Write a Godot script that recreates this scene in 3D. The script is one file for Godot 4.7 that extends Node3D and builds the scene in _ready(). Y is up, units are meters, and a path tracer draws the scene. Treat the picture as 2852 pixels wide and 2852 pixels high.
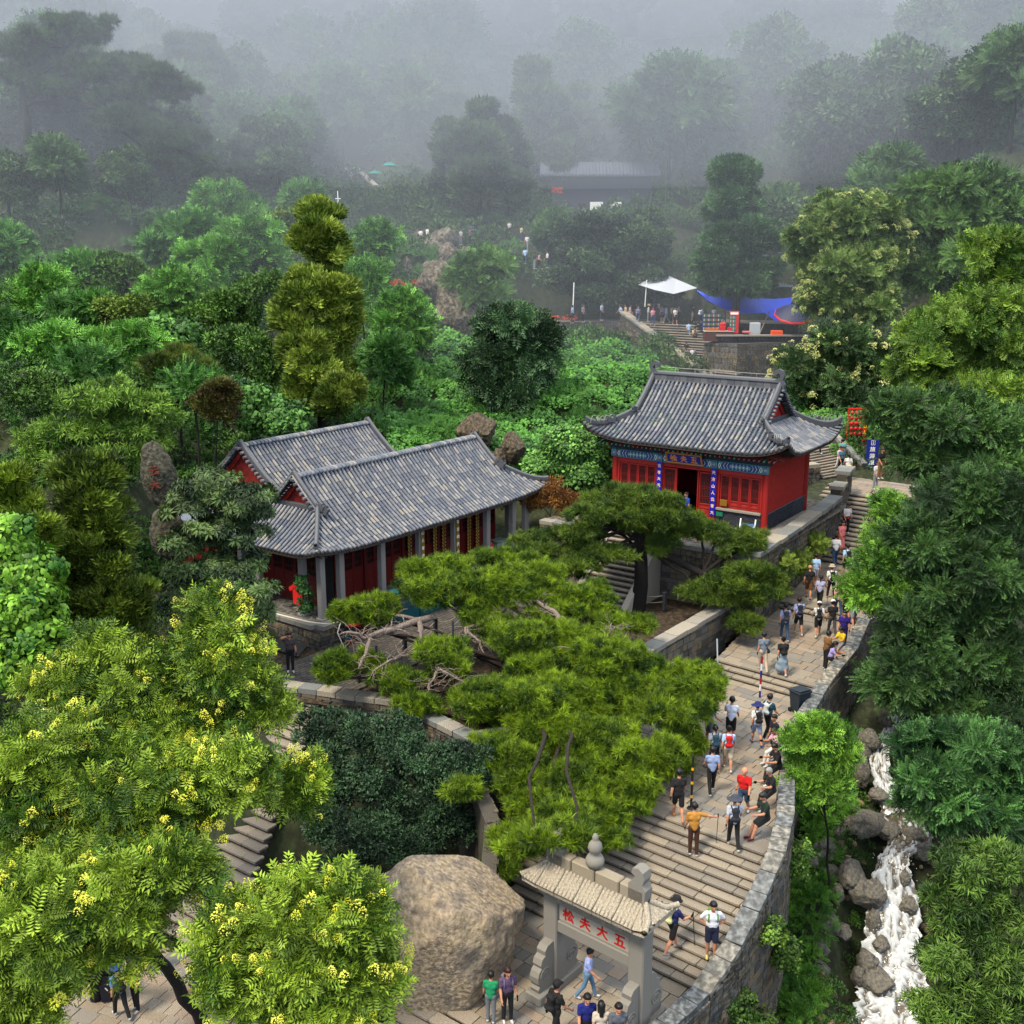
extends Node3D
# A misty mountain temple court with a pilgrims' stair, built in metres. Y is up, the gate's floor is y = 0.

class MB:
	var v := PackedVector3Array()
	var n := PackedVector3Array()
	var c := PackedColorArray()
	var u := PackedVector2Array()
	var i := PackedInt32Array()
	var col := Color(1,1,1)
	func vert(p: Vector3,nn: Vector3,uv := Vector2.ZERO) -> int:
		v.append(p); n.append(nn); c.append(col); u.append(uv)
		return v.size() - 1
	func tri(a: Vector3,b: Vector3,d: Vector3) -> void:
		var nn := (b - a).cross(d - a).normalized()
		var k := vert(a,nn); vert(b,nn); vert(d,nn)
		i.append_array(PackedInt32Array([k,k + 2,k + 1]))
	func quad(a: Vector3,b: Vector3,d: Vector3,e: Vector3,uvs := false) -> void:
		var nn := (b - a).cross(d - a) + (d - a).cross(e - a)
		nn = nn.normalized()
		var k := vert(a,nn,Vector2(0,1)); vert(b,nn,Vector2(1,1)); vert(d,nn,Vector2(1,0)); vert(e,nn,Vector2(0,0))
		i.append_array(PackedInt32Array([k,k + 2,k + 1,k,k + 3,k + 2]))
	func quad_out(a: Vector3,b: Vector3,d: Vector3,e: Vector3,mid: Vector3) -> void:
		if (b - a).cross(d - a).dot((a + b + d + e) * 0.25 - mid) < 0.0:
			quad(e,d,b,a)
		else:
			quad(a,b,d,e)
	func tri_out(a: Vector3,b: Vector3,d: Vector3,mid: Vector3) -> void:
		if (b - a).cross(d - a).dot((a + b + d) / 3.0 - mid) < 0.0:
			tri(a,d,b)
		else:
			tri(a,b,d)
	func hexa(p: Array) -> void:  # 0-3 round the bottom, 4-7 round the top
		var mid := Vector3.ZERO
		for q in p:
			mid += q
		mid /= 8.0
		for f in [[0,1,2,3],[4,5,6,7],[0,1,5,4],[1,2,6,5],[2,3,7,6],[3,0,4,7]]:
			quad_out(p[f[0]],p[f[1]],p[f[2]],p[f[3]],mid)
	func box(t: Transform3D,s: Vector3,ch := 0.0) -> void:
		var h := s * 0.5
		if ch <= 0.0:
			var q := []
			for y in [-1,1]:
				for k in [[-1,-1],[1,-1],[1,1],[-1,1]]:
					q.append(t * Vector3(h.x * k[0],h.y * y,h.z * k[1]))
			hexa(q)
			return
		var g := func(sx: int,sy: int,sz: int,ax: int) -> Vector3:
			var e := Vector3(h.x - ch,h.y - ch,h.z - ch)
			e[ax] = h[ax]
			return t * Vector3(e.x * sx,e.y * sy,e.z * sz)
		var m := t.origin
		for s1 in [-1,1]:
			quad_out(g.call(s1,-1,-1,0),g.call(s1,1,-1,0),g.call(s1,1,1,0),g.call(s1,-1,1,0),m)
			quad_out(g.call(-1,s1,-1,1),g.call(1,s1,-1,1),g.call(1,s1,1,1),g.call(-1,s1,1,1),m)
			quad_out(g.call(-1,-1,s1,2),g.call(1,-1,s1,2),g.call(1,1,s1,2),g.call(-1,1,s1,2),m)
			for s2 in [-1,1]:
				quad_out(g.call(-1,s1,s2,1),g.call(1,s1,s2,1),g.call(1,s1,s2,2),g.call(-1,s1,s2,2),m)
				quad_out(g.call(s1,-1,s2,0),g.call(s1,1,s2,0),g.call(s1,1,s2,2),g.call(s1,-1,s2,2),m)
				quad_out(g.call(s1,s2,-1,0),g.call(s1,s2,1,0),g.call(s1,s2,1,1),g.call(s1,s2,-1,1),m)
				for s3 in [-1,1]:
					tri_out(g.call(s1,s2,s3,0),g.call(s1,s2,s3,1),g.call(s1,s2,s3,2),m)
	func tube(pts: Array,rad: Array,sides := 6,cap := true) -> void:
		var up := Vector3(0.31,0.2,0.93)
		var first := v.size()
		for k in pts.size():
			var d: Vector3 = (pts[mini(k + 1,pts.size() - 1)] - pts[maxi(k - 1,0)]).normalized()
			var x := up.cross(d).normalized()
			if x.length() < 0.5:
				x = Vector3.RIGHT.cross(d).normalized()
			var y := d.cross(x)
			up = y
			for j in sides:
				var a := TAU * j / sides
				var nn := x * cos(a) + y * sin(a)
				vert(pts[k] + nn * rad[k],nn,Vector2(float(j) / sides,k))
		for k in pts.size() - 1:
			for j in sides:
				var a := first + k * sides + j
				var b := first + k * sides + (j + 1) % sides
				i.append_array(PackedInt32Array([a,a + sides,b,b,a + sides,b + sides]))
		if cap:
			for e in [0,pts.size() - 1]:
				for j in range(1,sides - 1):
					var o: int = first + e * sides
					i.append_array(PackedInt32Array([o,o + j,o + j + 1] if e == 0 else [o,o + j + 1,o + j]))
	func lathe(t: Transform3D,prof: Array,seg := 12) -> void:  # Vector2(radius, height)
		var first := v.size()
		for k in prof.size():
			var d: Vector2 = prof[mini(k + 1,prof.size() - 1)] - prof[maxi(k - 1,0)]
			for j in seg:
				var a := TAU * j / seg
				vert(t * Vector3(cos(a) * prof[k].x,prof[k].y,sin(a) * prof[k].x),(t.basis * Vector3(cos(a) * d.y,-d.x,sin(a) * d.y)).normalized())
		for k in prof.size() - 1:
			for j in seg:
				var a := first + k * seg + j
				var b := first + k * seg + (j + 1) % seg
				i.append_array(PackedInt32Array([a,b,a + seg,b,b + seg,a + seg]))
	func extrude(poly: PackedVector2Array,t: Transform3D,depth: float) -> void:
		var ind := Geometry2D.triangulate_polygon(poly)
		var mid := Vector2.ZERO
		for p in poly:
			mid += p
		mid /= poly.size()
		for z in [0.0,depth]:
			for k in range(0,ind.size(),3):
				var a := poly[ind[k]]; var b := poly[ind[k + 1]]; var d := poly[ind[k + 2]]
				tri_out(t * Vector3(a.x,a.y,z),t * Vector3(b.x,b.y,z),t * Vector3(d.x,d.y,z),t * Vector3(a.x,a.y,depth * 0.5))
		var ccw := not Geometry2D.is_polygon_clockwise(poly)
		for k in poly.size():
			var a := poly[k]; var b := poly[(k + 1) % poly.size()]
			if ccw:
				quad(t * Vector3(a.x,a.y,0),t * Vector3(b.x,b.y,0),t * Vector3(b.x,b.y,depth),t * Vector3(a.x,a.y,depth))
			else:
				quad(t * Vector3(b.x,b.y,0),t * Vector3(a.x,a.y,0),t * Vector3(a.x,a.y,depth),t * Vector3(b.x,b.y,depth))
	func sweep(pts: Array,w: float,h: float,up := Vector3.UP) -> void:  # a bar of rectangular section standing on pts
		for k in pts.size() - 1:
			var q := []
			for y in [0.0,h]:
				for e in [[k,-1],[k + 1,-1],[k + 1,1],[k,1]]:
					var d: Vector3 = (pts[mini(e[0] + 1,pts.size() - 1)] - pts[maxi(e[0] - 1,0)]).normalized()
					q.append(pts[e[0]] + d.cross(up).normalized() * (w * 0.5 * e[1]) + up * y)
			hexa(q)
	func add(o: MB,t: Transform3D) -> void:
		var first := v.size()
		for k in o.v.size():
			v.append(t * o.v[k]); n.append((t.basis * o.n[k]).normalized()); c.append(o.c[k] * col); u.append(o.u[k])
		for k in o.i:
			i.append(first + k)
	func mesh() -> ArrayMesh:
		var m := ArrayMesh.new()
		if v.is_empty():
			return m
		var a := []
		a.resize(Mesh.ARRAY_MAX)
		a[Mesh.ARRAY_VERTEX] = v; a[Mesh.ARRAY_NORMAL] = n; a[Mesh.ARRAY_COLOR] = c; a[Mesh.ARRAY_TEX_UV] = u; a[Mesh.ARRAY_INDEX] = i
		m.add_surface_from_arrays(Mesh.PRIMITIVE_TRIANGLES,a)
		return m

var rng := RandomNumberGenerator.new()
var EYE := Vector3(0,20.5,0)
var noise := FastNoiseLite.new()
var names := {}
var M := {}
var TX := {}

func rnd(a: float,b: float) -> float:
	return rng.randf_range(a,b)

func ray(px: float,py: float) -> Vector3:  # direction from the drone's position, one metre deep
	var a := (px - 1426.0) / 3000.0
	var b := (1426.0 - py) / 3000.0
	return Vector3(a,b * 0.970296 - 0.241922,-b * 0.241922 - 0.970296)

func on(px: float,py: float,y: float) -> Vector3:
	var d := ray(px,py)
	return EYE + d * ((y - EYE.y) / d.y)

func at(px: float,py: float,z: float) -> Vector3:
	return EYE + ray(px,py) * z

func frame(o: Vector3,x: Vector3,y: Vector3 = Vector3.UP) -> Transform3D:  # x along X, y roughly up
	var zx := x.normalized()
	var zz := zx.cross(y).normalized()
	return Transform3D(Basis(zx,zz.cross(zx),zz),o)

func turned(o: Vector3,yaw := 0.0,s := 1.0) -> Transform3D:
	return Transform3D(Basis(Vector3.UP,yaw).scaled(Vector3(s,s,s)),o)

func numbered(called: String) -> String:
	var k: int = names.get(called,-1) + 1
	names[called] = k
	return called if k == 0 else "%s_%03d" % [called,k]

func tag(o: Node,label: String,category: String,group := "",kind := "") -> Node:
	if label: o.set_meta("label",label)
	if category: o.set_meta("category",category)
	if group: o.set_meta("group",group)
	if kind: o.set_meta("kind",kind)
	return o

func thing(called: String,label: String,category: String,where := Vector3.ZERO,group := "") -> Node3D:
	var o := Node3D.new()
	o.name = numbered(called)
	o.position = where
	add_child(o,true)
	tag(o,label,category,group)
	return o

func part(parent: Node3D,called: String,m: Mesh,mat: Material,t := Transform3D()) -> MeshInstance3D:
	var o := MeshInstance3D.new()
	o.mesh = m
	o.material_override = mat
	o.transform = t
	if parent == self:
		o.name = numbered(called)
	else:
		var key := str(parent.get_instance_id()) + called
		var k: int = names.get(key,-1) + 1
		names[key] = k
		o.name = called if k == 0 else "%s_%03d" % [called,k]
	parent.add_child(o,true)
	return o

func struct(called: String,m: Mesh,mat: Material) -> MeshInstance3D:
	var o := part(self,called,m,mat)
	o.set_meta("kind","structure")
	return o

func many(parent: Node3D,called: String,m: Mesh,mat: Material,xf: Array,cols: Array = []) -> MultiMeshInstance3D:
	var mm := MultiMesh.new()
	mm.transform_format = MultiMesh.TRANSFORM_3D
	mm.use_colors = not cols.is_empty()
	mm.mesh = m
	mm.instance_count = xf.size()
	for k in xf.size():
		mm.set_instance_transform(k,xf[k])
		if cols:
			mm.set_instance_color(k,cols[k])
	var o := MultiMeshInstance3D.new()
	o.multimesh = mm
	o.material_override = mat
	o.name = numbered(called) if parent == self else called
	parent.add_child(o,true)
	o.set_meta("kind","stuff")
	return o

# Alike pieces: the nearest ones as parts of their own, the rest as one part of kind stuff. kinds: [material, linear colour] each
func pieces(parent: Node3D,called: String,meshes: Array,tones: Array,xf: Array,rest_mat: Material,limit := 300,rest := "") -> void:
	var base := parent.global_transform if parent.is_inside_tree() else parent.transform
	var order := []
	for k in xf.size():
		order.append([(base * (xf[k] as Transform3D)).origin.distance_squared_to(EYE),k])
	order.sort()
	var far := []
	var cols := []
	for q in order.size():
		var k: int = order[q][1]
		var tone: Array = tones[rng.randi() % tones.size()]
		if q < limit:
			part(parent,called,meshes[rng.randi() % meshes.size()],tone[0],xf[k])
		else:
			far.append(xf[k]); cols.append(tone[1])
	if far:
		many(parent,rest if rest else "far_" + called + "s",meshes[0],rest_mat,far,cols)

func noise_tex(key: String,sd: int,freq: float,oct: int,lo: float,hi: float,size := 512,kind := FastNoiseLite.TYPE_SIMPLEX_SMOOTH,gain := 0.55) -> Texture2D:
	if TX.has(key):
		return TX[key]
	var f := FastNoiseLite.new()
	f.seed = sd; f.frequency = freq; f.noise_type = kind
	f.fractal_type = FastNoiseLite.FRACTAL_FBM; f.fractal_octaves = oct; f.fractal_gain = gain
	var im := f.get_seamless_image(size,size)
	im.convert(Image.FORMAT_L8)
	var data := im.get_data()
	var out := PackedByteArray()
	out.resize(data.size() * 3)
	for k in data.size():
		var b := int(255.0 * (lo + (hi - lo) * smoothstep(0.12,0.88,data[k] / 255.0)))
		out[k * 3] = b; out[k * 3 + 1] = b; out[k * 3 + 2] = b
	TX[key] = ImageTexture.create_from_image(Image.create_from_data(size,size,false,Image.FORMAT_RGB8,out))
	return TX[key]

func mat(key: String,col: Color,rough := 0.85,tex := "",scale := 1.0,bump := 0.0,bump_tex := "") -> StandardMaterial3D:
	if M.has(key):
		return M[key]
	var m := StandardMaterial3D.new()
	m.resource_name = key
	m.albedo_color = col
	m.roughness = rough
	m.metallic_specular = 0.4
	m.vertex_color_use_as_albedo = true
	if tex:
		m.albedo_texture = TX[tex]
		m.uv1_triplanar = true
		m.uv1_world_triplanar = true
		m.uv1_scale = Vector3.ONE * scale
	if bump != 0.0:
		m.uv1_triplanar = true
		m.uv1_world_triplanar = true
		m.uv1_scale = Vector3.ONE * scale
		m.heightmap_enabled = true
		m.heightmap_texture = TX[bump_tex if bump_tex else tex]
		m.heightmap_scale = bump
	M[key] = m
	return m

func lin(c: Color) -> Color:
	return c.srgb_to_linear()

func tones_of(key: String,cols: Array,rough := 0.85,tex := "",scale := 1.0,bump := 0.0) -> Array:
	var out := []
	for k in cols.size():
		out.append([mat("%s_%d" % [key,k],cols[k],rough,tex,scale,bump),lin(cols[k])])
	return out
func _ready() -> void:
	rng.seed = 11
	noise.seed = 5
	noise.frequency = 0.05
	# camera, sky, sun, haze
	var cam := Camera3D.new()
	cam.name = "camera"
	cam.position = EYE
	cam.rotation_degrees = Vector3(-14,0,0)
	cam.fov = 50.85
	cam.near = 0.3
	cam.far = 900.0
	add_child(cam)
	var env := Environment.new()
	env.background_mode = Environment.BG_SKY
	var sm := ProceduralSkyMaterial.new()
	sm.sky_top_color = Color(0.93,0.96,1.0)
	sm.sky_horizon_color = Color(0.70,0.77,0.88)
	sm.sky_curve = 0.35
	sm.ground_bottom_color = Color(0.35,0.38,0.36)
	sm.ground_horizon_color = Color(0.70,0.76,0.82)
	sm.sun_angle_max = 60.0
	sm.sun_curve = 0.4
	sm.energy_multiplier = 1.0
	var sky := Sky.new()
	sky.sky_material = sm
	env.sky = sky
	env.background_energy_multiplier = 0.68
	env.tonemap_mode = Environment.TONE_MAPPER_LINEAR
	env.tonemap_exposure = 4.4
	env.volumetric_fog_enabled = true
	env.volumetric_fog_density = 0.0
	env.sdfgi_enabled = true
	env.ssao_enabled = true
	env.ssil_enabled = true
	var we := WorldEnvironment.new()
	we.name = "environment"
	we.environment = env
	add_child(we)
	var sun := DirectionalLight3D.new()
	sun.name = "sun"
	sun.light_energy = 0.5
	sun.light_angular_distance = 12.0
	sun.light_color = Color(1.0,0.95,0.86)
	sun.shadow_enabled = true
	sun.rotation_degrees = Vector3(-58,-50,0)
	add_child(sun)
	mists()
	make_textures()
	ground()
	stairs_and_paving()
	walls()
	buildings()
	plants()
	small_things()
	people()

func mist(o: Vector3,size: Vector3,density: float,shape: int,tilt := 0.0,roll := 0.0) -> void:
	var f := FogVolume.new()
	f.name = numbered("mist_cloud")
	f.shape = shape
	f.size = size
	f.position = o
	f.rotation_degrees = Vector3(tilt,0,roll)
	var m := FogMaterial.new()
	m.density = density
	m.albedo = Color(0.90,0.945,1.0)
	f.material = m
	f.set_meta("kind","stuff")
	add_child(f,true)

func mists() -> void:
	var e := RenderingServer.FOG_VOLUME_SHAPE_ELLIPSOID
	mist(Vector3(-10,92,-218),Vector3(300,62,150),0.036,e,23)
	mist(Vector3(0,72,-206),Vector3(420,50,200),0.0075,e,23)
	mist(Vector3(-6,30,-124),Vector3(210,48,100),0.0026,e,14)

func make_textures() -> void:
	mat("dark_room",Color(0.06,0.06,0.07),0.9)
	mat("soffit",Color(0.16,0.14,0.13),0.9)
	noise_tex("grain",1,0.045,5,0.62,1.0)
	noise_tex("blotch",2,0.012,5,0.5,1.0)
	noise_tex("fine",3,0.12,4,0.7,1.0)
	noise_tex("wash",8,0.02,4,0.86,1.0)
	noise_tex("bark",4,0.03,5,0.35,1.0,512,FastNoiseLite.TYPE_CELLULAR)
	noise_tex("rock",5,0.02,6,0.3,1.0,1024,FastNoiseLite.TYPE_SIMPLEX_SMOOTH,0.65)

# ---------------------------------------------------------------- ground
var walks := []  # [L0, R0, L1, R1, steps]: strips of path one can walk on
var flats := []  # [polygon, level]: places where the earth lies below a floor
var ctrl := PackedVector3Array()

func v2(p: Vector3) -> Vector2:
	return Vector2(p.x,p.z)

func walk_y(x: float,z: float,exact := true) -> float:
	var p := Vector2(x,z)
	var best := -1000.0
	for q in walks:
		var poly := PackedVector2Array([v2(q[0]),v2(q[1]),v2(q[3]),v2(q[2])])
		if not Geometry2D.is_point_in_polygon(p,poly):
			continue
		var d0 := absf((v2(q[1]) - v2(q[0])).normalized().cross(p - v2(q[0])))
		var d1 := absf((v2(q[3]) - v2(q[2])).normalized().cross(p - v2(q[2])))
		var t := d0 / maxf(d0 + d1,0.001)
		var y0: float = q[0].y; var y1: float = q[2].y
		if q[4] > 0 and exact:
			t = floorf(t * q[4] + 1.0) / q[4]
		best = maxf(best,lerpf(y0,y1,t))
	return best

func foot(px: float,py: float) -> Vector3:  # where a sight line meets a walkable strip
	var d := ray(px,py)
	var t := 15.0
	while t < 130.0:
		var p := EYE + d * t
		if p.y <= walk_y(p.x,p.z):
			return Vector3(p.x,walk_y(p.x,p.z),p.z)
		t += 0.04
	return EYE + d * 60.0

func land(x: float,z: float) -> float:
	var s := 0.0
	var w := 0.0
	for c in ctrl:
		var d2 := (c.x - x) * (c.x - x) + (c.z - z) * (c.z - z) + 0.4
		var k := 1.0 / (d2 * sqrt(d2))
		s += c.y * k; w += k
	var y := s / w
	var far := clampf((-z - 60.0) / 60.0,0.0,1.0) + clampf((absf(x) - 22.0) / 25.0,0.0,1.0)
	y += noise.get_noise_2d(x * 1.3,z * 1.3) * 3.0 * minf(far,1.0) + noise.get_noise_2d(x * 6.0,z * 6.0) * 0.35
	var wy := walk_y(x,z,false)
	if wy > -500.0:
		y = minf(y,wy - 0.45)
	for f in flats:
		if Geometry2D.is_point_in_polygon(Vector2(x,z),f[0]):
			y = minf(y,f[1] - 0.2)
	if x > 8.0 and x < 32.0 and z > -62.0:
		var sp := stream_points()
		for k in sp.size() - 1:
			var a: Vector3 = sp[k][0]; var b: Vector3 = sp[k + 1][0]
			var ab := Vector2(b.x - a.x,b.z - a.z)
			var t := clampf(Vector2(x - a.x,z - a.z).dot(ab) / ab.length_squared(),0.0,1.0)
			if Vector2(x - a.x,z - a.z).distance_to(ab * t) < sp[k][1] + 0.75:
				y = minf(y,lerpf(a.y,b.y,t) - 0.4)
	return y

func axis(a: float,b: float,step: float,lo: float,hi: float) -> Array:
	var out := []
	var k := a
	while k <= b:
		out.append(k); k += step
	var s := step
	while k < hi:
		s *= 1.14; out.append(k); k += s
	k = a; s = step
	while k > lo:
		s *= 1.14; k -= s; out.push_front(k)
	return out

func ground() -> void:
	for q in [[-3,-0.3,-24],[0,-0.3,-24],[3,-0.3,-26],[-1,-0.3,-28],[2,-0.3,-20],[-8,-2.0,-22],[-12,-2.0,-27],[-16,-2.0,-22],[-6,-1.6,-26],[-9,-1.4,-28.6],[-11,-1.8,-24],[-14,-1.8,-25],[-5,-1.7,-22],[-10,-1.8,-20],[-4.5,-1.4,-27],[-20,0.5,-30],[-14,1.0,-33],
			[12.4,-6,-22],
			[17.5,-3.2,-29],[18.5,-1.0,-34],[20,1.0,-38],[22,3.0,-43],[26,3.0,-33],[30,7.0,-42],[24,-1.0,-26],[34,6,-32],[20,-3.5,-24],
			[8.5,-4.2,-26.5],[9.8,-3.2,-28.5],[10.6,-2.0,-31],[11.4,-1.2,-34],[12.6,-0.4,-37.5],[14.6,0.6,-41],[17.2,2.0,-44.6],[8,-5,-22.5],
			[0,3.4,-44],[5,3.4,-47],[-4,3.4,-39],[-9,3.3,-42],[0,3.4,-50],[4,3.4,-53],[-3,3.4,-46],[9,6.1,-58],[13,6.1,-60],[16,6.2,-63],[12,5.9,-54],[3,6.2,-60],[-1,4.2,-59],[-9,4.3,-50],[-5,4.3,-56],[-13,4.3,-48],
			[20,6.3,-66],[25,6.3,-62],[30,8.0,-58],[28,5.0,-50],[36,10,-55],[40,10,-45],[18,8.0,-71],[12,8.5,-74],[25,8.5,-70],
			[-14,4.5,-44],[-18,5.0,-42],[-22,5.5,-38],[-25,4.5,-32],[-11,3.0,-37],[-13.5,2.2,-36]]:
		ctrl.append(Vector3(q[0],q[1],q[2]))
	for q in stream_points():
		ctrl.append(q[0] - Vector3(0,0.7,0))
		ctrl.append(q[0] + Vector3(q[1] + 0.5,0.25,0.5)); ctrl.append(q[0] + Vector3(-q[1] - 0.5,0.15,-0.5))
	# the slopes: [px, py, depth]
	for q in [[560,1330,60],[760,1240,64],[1000,1180,68],[1250,1200,70],[1400,1240,68],[1600,1260,66],[1560,1100,78],[1750,1060,84],[1300,1080,80],[1050,1030,80],[800,1080,76],[450,1180,60],[150,1250,52],
			[100,1050,66],[400,980,76],[700,900,90],[1000,900,96],[1250,960,96],[150,800,88],[450,780,98],[750,730,108],[1000,690,114],[1200,760,112],[1350,930,100],[1450,1000,98],[1500,960,102],[1700,960,104],[1650,905,106],[1800,890,112],
			[200,600,112],[600,560,122],[950,520,133],[1150,505,133],[1150,620,122],[1400,720,118],[1400,600,128],[1700,600,132],[1700,480,143],[1950,800,114],[2100,780,116],[2150,1095,93],[2300,1100,90],[1980,1110,93],[2060,1105,92],[2230,1098,91],[2300,760,114],[2450,1050,84],[2600,1150,76],
			[100,380,130],[600,350,146],[1100,340,153],[1600,350,156],[2100,420,143],[2500,700,108],[2800,900,84],[2800,1200,66],[2750,650,98],[2850,420,110],[2500,450,131],
			[200,120,160],[900,100,178],[1600,100,182],[2200,150,170],[2750,150,140],[400,-300,215],[1400,-300,230],[2500,-300,205],[1400,-900,300],[-500,300,165],[3300,300,150],[-400,900,110],[3300,900,110],[-1200,1200,90],[3900,1000,120]]:
		ctrl.append(at(q[0],q[1],q[2]))
	for q in [[-60,6,0],[0,-8,0],[60,2,0],[-40,6,-22],[50,10,-22],[0,-14,60],[-200,70,-80],[200,80,-80],[-200,60,60],[220,60,60],[0,250,-520],[-300,190,-420],[300,200,-420]]:
		ctrl.append(Vector3(q[0],q[1],q[2]))
	var w := func(a: Array,b: Array,steps: int) -> void:
		walks.append([Vector3(a[0],a[1],a[2]),Vector3(a[3],a[1],a[4]),Vector3(b[0],b[1],b[2]),Vector3(b[3],b[1],b[4]),steps])
	# path from the gate's floor to the upper landing: [left x, y, left z, right x, right z]
	var s0 := [-0.1,0.0,-30.55,5.5,-25.98]
	var s1 := [1.2,2.2,-35.35,8.4,-29.65]
	var s2 := [8.6,2.2,-44.2,12.1,-41.2]
	var s3 := [9.2,2.65,-45.0,12.9,-41.85]
	var s4 := [12.6,3.1,-50.6,16.4,-47.65]
	var s5 := [13.0,3.4,-51.2,17.2,-47.9]
	var s6 := [16.3,3.9,-55.85,22.6,-51.0]
	var s7 := [19.2,6.4,-61.75,26.0,-56.6]
	var s8 := [20.8,6.4,-65.8,28.0,-60.5]
	w.call([-2.6,0.0,-26.0,3.2,-21.4],s0,0)
	w.call(s0,s1,16)
	w.call(s1,s2,0)
	w.call(s2,s3,3)
	w.call(s3,s4,0)
	w.call(s4,s5,2)
	w.call(s5,s6,0)
	w.call(s6,s7,16)
	w.call(s7,s8,0)
	# court below the two halls, the hall terrace, the red hall's terrace
	flats.append([PackedVector2Array([Vector2(-4.6,-37.2),Vector2(-1.4,-34.3),Vector2(0.3,-34.9),Vector2(6.0,-42.3),Vector2(11,-48.6),Vector2(12,-50),Vector2(5.5,-56.5),Vector2(1,-58),Vector2(-12.5,-42),Vector2(-9.5,-38.5)]),3.6])
	flats.append([PackedVector2Array([Vector2(-7.4,-43.4),Vector2(1.6,-56),Vector2(-4,-61),Vector2(-14,-48)]),4.45])
	flats.append([PackedVector2Array([Vector2(11.5,-48),Vector2(19.8,-61),Vector2(16,-64),Vector2(8,-66),Vector2(3,-60),Vector2(5,-56)]),6.35])
	flats.append([PackedVector2Array([v2(at(1955,1090,99)),v2(at(2230,1090,97)),v2(at(2260,950,112)),v2(at(1940,905,112))]),at(1980,1075,97).y])
	var xs := axis(-36.0,42.0,1.1,-420.0,420.0)
	var zs := axis(-112.0,-16.0,1.1,-560.0,90.0)
	var b := MB.new()
	var ny := []
	for z in zs:
		for x in xs:
			b.v.append(Vector3(x,land(x,z),z))
	for r in zs.size():
		for q in xs.size():
			var k: int = r * xs.size() + q
			var dx: Vector3 = b.v[r * xs.size() + mini(q + 1,xs.size() - 1)] - b.v[r * xs.size() + maxi(q - 1,0)]
			var dz: Vector3 = b.v[mini(r + 1,zs.size() - 1) * xs.size() + q] - b.v[maxi(r - 1,0) * xs.size() + q]
			b.n.append(dz.cross(dx).normalized())
			var g := noise.get_noise_2d(b.v[k].x * 3.0,b.v[k].z * 3.0)
			b.c.append(Color(1,1,1).lerp(Color(1.6,1.15,0.8),clampf(g * 1.5,0.0,1.0)))
			b.u.append(Vector2.ZERO)
			if r < zs.size() - 1 and q < xs.size() - 1:
				b.i.append_array(PackedInt32Array([k,k + 1,k + xs.size(),k + 1,k + xs.size() + 1,k + xs.size()]))
	struct("ground",b.mesh(),mat("earth",Color(0.20,0.23,0.13),0.95,"blotch",0.3,3.0,"grain"))

# ---------------------------------------------------------------- stairs, paving
var UB := []  # unit blocks, shared

func blocks() -> Array:
	if UB.is_empty():
		for k in 3:
			var b := MB.new()
			b.box(Transform3D(Basis(Vector3.UP,[0.0,0.012,-0.014][k]),Vector3.ZERO),Vector3(1,1,1),[0.03,0.045,0.06][k])
			UB.append(b.mesh())
	return UB

func block(o: Vector3,x: Vector3,s: Vector3,y := Vector3.UP) -> Transform3D:
	var f := frame(o,x,y)
	return Transform3D(Basis(f.basis.x * s.x,f.basis.y * s.y,f.basis.z * s.z),o)

func stone_tones() -> Array:
	return tones_of("step_stone",[Color(0.57,0.53,0.47),Color(0.54,0.505,0.455),Color(0.60,0.555,0.49),Color(0.51,0.48,0.44)],0.8,"grain",1.2,1.0)

func paving_tones() -> Array:
	return tones_of("paving_stone",[Color(0.57,0.53,0.47),Color(0.52,0.49,0.45),Color(0.60,0.55,0.48),Color(0.55,0.50,0.43),Color(0.48,0.465,0.44),Color(0.58,0.51,0.44)],0.75,"grain",1.3,1.0)

func flight(called: String,label: String,q: Array,n: int,limit := 300,group := "") -> Node3D:
	var o := thing(called,label,"stairs",Vector3.ZERO,group)
	var slabs := []
	var risers := []
	var h: float = (q[2].y - q[0].y) / n
	for k in n:
		var y: float = q[0].y + h * (k + 1)
		var a0: Vector3 = q[0].lerp(q[2],float(k) / n); var b0: Vector3 = q[1].lerp(q[3],float(k) / n)
		var a1: Vector3 = q[0].lerp(q[2],float(k + 1) / n); var b1: Vector3 = q[1].lerp(q[3],float(k + 1) / n)
		var wide := a0.distance_to(b0)
		var s := 0.0
		while s < wide - 0.05:
			var e := minf(s + rnd(0.8,1.4),wide)
			if wide - e < 0.35:
				e = wide
			var m := (s + e) * 0.5 / wide
			var f := a0.lerp(b0,m); var g := a1.lerp(b1,m)
			f.y = y; g.y = y
			var deep := f.distance_to(g) + 0.06
			var into := (g - f).normalized()
			slabs.append(block(f + into * (deep * 0.5 - 0.025) + Vector3(0,-0.04 + rnd(-0.006,0.006),0),b0 - a0,Vector3(e - s - rnd(0.008,0.02),0.08,deep)))
			s = e
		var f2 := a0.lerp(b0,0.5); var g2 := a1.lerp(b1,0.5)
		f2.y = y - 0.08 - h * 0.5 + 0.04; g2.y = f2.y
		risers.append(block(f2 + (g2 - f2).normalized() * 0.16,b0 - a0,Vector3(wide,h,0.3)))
	pieces(o,"step_slab",blocks(),stone_tones(),slabs,mat("step_any",Color.WHITE,0.8,"grain",1.2,1.0),limit)
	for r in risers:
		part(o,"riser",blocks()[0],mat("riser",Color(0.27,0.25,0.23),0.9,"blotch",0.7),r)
	return o

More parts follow.
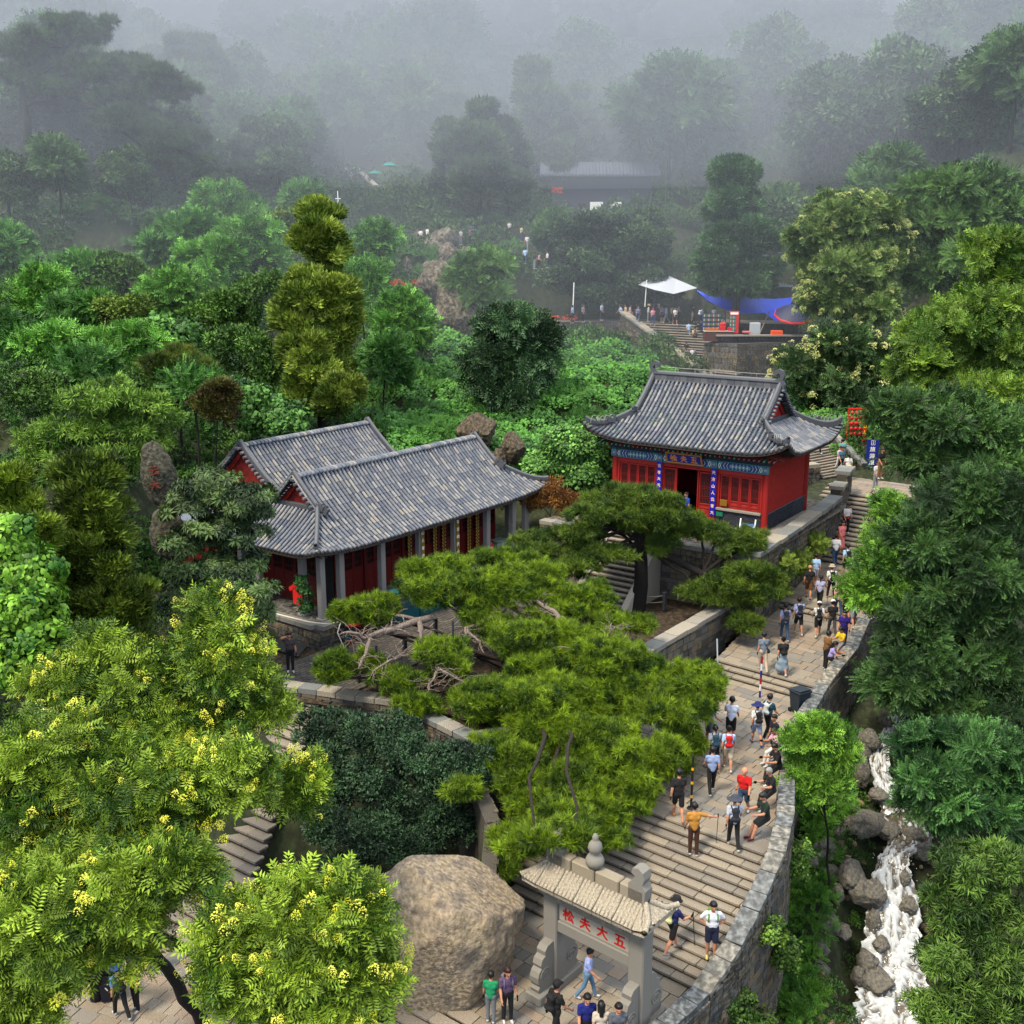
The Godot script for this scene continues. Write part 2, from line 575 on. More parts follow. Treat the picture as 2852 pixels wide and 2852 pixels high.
func paving(called: String,label: String,q: Array,row := 0.45,long := 0.7,limit := 300,lane := -1.0) -> void:
	var o := thing(called,label,"paving")
	o.set_meta("kind","structure")
	var under := MB.new()
	var dn := Vector3(0,-0.05,0)
	under.quad(q[0] + dn,q[1] + dn,q[3] + dn,q[2] + dn)
	part(o,"bedding",under.mesh(),mat("bedding",Color(0.26,0.22,0.17),0.95,"grain",1.0))
	var xf := []
	var length: float = (q[0].lerp(q[1],0.5)).distance_to(q[2].lerp(q[3],0.5))
	var t := 0.0
	while t < length - 0.05:
		var t1 := minf(t + row * rnd(0.7,1.3),length)
		if length - t1 < row * 0.5:
			t1 = length
		var ta := t / length; var tb := t1 / length
		var a: Vector3 = q[0].lerp(q[2],(ta + tb) * 0.5); var b: Vector3 = q[1].lerp(q[3],(ta + tb) * 0.5)
		var wide := a.distance_to(b)
		var s := -rnd(0.0,long * 0.6)
		while s < wide - 0.03:
			var e := minf(s + long * rnd(0.55,1.5),wide)
			var s0 := maxf(s,0.0)
			if wide - e < long * 0.3:
				e = wide
			var m := (s0 + e) * 0.5 / wide
			var deep: float = (q[0].lerp(q[1],m)).distance_to(q[2].lerp(q[3],m)) * (tb - ta)
			var dirn: Vector3 = (q[2].lerp(q[3],m) - q[0].lerp(q[1],m)).normalized()
			var up := (b - a).cross(dirn).normalized()
			if e - s0 > 0.06:
				xf.append(block(a.lerp(b,m) + Vector3(0,-0.035 + rnd(-0.008,0.008),0),(b - a).rotated(Vector3.UP,rnd(-0.02,0.02)),Vector3(e - s0 - rnd(0.012,0.035),0.07,deep - rnd(0.012,0.035)),up))
			s = e
		t = t1
	pieces(o,"paving_stone",blocks(),paving_tones(),xf,mat("paving_any",Color.WHITE,0.75,"grain",1.3,1.0),limit)

func stairs_and_paving() -> void:
	paving("gate_paving","worn tan stone paving under the carved stone gate",walks[0],0.42,0.6,300)
	flight("stone_stairs","long fanning stone stairs climbing just behind the carved gate",walks[1],16,170)
	paving("landing_paving","broad stone landing above the long gate stairs where people lean on the parapet",walks[2],0.42,0.62,300)
	flight("stone_stairs","three low stone steps across the path beside the grey waste bin",walks[3],3,30)
	paving("landing_paving","stone landing between two low runs of steps beside the pine terrace wall",walks[4],0.45,0.65,200)
	flight("stone_stairs","two low stone steps under the crowd of walkers",walks[5],2,20)
	paving("landing_paving","stone path at the foot of the upper stairs below the red hall",walks[6],0.45,0.65,160)
	flight("stone_stairs","upper stone stairs climbing beside the red hall's terrace wall",walks[7],16,130)
	paving("landing_paving","small stone landing beside the blue tourist service sign",walks[8],0.5,0.8,80)
	# steps that go down from the gate floor towards the drone's side
	var dir := Vector3(0.8,0,0.6)
	var fwd := Vector3(-0.6,0,0.8)
	var a := Vector3(-2.75,0,-25.9)
	flight("stone_stairs","short stone steps descending beside the great boulder to the lower plaza",[a + fwd * 1.7 + Vector3(0,-0.75,0) - dir * 0.4,a + fwd * 1.7 + dir * 5.0 + Vector3(0,-0.75,0),a - dir * 0.2,a + dir * 5.6],5,30)
	# left stairs from the lower plaza up to the pine court
	var lf := [Vector3(-13.2,-0.9,-31.6),Vector3(-8.9,-0.9,-28.6),Vector3(-11.2,3.6,-41.4),Vector3(-7.3,3.6,-38.7)]
	flight("stone_stairs","grey stone stairs half hidden under the yellow flowering trees",lf,26,110)
	walks.append([lf[0],lf[1],lf[2],lf[3],26])
	var lp := [Vector3(-17,-0.9,-21.0),Vector3(-4.2,-0.9,-19.0),Vector3(-14.2,-0.9,-31.4),Vector3(-6.6,-0.9,-27.0)]
	paving("plaza_paving","dark paved plaza floor shaded under the yellow flowering trees",lp,0.4,0.5,120)
	walks.append([lp[0],lp[1],lp[2],lp[3],0])
	# court of dark brick paving in front of the veranda hall
	var cp := [Vector3(-9.6,3.6,-38.6),Vector3(-4.2,3.6,-37.4),Vector3(-12.3,3.6,-42.2),Vector3(-7.2,3.6,-43.2)]
	var b := MB.new()
	var pl: PackedVector2Array = flats[0][0]
	var ind := Geometry2D.triangulate_polygon(pl)
	for k in range(0,ind.size(),3):
		var p := [pl[ind[k]],pl[ind[k + 1]],pl[ind[k + 2]]]
		b.tri_out(Vector3(p[0].x,3.52,p[0].y),Vector3(p[1].x,3.52,p[1].y),Vector3(p[2].x,3.52,p[2].y),Vector3(0,-50,-45))
	struct("court_earth",b.mesh(),mat("court_earth",Color(0.27,0.22,0.16),0.95,"blotch",0.5,1.0,"grain"))
	var o := thing("court_paving","dark brick paving of the court between the veranda hall and the big pine","paving")
	o.set_meta("kind","structure")
	var xf := []
	var u := Vector3(0.6,0,-0.8)
	var w := Vector3(0.8,0,0.6)
	var org := Vector3(-7.7,3.6,-43.9)
	for r in 21:
		for q in 62:
			var p: Vector3 = org + w * (0.1 + r * 0.2) + u * (-4.2 + q * 0.31 + (r % 2) * 0.15)
			xf.append(block(p + Vector3(0,-0.03 + rnd(-0.004,0.004),0),u,Vector3(0.29,0.06,0.18)))
	pieces(o,"brick",blocks(),tones_of("court_brick",[Color(0.30,0.28,0.26),Color(0.26,0.25,0.24),Color(0.34,0.31,0.27)],0.7,"fine",1.0),xf,mat("court_any",Color.WHITE,0.7,"fine",1.0),260)

# ---------------------------------------------------------------- walls
func rubble_tones() -> Array:
	return tones_of("rubble",[Color(0.38,0.365,0.335),Color(0.30,0.295,0.285),Color(0.43,0.40,0.34),Color(0.34,0.31,0.265),Color(0.40,0.39,0.375),Color(0.47,0.42,0.345)],0.9,"blotch",0.7,2.5)

# A wall of rubble: pts are [foot, top height] along its visible face; side +1 shows the face to the right of the walk
func rubble_wall(o: Node3D,pts: Array,side: float,sh := 0.26,thick := 0.5,limit := 300,mortar := Color(0.30,0.28,0.25),called := "stone") -> void:
	var xf := []
	var back := MB.new()
	for k in pts.size() - 1:
		var a: Vector3 = pts[k][0]; var b: Vector3 = pts[k + 1][0]
		var flat := Vector3(b.x - a.x,0,b.z - a.z)
		var long := flat.length()
		var d := flat / long
		var nn := d.cross(Vector3.UP) * side
		var ta: float = pts[k][1]; var tb: float = pts[k + 1][1]
		back.hexa([a - nn * 0.03,b - nn * 0.03,b - nn * thick,a - nn * thick,Vector3(a.x,ta,a.z) - nn * 0.03,Vector3(b.x,tb,b.z) - nn * 0.03,Vector3(b.x,tb,b.z) - nn * thick,Vector3(a.x,ta,a.z) - nn * thick])
		var y := minf(a.y,b.y)
		var top := maxf(ta,tb)
		while y < top:
			var rh := sh * rnd(0.75,1.25)
			var s := -rnd(0.0,sh)
			while s < long:
				var e := s + sh * rnd(0.9,2.3)
				var s0 := maxf(s,0.0); var e0 := minf(e,long)
				var m := (s0 + e0) * 0.5 / long
				var lim := lerpf(ta,tb,m)
				var low := lerpf(a.y,b.y,m)
				if y + rh * 0.5 < lim and y + rh > low and e0 - s0 > 0.06:
					var hh := minf(rh,lim - y)
					xf.append(block(a.lerp(b,m) * Vector3(1,0,1) + Vector3(0,y + hh * 0.5,0) - nn * (0.06 - rnd(0.0,0.035)),d.rotated(nn,rnd(-0.04,0.04)),Vector3(e0 - s0 - rnd(0.015,0.05),hh - rnd(0.015,0.045),0.16)))
				s = e
			y += rh
	part(o,"mortar_core",back.mesh(),mat("mortar_" + mortar.to_html(),mortar,0.95,"grain",0.8))
	pieces(o,called,blocks(),rubble_tones(),xf,mat("rubble_any",Color.WHITE,0.9,"grain",1.0,1.5),limit)

func coping(o: Node3D,pts: Array,wide := 0.55,high := 0.22,long := 0.85,cols: Array = []) -> void:
	var tones := tones_of("coping",[Color(0.52,0.52,0.50),Color(0.58,0.56,0.52),Color(0.47,0.48,0.47),Color(0.62,0.59,0.53)],0.85,"grain",1.0,1.2) if cols.is_empty() else cols
	var xf := []
	for k in pts.size() - 1:
		var a: Vector3 = pts[k]; var b: Vector3 = pts[k + 1]
		var n := maxi(1,roundi(a.distance_to(b) / long))
		for j in n:
			var p := a.lerp(b,(j + 0.5) / n)
			xf.append(block(p + Vector3(0,-high * 0.5 + rnd(-0.012,0.012),0),(b - a).rotated(Vector3.UP,rnd(-0.02,0.02)),Vector3(a.distance_to(b) / n - 0.025,high,wide * rnd(0.95,1.05))))
	pieces(o,"coping_stone",blocks(),tones,xf,mat("coping_any",Color.WHITE,0.85,"grain",1.0,1.2),300)

func wall(called: String,label: String,pts: Array,side: float,sh := 0.26,thick := 0.5,limit := 250,cop := 0.6,mortar := Color(0.30,0.28,0.25)) -> Node3D:
	var o := thing(called,label,"wall")
	rubble_wall(o,pts,side,sh,thick,limit,mortar)
	if cop > 0.0:
		var top := []
		for k in pts.size():
			var a: Vector3 = pts[maxi(k - 1,0)][0]; var b: Vector3 = pts[mini(k + 1,pts.size() - 1)][0]
			var nn := Vector3(b.x - a.x,0,b.z - a.z).normalized().cross(Vector3.UP) * side
			top.append(Vector3(pts[k][0].x,pts[k][1] + 0.2,pts[k][0].z) - nn * (thick * 0.5 - 0.02))
		coping(o,top,cop)
	return o

func walls() -> void:
	# parapet along the ravine
	var mids := [[2.4,0.62,-22.5],[4.02,0.62,-24.22],[5.2,0.66,-25.5],[6.3,1.25,-26.75],[7.3,1.95,-28.15],[8.05,2.6,-29.3],[8.75,2.8,-31.1],[9.6,2.8,-34.25],[10.3,2.8,-36.74],[11.9,2.8,-39.7],[12.6,3.2,-40.7],[13.5,3.35,-42.1],[14.6,3.6,-43.6],[16.06,3.9,-46.5],[18.2,4.1,-48.4],[22.8,4.6,-51.0]]
	var outer := []
	var inner := []
	var top := []
	for k in mids.size():
		var p := Vector3(mids[k][0],mids[k][1],mids[k][2])
		var a: Array = mids[maxi(k - 1,0)]; var b: Array = mids[mini(k + 1,mids.size() - 1)]
		var nn := Vector3(b[0] - a[0],0,b[2] - a[2]).normalized().cross(Vector3.UP)
		var low: float = [-6.0,-5.6,-5.2,-4.8,-4.4,-4.0,-3.4,-2.6,-2.0,-1.2,-0.8,-0.2,0.4,1.6,2.4,3.2][k]
		outer.append([p * Vector3(1,0,1) + nn * 0.26 + Vector3(0,low,0),p.y - 0.2])
		inner.append([p * Vector3(1,0,1) - nn * 0.26 + Vector3(0,p.y - 0.95,0),p.y - 0.2])
		top.append(p)
	var o := thing("ravine_parapet","curving stone parapet of big grey coping blocks between path and ravine","wall")
	rubble_wall(o,outer,1.0,0.24,0.24,300)
	rubble_wall(o,inner,-1.0,0.24,0.24,120,Color(0.34,0.32,0.28),"inner_stone")
	coping(o,top,0.54,0.22,0.62,tones_of("parapet_cap",[Color(0.45,0.46,0.46),Color(0.51,0.50,0.47),Color(0.40,0.415,0.42),Color(0.55,0.53,0.48)],0.85,"blotch",0.6,1.5))
	# pine terrace
	wall("terrace_wall","stone retaining wall of the big pine's terrace facing the landing",[[Vector3(-1.44,-0.5,-34.0),3.8],[Vector3(0.3,0.0,-34.6),3.8],[Vector3(5.9,1.8,-42.2),3.95],[Vector3(10.9,2.5,-48.5),4.1],[Vector3(13.0,3.0,-51.4),4.2]],1.0,0.3,0.5,220,0.7)
	wall("terrace_wall","vine covered stone wall under the pine court above the boulder",[[Vector3(-9.0,-0.5,-38.9),3.7],[Vector3(-4.4,-0.8,-37.2),3.8],[Vector3(-1.44,-0.8,-34.0),3.8]],1.0,0.32,0.5,60,0.6)
	# red hall terrace
	wall("terrace_wall","mossy stone retaining wall below the red hall beside the upper stairs",[[Vector3(11.3,2.6,-47.6),6.5],[Vector3(14.3,3.3,-52.0),6.6],[Vector3(17.15,3.6,-56.4),6.7],[Vector3(18.2,4.4,-58.2),6.75]],1.0,0.3,0.5,300,0.75)
	wall("wall_pillar","tall stone pier with two stepped caps at the head of the red hall's terrace wall",[[Vector3(18.25,4.3,-58.3),7.2],[Vector3(18.95,4.8,-59.7),7.2]],1.0,0.3,0.55,30,0.8)
	wall("wall_pillar","higher stone pier capped by a flat slab beside the top of the upper stairs",[[Vector3(19.0,5.0,-59.8),7.75],[Vector3(19.8,5.6,-61.4),7.75]],1.0,0.3,0.55,30,0.85)
	# dark wall between boulder and gate stairs
	wall("stone_wall","dark rough stone wall squeezed between boulder and gate",[[Vector3(-0.5,-0.3,-27.6),1.7],[Vector3(-0.35,-0.3,-30.5),2.9],[Vector3(-1.4,-0.3,-33.9),3.7]],1.0,0.28,0.5,60,0.0)

# ---------------------------------------------------------------- buildings
class Roof:
	var org: Vector3; var U: Vector3; var V: Vector3
	var Lg: float; var Le: float; var Dp: float; var Ye: float; var Yr: float; var lift: float; var k: float; var hip: bool
	func y(u: float,v: float) -> float:
		var t := absf(v) / Dp
		if hip and absf(u) > Lg:
			t = maxf(t,1.0 - (Le - absf(u)) / Dp)
		t = clampf(t,0.0,1.05)
		var f := Ye + (Yr - Ye) * ((1.0 - t) * (1.0 - k) + k * (1.0 - t) * absf(1.0 - t))
		if hip:
			f += lift * pow(absf(u) / Le,6) * pow(absf(v) / Dp,5)
		return f
	func p(u: float,v: float,up := 0.0) -> Vector3:
		var q := org + U * u + V * v
		q.y = y(u,v) + up
		return q

func roof_tones() -> Array:
	return tones_of("roof_tile",[Color(0.42,0.44,0.48),Color(0.37,0.39,0.44),Color(0.47,0.48,0.50),Color(0.44,0.46,0.49),Color(0.40,0.43,0.48),Color(0.46,0.47,0.50),Color(0.33,0.36,0.42),Color(0.51,0.515,0.52),Color(0.40,0.42,0.46),Color(0.44,0.45,0.49),Color(0.36,0.38,0.43),Color(0.56,0.545,0.52),Color(0.49,0.50,0.52),Color(0.38,0.41,0.46),Color(0.42,0.43,0.46),Color(0.55,0.55,0.56)],0.7,"grain",2.0)

func barrel() -> ArrayMesh:
	if not M.has("barrel_mesh"):
		var b := MB.new()
		for j in 6:
			var a0 := PI * j / 6.0; var a1 := PI * (j + 1) / 6.0
			var p0 := Vector3(cos(a0),sin(a0),0.5); var p1 := Vector3(cos(a1),sin(a1),0.5)
			var q0 := Vector3(cos(a0) * 0.86,sin(a0) * 0.84,-0.5); var q1 := Vector3(cos(a1) * 0.86,sin(a1) * 0.84,-0.5)
			b.quad(p0,p1,q1,q0)
			if j > 0:
				b.tri(Vector3(1,0,0.5),p1,p0)
		M["barrel_mesh"] = b.mesh()
	return M["barrel_mesh"]

func roof_of(o: Node3D,r: Roof,cw := 0.24,tl := 0.29,limit := 300,rad := 0.078) -> void:
	var xf := []
	var discs := []
	var deck := MB.new()
	var soffit := MB.new()
	var strip := func(a: Callable,s0: float,s1: float,n: int) -> void:  # a(side, s): two edges of a strip, down the slope
		for k in n:
			var f0 := lerpf(s0,s1,float(k) / n); var f1 := lerpf(s0,s1,float(k + 1) / n)
			deck.quad(a.call(0,f0,-0.02),a.call(1,f0,-0.02),a.call(1,f1,0.012),a.call(0,f1,0.012))
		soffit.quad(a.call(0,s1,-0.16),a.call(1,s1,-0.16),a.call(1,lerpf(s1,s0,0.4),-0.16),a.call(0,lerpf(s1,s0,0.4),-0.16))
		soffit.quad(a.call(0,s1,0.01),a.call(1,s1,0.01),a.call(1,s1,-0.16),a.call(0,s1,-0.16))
	var tiles := func(pos: Callable,s0: float,s1: float,across: Vector3) -> void:
		var n := maxi(1,roundi((s1 - s0) / tl))
		for k in n:
			var a: Vector3 = pos.call(lerpf(s0,s1,float(k) / n)); var b: Vector3 = pos.call(lerpf(s0,s1,float(k + 1) / n))
			var z := (b - a).normalized()
			var x := across
			var y := z.cross(x).normalized()
			if y.y < 0.0:
				x = -x; y = -y
			var len := a.distance_to(b) * 1.04
			var s := rad * rnd(0.93,1.06)
			xf.append(Transform3D(Basis(x * s,y * s,z * len),(a + b) * 0.5 + y * 0.01 + x * rnd(-0.008,0.008)))
			if k == n - 1:
				discs.append(Transform3D(Basis(x * rad,z * 0.03,-y * rad),b + z * 0.03 + y * 0.005))
	for side in [1.0,-1.0]:
		var nu := roundi(2.0 * r.Le / cw)
		for k in nu:
			var u0: float = -r.Le + 2.0 * r.Le * k / nu; var u1: float = -r.Le + 2.0 * r.Le * (k + 1) / nu
			var um := (u0 + u1) * 0.5
			var v0: float = 0.0 if absf(um) <= r.Lg else r.Dp - r.Le + absf(um)
			if absf(um) <= r.Lg:
				u0 = maxf(u0,-r.Lg + 0.002); u1 = minf(u1,r.Lg - 0.002)
			elif um > 0.0:
				u0 = maxf(u0,r.Lg + 0.002)
			else:
				u1 = minf(u1,-r.Lg - 0.002)
			strip.call(func(e: int,f: float,up: float) -> Vector3: return r.p([u0,u1][e],f * side,up),v0,r.Dp,maxi(1,roundi((r.Dp - v0) / 0.16)))
			tiles.call(func(f: float) -> Vector3: return r.p(um,f * side,0.02),v0,r.Dp,r.U)
		if r.hip:
			var nv := roundi(2.0 * r.Dp / cw)
			for k in nv:
				var a0: float = -r.Dp + 2.0 * r.Dp * k / nv; var a1: float = -r.Dp + 2.0 * r.Dp * (k + 1) / nv
				var am := (a0 + a1) * 0.5
				var s0: float = r.Lg + 0.02 if absf(am) <= r.Dp - r.Le + r.Lg else r.Le - r.Dp + absf(am)
				if r.Le - s0 < 0.08:
					continue
				strip.call(func(e: int,f: float,up: float) -> Vector3: return r.p(f * side,[a0,a1][e],up),s0,r.Le,maxi(1,roundi((r.Le - s0) / 0.16)))
				tiles.call(func(f: float) -> Vector3: return r.p(f * side,am,0.02),s0,r.Le,r.V)
		# the row of short tiles laid sideways along the gable's rim
		var gt: float = r.Dp - r.Le + r.Lg if r.hip else r.Dp
		var nr := roundi(gt / 0.2)
		for q in [1.0,-1.0]:
			for k in nr:
				var v: float = gt * (k + 0.5) / nr * q
				var a: Vector3 = r.p(r.Lg * side * 0.999,v,-0.03)
				var dn: Vector3 = (r.p(r.Lg * side * 0.999,v * 1.02 + 0.01 * q,-0.03) - a).normalized()
				var z: Vector3 = r.U * side
				var y := dn.cross(z).normalized()
				if y.y < 0.0:
					y = -y
				xf.append(Transform3D(Basis(y.cross(z) * 0.075,y * 0.075,z * 0.3),a - z * 0.02))
				discs.append(Transform3D(Basis(y.cross(z) * 0.075,z * 0.03,-y * 0.075),a + z * 0.14))
	part(o,"pan_tile_bed",deck.mesh(),mat("pan_tiles",Color(0.23,0.245,0.28),0.85,"grain",1.5))
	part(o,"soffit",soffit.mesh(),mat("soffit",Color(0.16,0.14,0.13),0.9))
	pieces(o,"roof_tile",[barrel()],roof_tones(),xf,mat("roof_any",Color.WHITE,0.7,"grain",2.0),limit,"far_roof_tiles")
	var d := MB.new()
	d.lathe(Transform3D(),[Vector2(0,1.0),Vector2(0.35,1.15),Vector2(0.6,0.7),Vector2(0.78,0.8),Vector2(1.0,0.8),Vector2(1.0,-1.0)],9)
	pieces(o,"eave_disc",[d.mesh()],tones_of("eave_disc",[Color(0.36,0.37,0.40),Color(0.43,0.43,0.44),Color(0.30,0.31,0.35)],0.8,"grain",2.0),discs,mat("eave_any",Color.WHITE,0.8,"grain",2.0),90,"far_eave_discs")

func ridge_bars(o: Node3D,r: Roof,w := 0.24,h := 0.26,top := false) -> void:
	var m := mat("ridge",Color(0.30,0.31,0.34),0.8,"grain",1.5,1.0)
	var light := mat("ridge_cap",Color(0.40,0.41,0.43),0.8,"grain",1.5,1.0)
	var gt: float = r.Dp - r.Le + r.Lg if r.hip else r.Dp
	for a in [1.0,-1.0]:
		for c in [1.0,-1.0]:
			var pts := []
			for k in 11:
				pts.append(r.p((r.Lg - 0.12) * a,gt * k / 10.0 * c,0.02))
			var b := MB.new()
			b.sweep(pts,w,h)
			part(o,"gable_ridge",b.mesh(),m)
			var b2 := MB.new()
			var up := []
			for p in pts:
				up.append(p + Vector3(0,h,0))
			b2.tube(up,up.map(func(_p): return 0.09),6)
			part(o,"ridge_cap",b2.mesh(),light)
			if r.hip:
				var q := []
				for k in 11:
					var f := k / 10.0
					q.append(r.p(lerpf(r.Lg - 0.05,r.Le - 0.08,f) * a,lerpf(gt,r.Dp - 0.08,f) * c,0.03 + 0.10 * f * f))
				b = MB.new()
				b.sweep(q,w * 0.85,h * 0.85)
				part(o,"hip_ridge",b.mesh(),m)
				b2 = MB.new()
				up = []
				for p in q:
					up.append(p + Vector3(0,h * 0.85,0))
				b2.tube(up,up.map(func(_p): return 0.075),6)
				part(o,"ridge_cap",b2.mesh(),light)
				# the beast at the foot of the gable ridge
				part(o,"roof_beast",beast(),m,Transform3D(frame(Vector3.ZERO,(r.V * c + Vector3(0,0.15,0)).normalized()).basis.scaled(Vector3.ONE * 0.5),r.p((r.Lg - 0.1) * a,(gt + 0.12) * c,h * 0.7)))
	if not top:
		var n := roundi(2.0 * r.Lg / 0.24)
		var xf := []
		for k in n:
			var u: float = -r.Lg + 2.0 * r.Lg * (k + 0.5) / n
			xf.append(Transform3D(Basis(r.V * 0.28,Vector3.UP * 0.13,-r.U * 0.085),r.p(u,0,-0.03)))
		var b := MB.new()
		b.lathe(Transform3D(Basis(Vector3.RIGHT,PI / 2),Vector3.ZERO),[Vector2(0.0,1.0),Vector2(0.8,0.95),Vector2(1,0.8),Vector2(1,-0.8),Vector2(0.8,-0.95),Vector2(0,-1)],10)
		pieces(o,"ridge_tile",[b.mesh()],roof_tones(),xf,mat("roof_any",Color.WHITE),100)

func beast() -> ArrayMesh:  # a small crouching roof beast with an open tail, facing +X
	if not M.has("beast_mesh"):
		var b := MB.new()
		b.extrude(PackedVector2Array([Vector2(-0.35,0),Vector2(0.4,0),Vector2(0.42,0.22),Vector2(0.55,0.3),Vector2(0.58,0.45),Vector2(0.42,0.5),Vector2(0.4,0.68),Vector2(0.28,0.55),Vector2(0.12,0.5),Vector2(-0.02,0.36),Vector2(-0.2,0.4),Vector2(-0.18,0.62),Vector2(-0.3,0.78),Vector2(-0.42,0.66),Vector2(-0.34,0.5),Vector2(-0.42,0.25)]),Transform3D(Basis(),Vector3(0,0,-0.12)),0.24)
		M["beast_mesh"] = b.mesh()
	return M["beast_mesh"]

func gable(o: Node3D,r: Roof,side: float,inset: float,red: Material,board: Material) -> void:
	var gt: float = r.Dp - r.Le + r.Lg if r.hip else r.Dp - 0.25
	var u: float = (r.Lg - inset) * side
	var base: float = r.y(r.Lg - 0.001,gt) - (0.05 if r.hip else 0.0)
	var b := MB.new()
	var n := 14
	for k in n:
		var v0 := lerpf(-gt,gt,float(k) / n); var v1 := lerpf(-gt,gt,float(k + 1) / n)
		var p0 := r.p(u,v0,-0.1); var p1 := r.p(u,v1,-0.1)
		b.quad(Vector3(p0.x,base,p0.z),Vector3(p1.x,base,p1.z),p1,p0)
	part(o,"gable_panel",b.mesh(),red)
	for c in [1.0,-1.0]:
		b = MB.new()
		var pts := []
		for k in 8:
			pts.append(r.p(u + 0.05 * side,gt * k / 7.0 * c,-0.42))
		b.sweep(pts,0.07,0.3)
		part(o,"barge_board",b.mesh(),board)
	if r.hip:
		b = MB.new()
		var m := r.org + r.U * (u + 0.12 * side)
		m.y = base + 0.1
		b.box(frame(m,r.V),Vector3(gt * 2.0 + 0.1,0.22,0.2),0.02)
		part(o,"gable_sill",b.mesh(),mat("ridge",Color.WHITE))

# A leaf with lattice above and panels below, standing on o, facing n
func door_leaf(o: Node3D,org: Vector3,x: Vector3,w: float,h: float,split: float,frame_m: Material,lattice_m: Material,back_m: Material,bars := 5,called := "door_leaf") -> void:
	var f := frame(org,x)
	var b := MB.new()
	var add := func(cx: float,cy: float,sx: float,sy: float,sz: float) -> void:
		b.box(Transform3D(f.basis,org + f.basis * Vector3(cx,cy,0.0)),Vector3(sx,sy,sz),0.008)
	for s in [-1,1]:
		add.call(s * (w * 0.5 - 0.035),h * 0.5,0.07,h,0.08)
	for y in [0.04,split - 0.04,split - 0.24,h - 0.04]:
		add.call(0.0,y,w - 0.142,0.08,0.076)
	var leaf := part(o,called,b.mesh(),frame_m)
	var p := MB.new()
	p.box(Transform3D(f.basis,org + f.basis * Vector3(0,split * 0.5,0.0)),Vector3(w - 0.14,split - 0.1,0.03))
	p.box(Transform3D(f.basis,org + f.basis * Vector3(0,split * 0.42,0.012)),Vector3(w - 0.3,split * 0.45,0.03),0.01)
	part(leaf,"lower_panel",p.mesh(),frame_m)
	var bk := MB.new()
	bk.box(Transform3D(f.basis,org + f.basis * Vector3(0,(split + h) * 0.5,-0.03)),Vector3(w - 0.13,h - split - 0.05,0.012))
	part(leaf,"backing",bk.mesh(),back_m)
	var l := MB.new()
	for k in bars:
		var cx := -w * 0.5 + 0.07 + (w - 0.14) * (k + 0.5) / bars
		l.box(Transform3D(f.basis,org + f.basis * Vector3(cx,(split + h) * 0.5,0.0)),Vector3(0.022,h - split - 0.08,0.025))
	for y in [0.16,0.22,0.47,0.53,0.78,0.84]:
		l.box(Transform3D(f.basis,org + f.basis * Vector3(0,lerpf(split,h,y),0.002)),Vector3(w - 0.14,0.022,0.025))
	part(leaf,"lattice",l.mesh(),lattice_m)

# ---- lettering: strokes on a 0..100 square, x to the right, y down
var GLYPH := {
	"wu": [[15,12,85,12],[42,12,34,88],[22,48,72,48,68,88],[8,88,92,88]],
	"da": [[10,36,90,36],[50,8,48,45,30,72,10,90],[50,45,68,75,92,92]],
	"fu": [[22,24,78,24],[10,48,90,48],[50,6,48,50,32,74,10,92],[50,50,68,76,92,92]],
	"song": [[6,30,44,30],[26,6,26,94],[26,34,6,66],[28,40,44,56],[62,10,56,32,44,46],[72,10,80,32,96,44],[68,46,50,82,88,78],[78,62,92,92]],
	"lv": [[22,4,28,14],[4,22,46,22],[20,22,18,60,4,92],[20,44,42,44,40,88,30,86],[62,4,50,28],[56,18,94,18],[60,36,60,92],[84,30,56,42],[76,40,78,64,94,92],[90,50,76,62]],
	"you": [[8,10,18,20],[4,36,14,44],[4,90,18,60],[40,4,46,14],[24,22,60,22],[38,22,36,60,24,92],[38,44,54,44,52,88,44,86],[72,4,62,28],[66,18,96,18],[66,40,90,40,80,54],[80,52,80,90,70,88],[62,64,98,64]],
	"fuw": [[14,10,14,60,4,94],[14,10,40,10,40,92,32,90],[14,34,40,34],[14,58,40,58],[54,8,54,94],[54,10,88,10,86,34,74,34],[56,46,88,46,78,70,58,92],[62,50,76,74,96,92]],
	"wuw": [[44,4,18,38],[36,14,74,14,44,38,8,50],[36,20,62,40,94,50],[18,60,78,60,72,92,58,88],[48,48,42,70,14,94]],
	"zhong": [[16,28,16,62],[16,28,84,28,84,62],[16,60,84,60],[50,4,50,96]],
	"hua": [[34,4,8,36],[24,24,24,50],[82,10,48,30],[54,4,54,44,92,44,92,34],[8,66,92,66],[50,50,50,98]],
	"tai": [[16,12,84,12],[22,27,78,27],[8,42,92,42],[50,2,44,36,8,66],[58,42,92,64],[50,52,50,96,42,92],[26,62,38,72],[22,92,44,80],[74,60,58,74],[58,76,80,94]],
	"shan": [[50,6,50,86],[14,40,14,88,86,88],[86,38,86,92]],
	"ren": [[50,6,44,46,10,92],[48,46,66,72,92,92]],
	"tian": [[18,16,82,16],[8,44,92,44],[50,16,46,50,10,94],[50,48,68,76,94,94]],
	"yun": [[22,16,78,16],[6,42,94,42],[46,44,18,88,84,82],[68,62,92,94]],
	"fang": [[46,4,54,16],[6,26,94,26],[40,28,36,62,10,94],[38,50,78,50,72,92,58,88]],
	"you2": [[8,24,92,24],[46,4,36,40,8,64],[34,42,34,96],[34,42,74,42,74,94,62,90],[34,58,74,58],[34,74,74,74]],
}

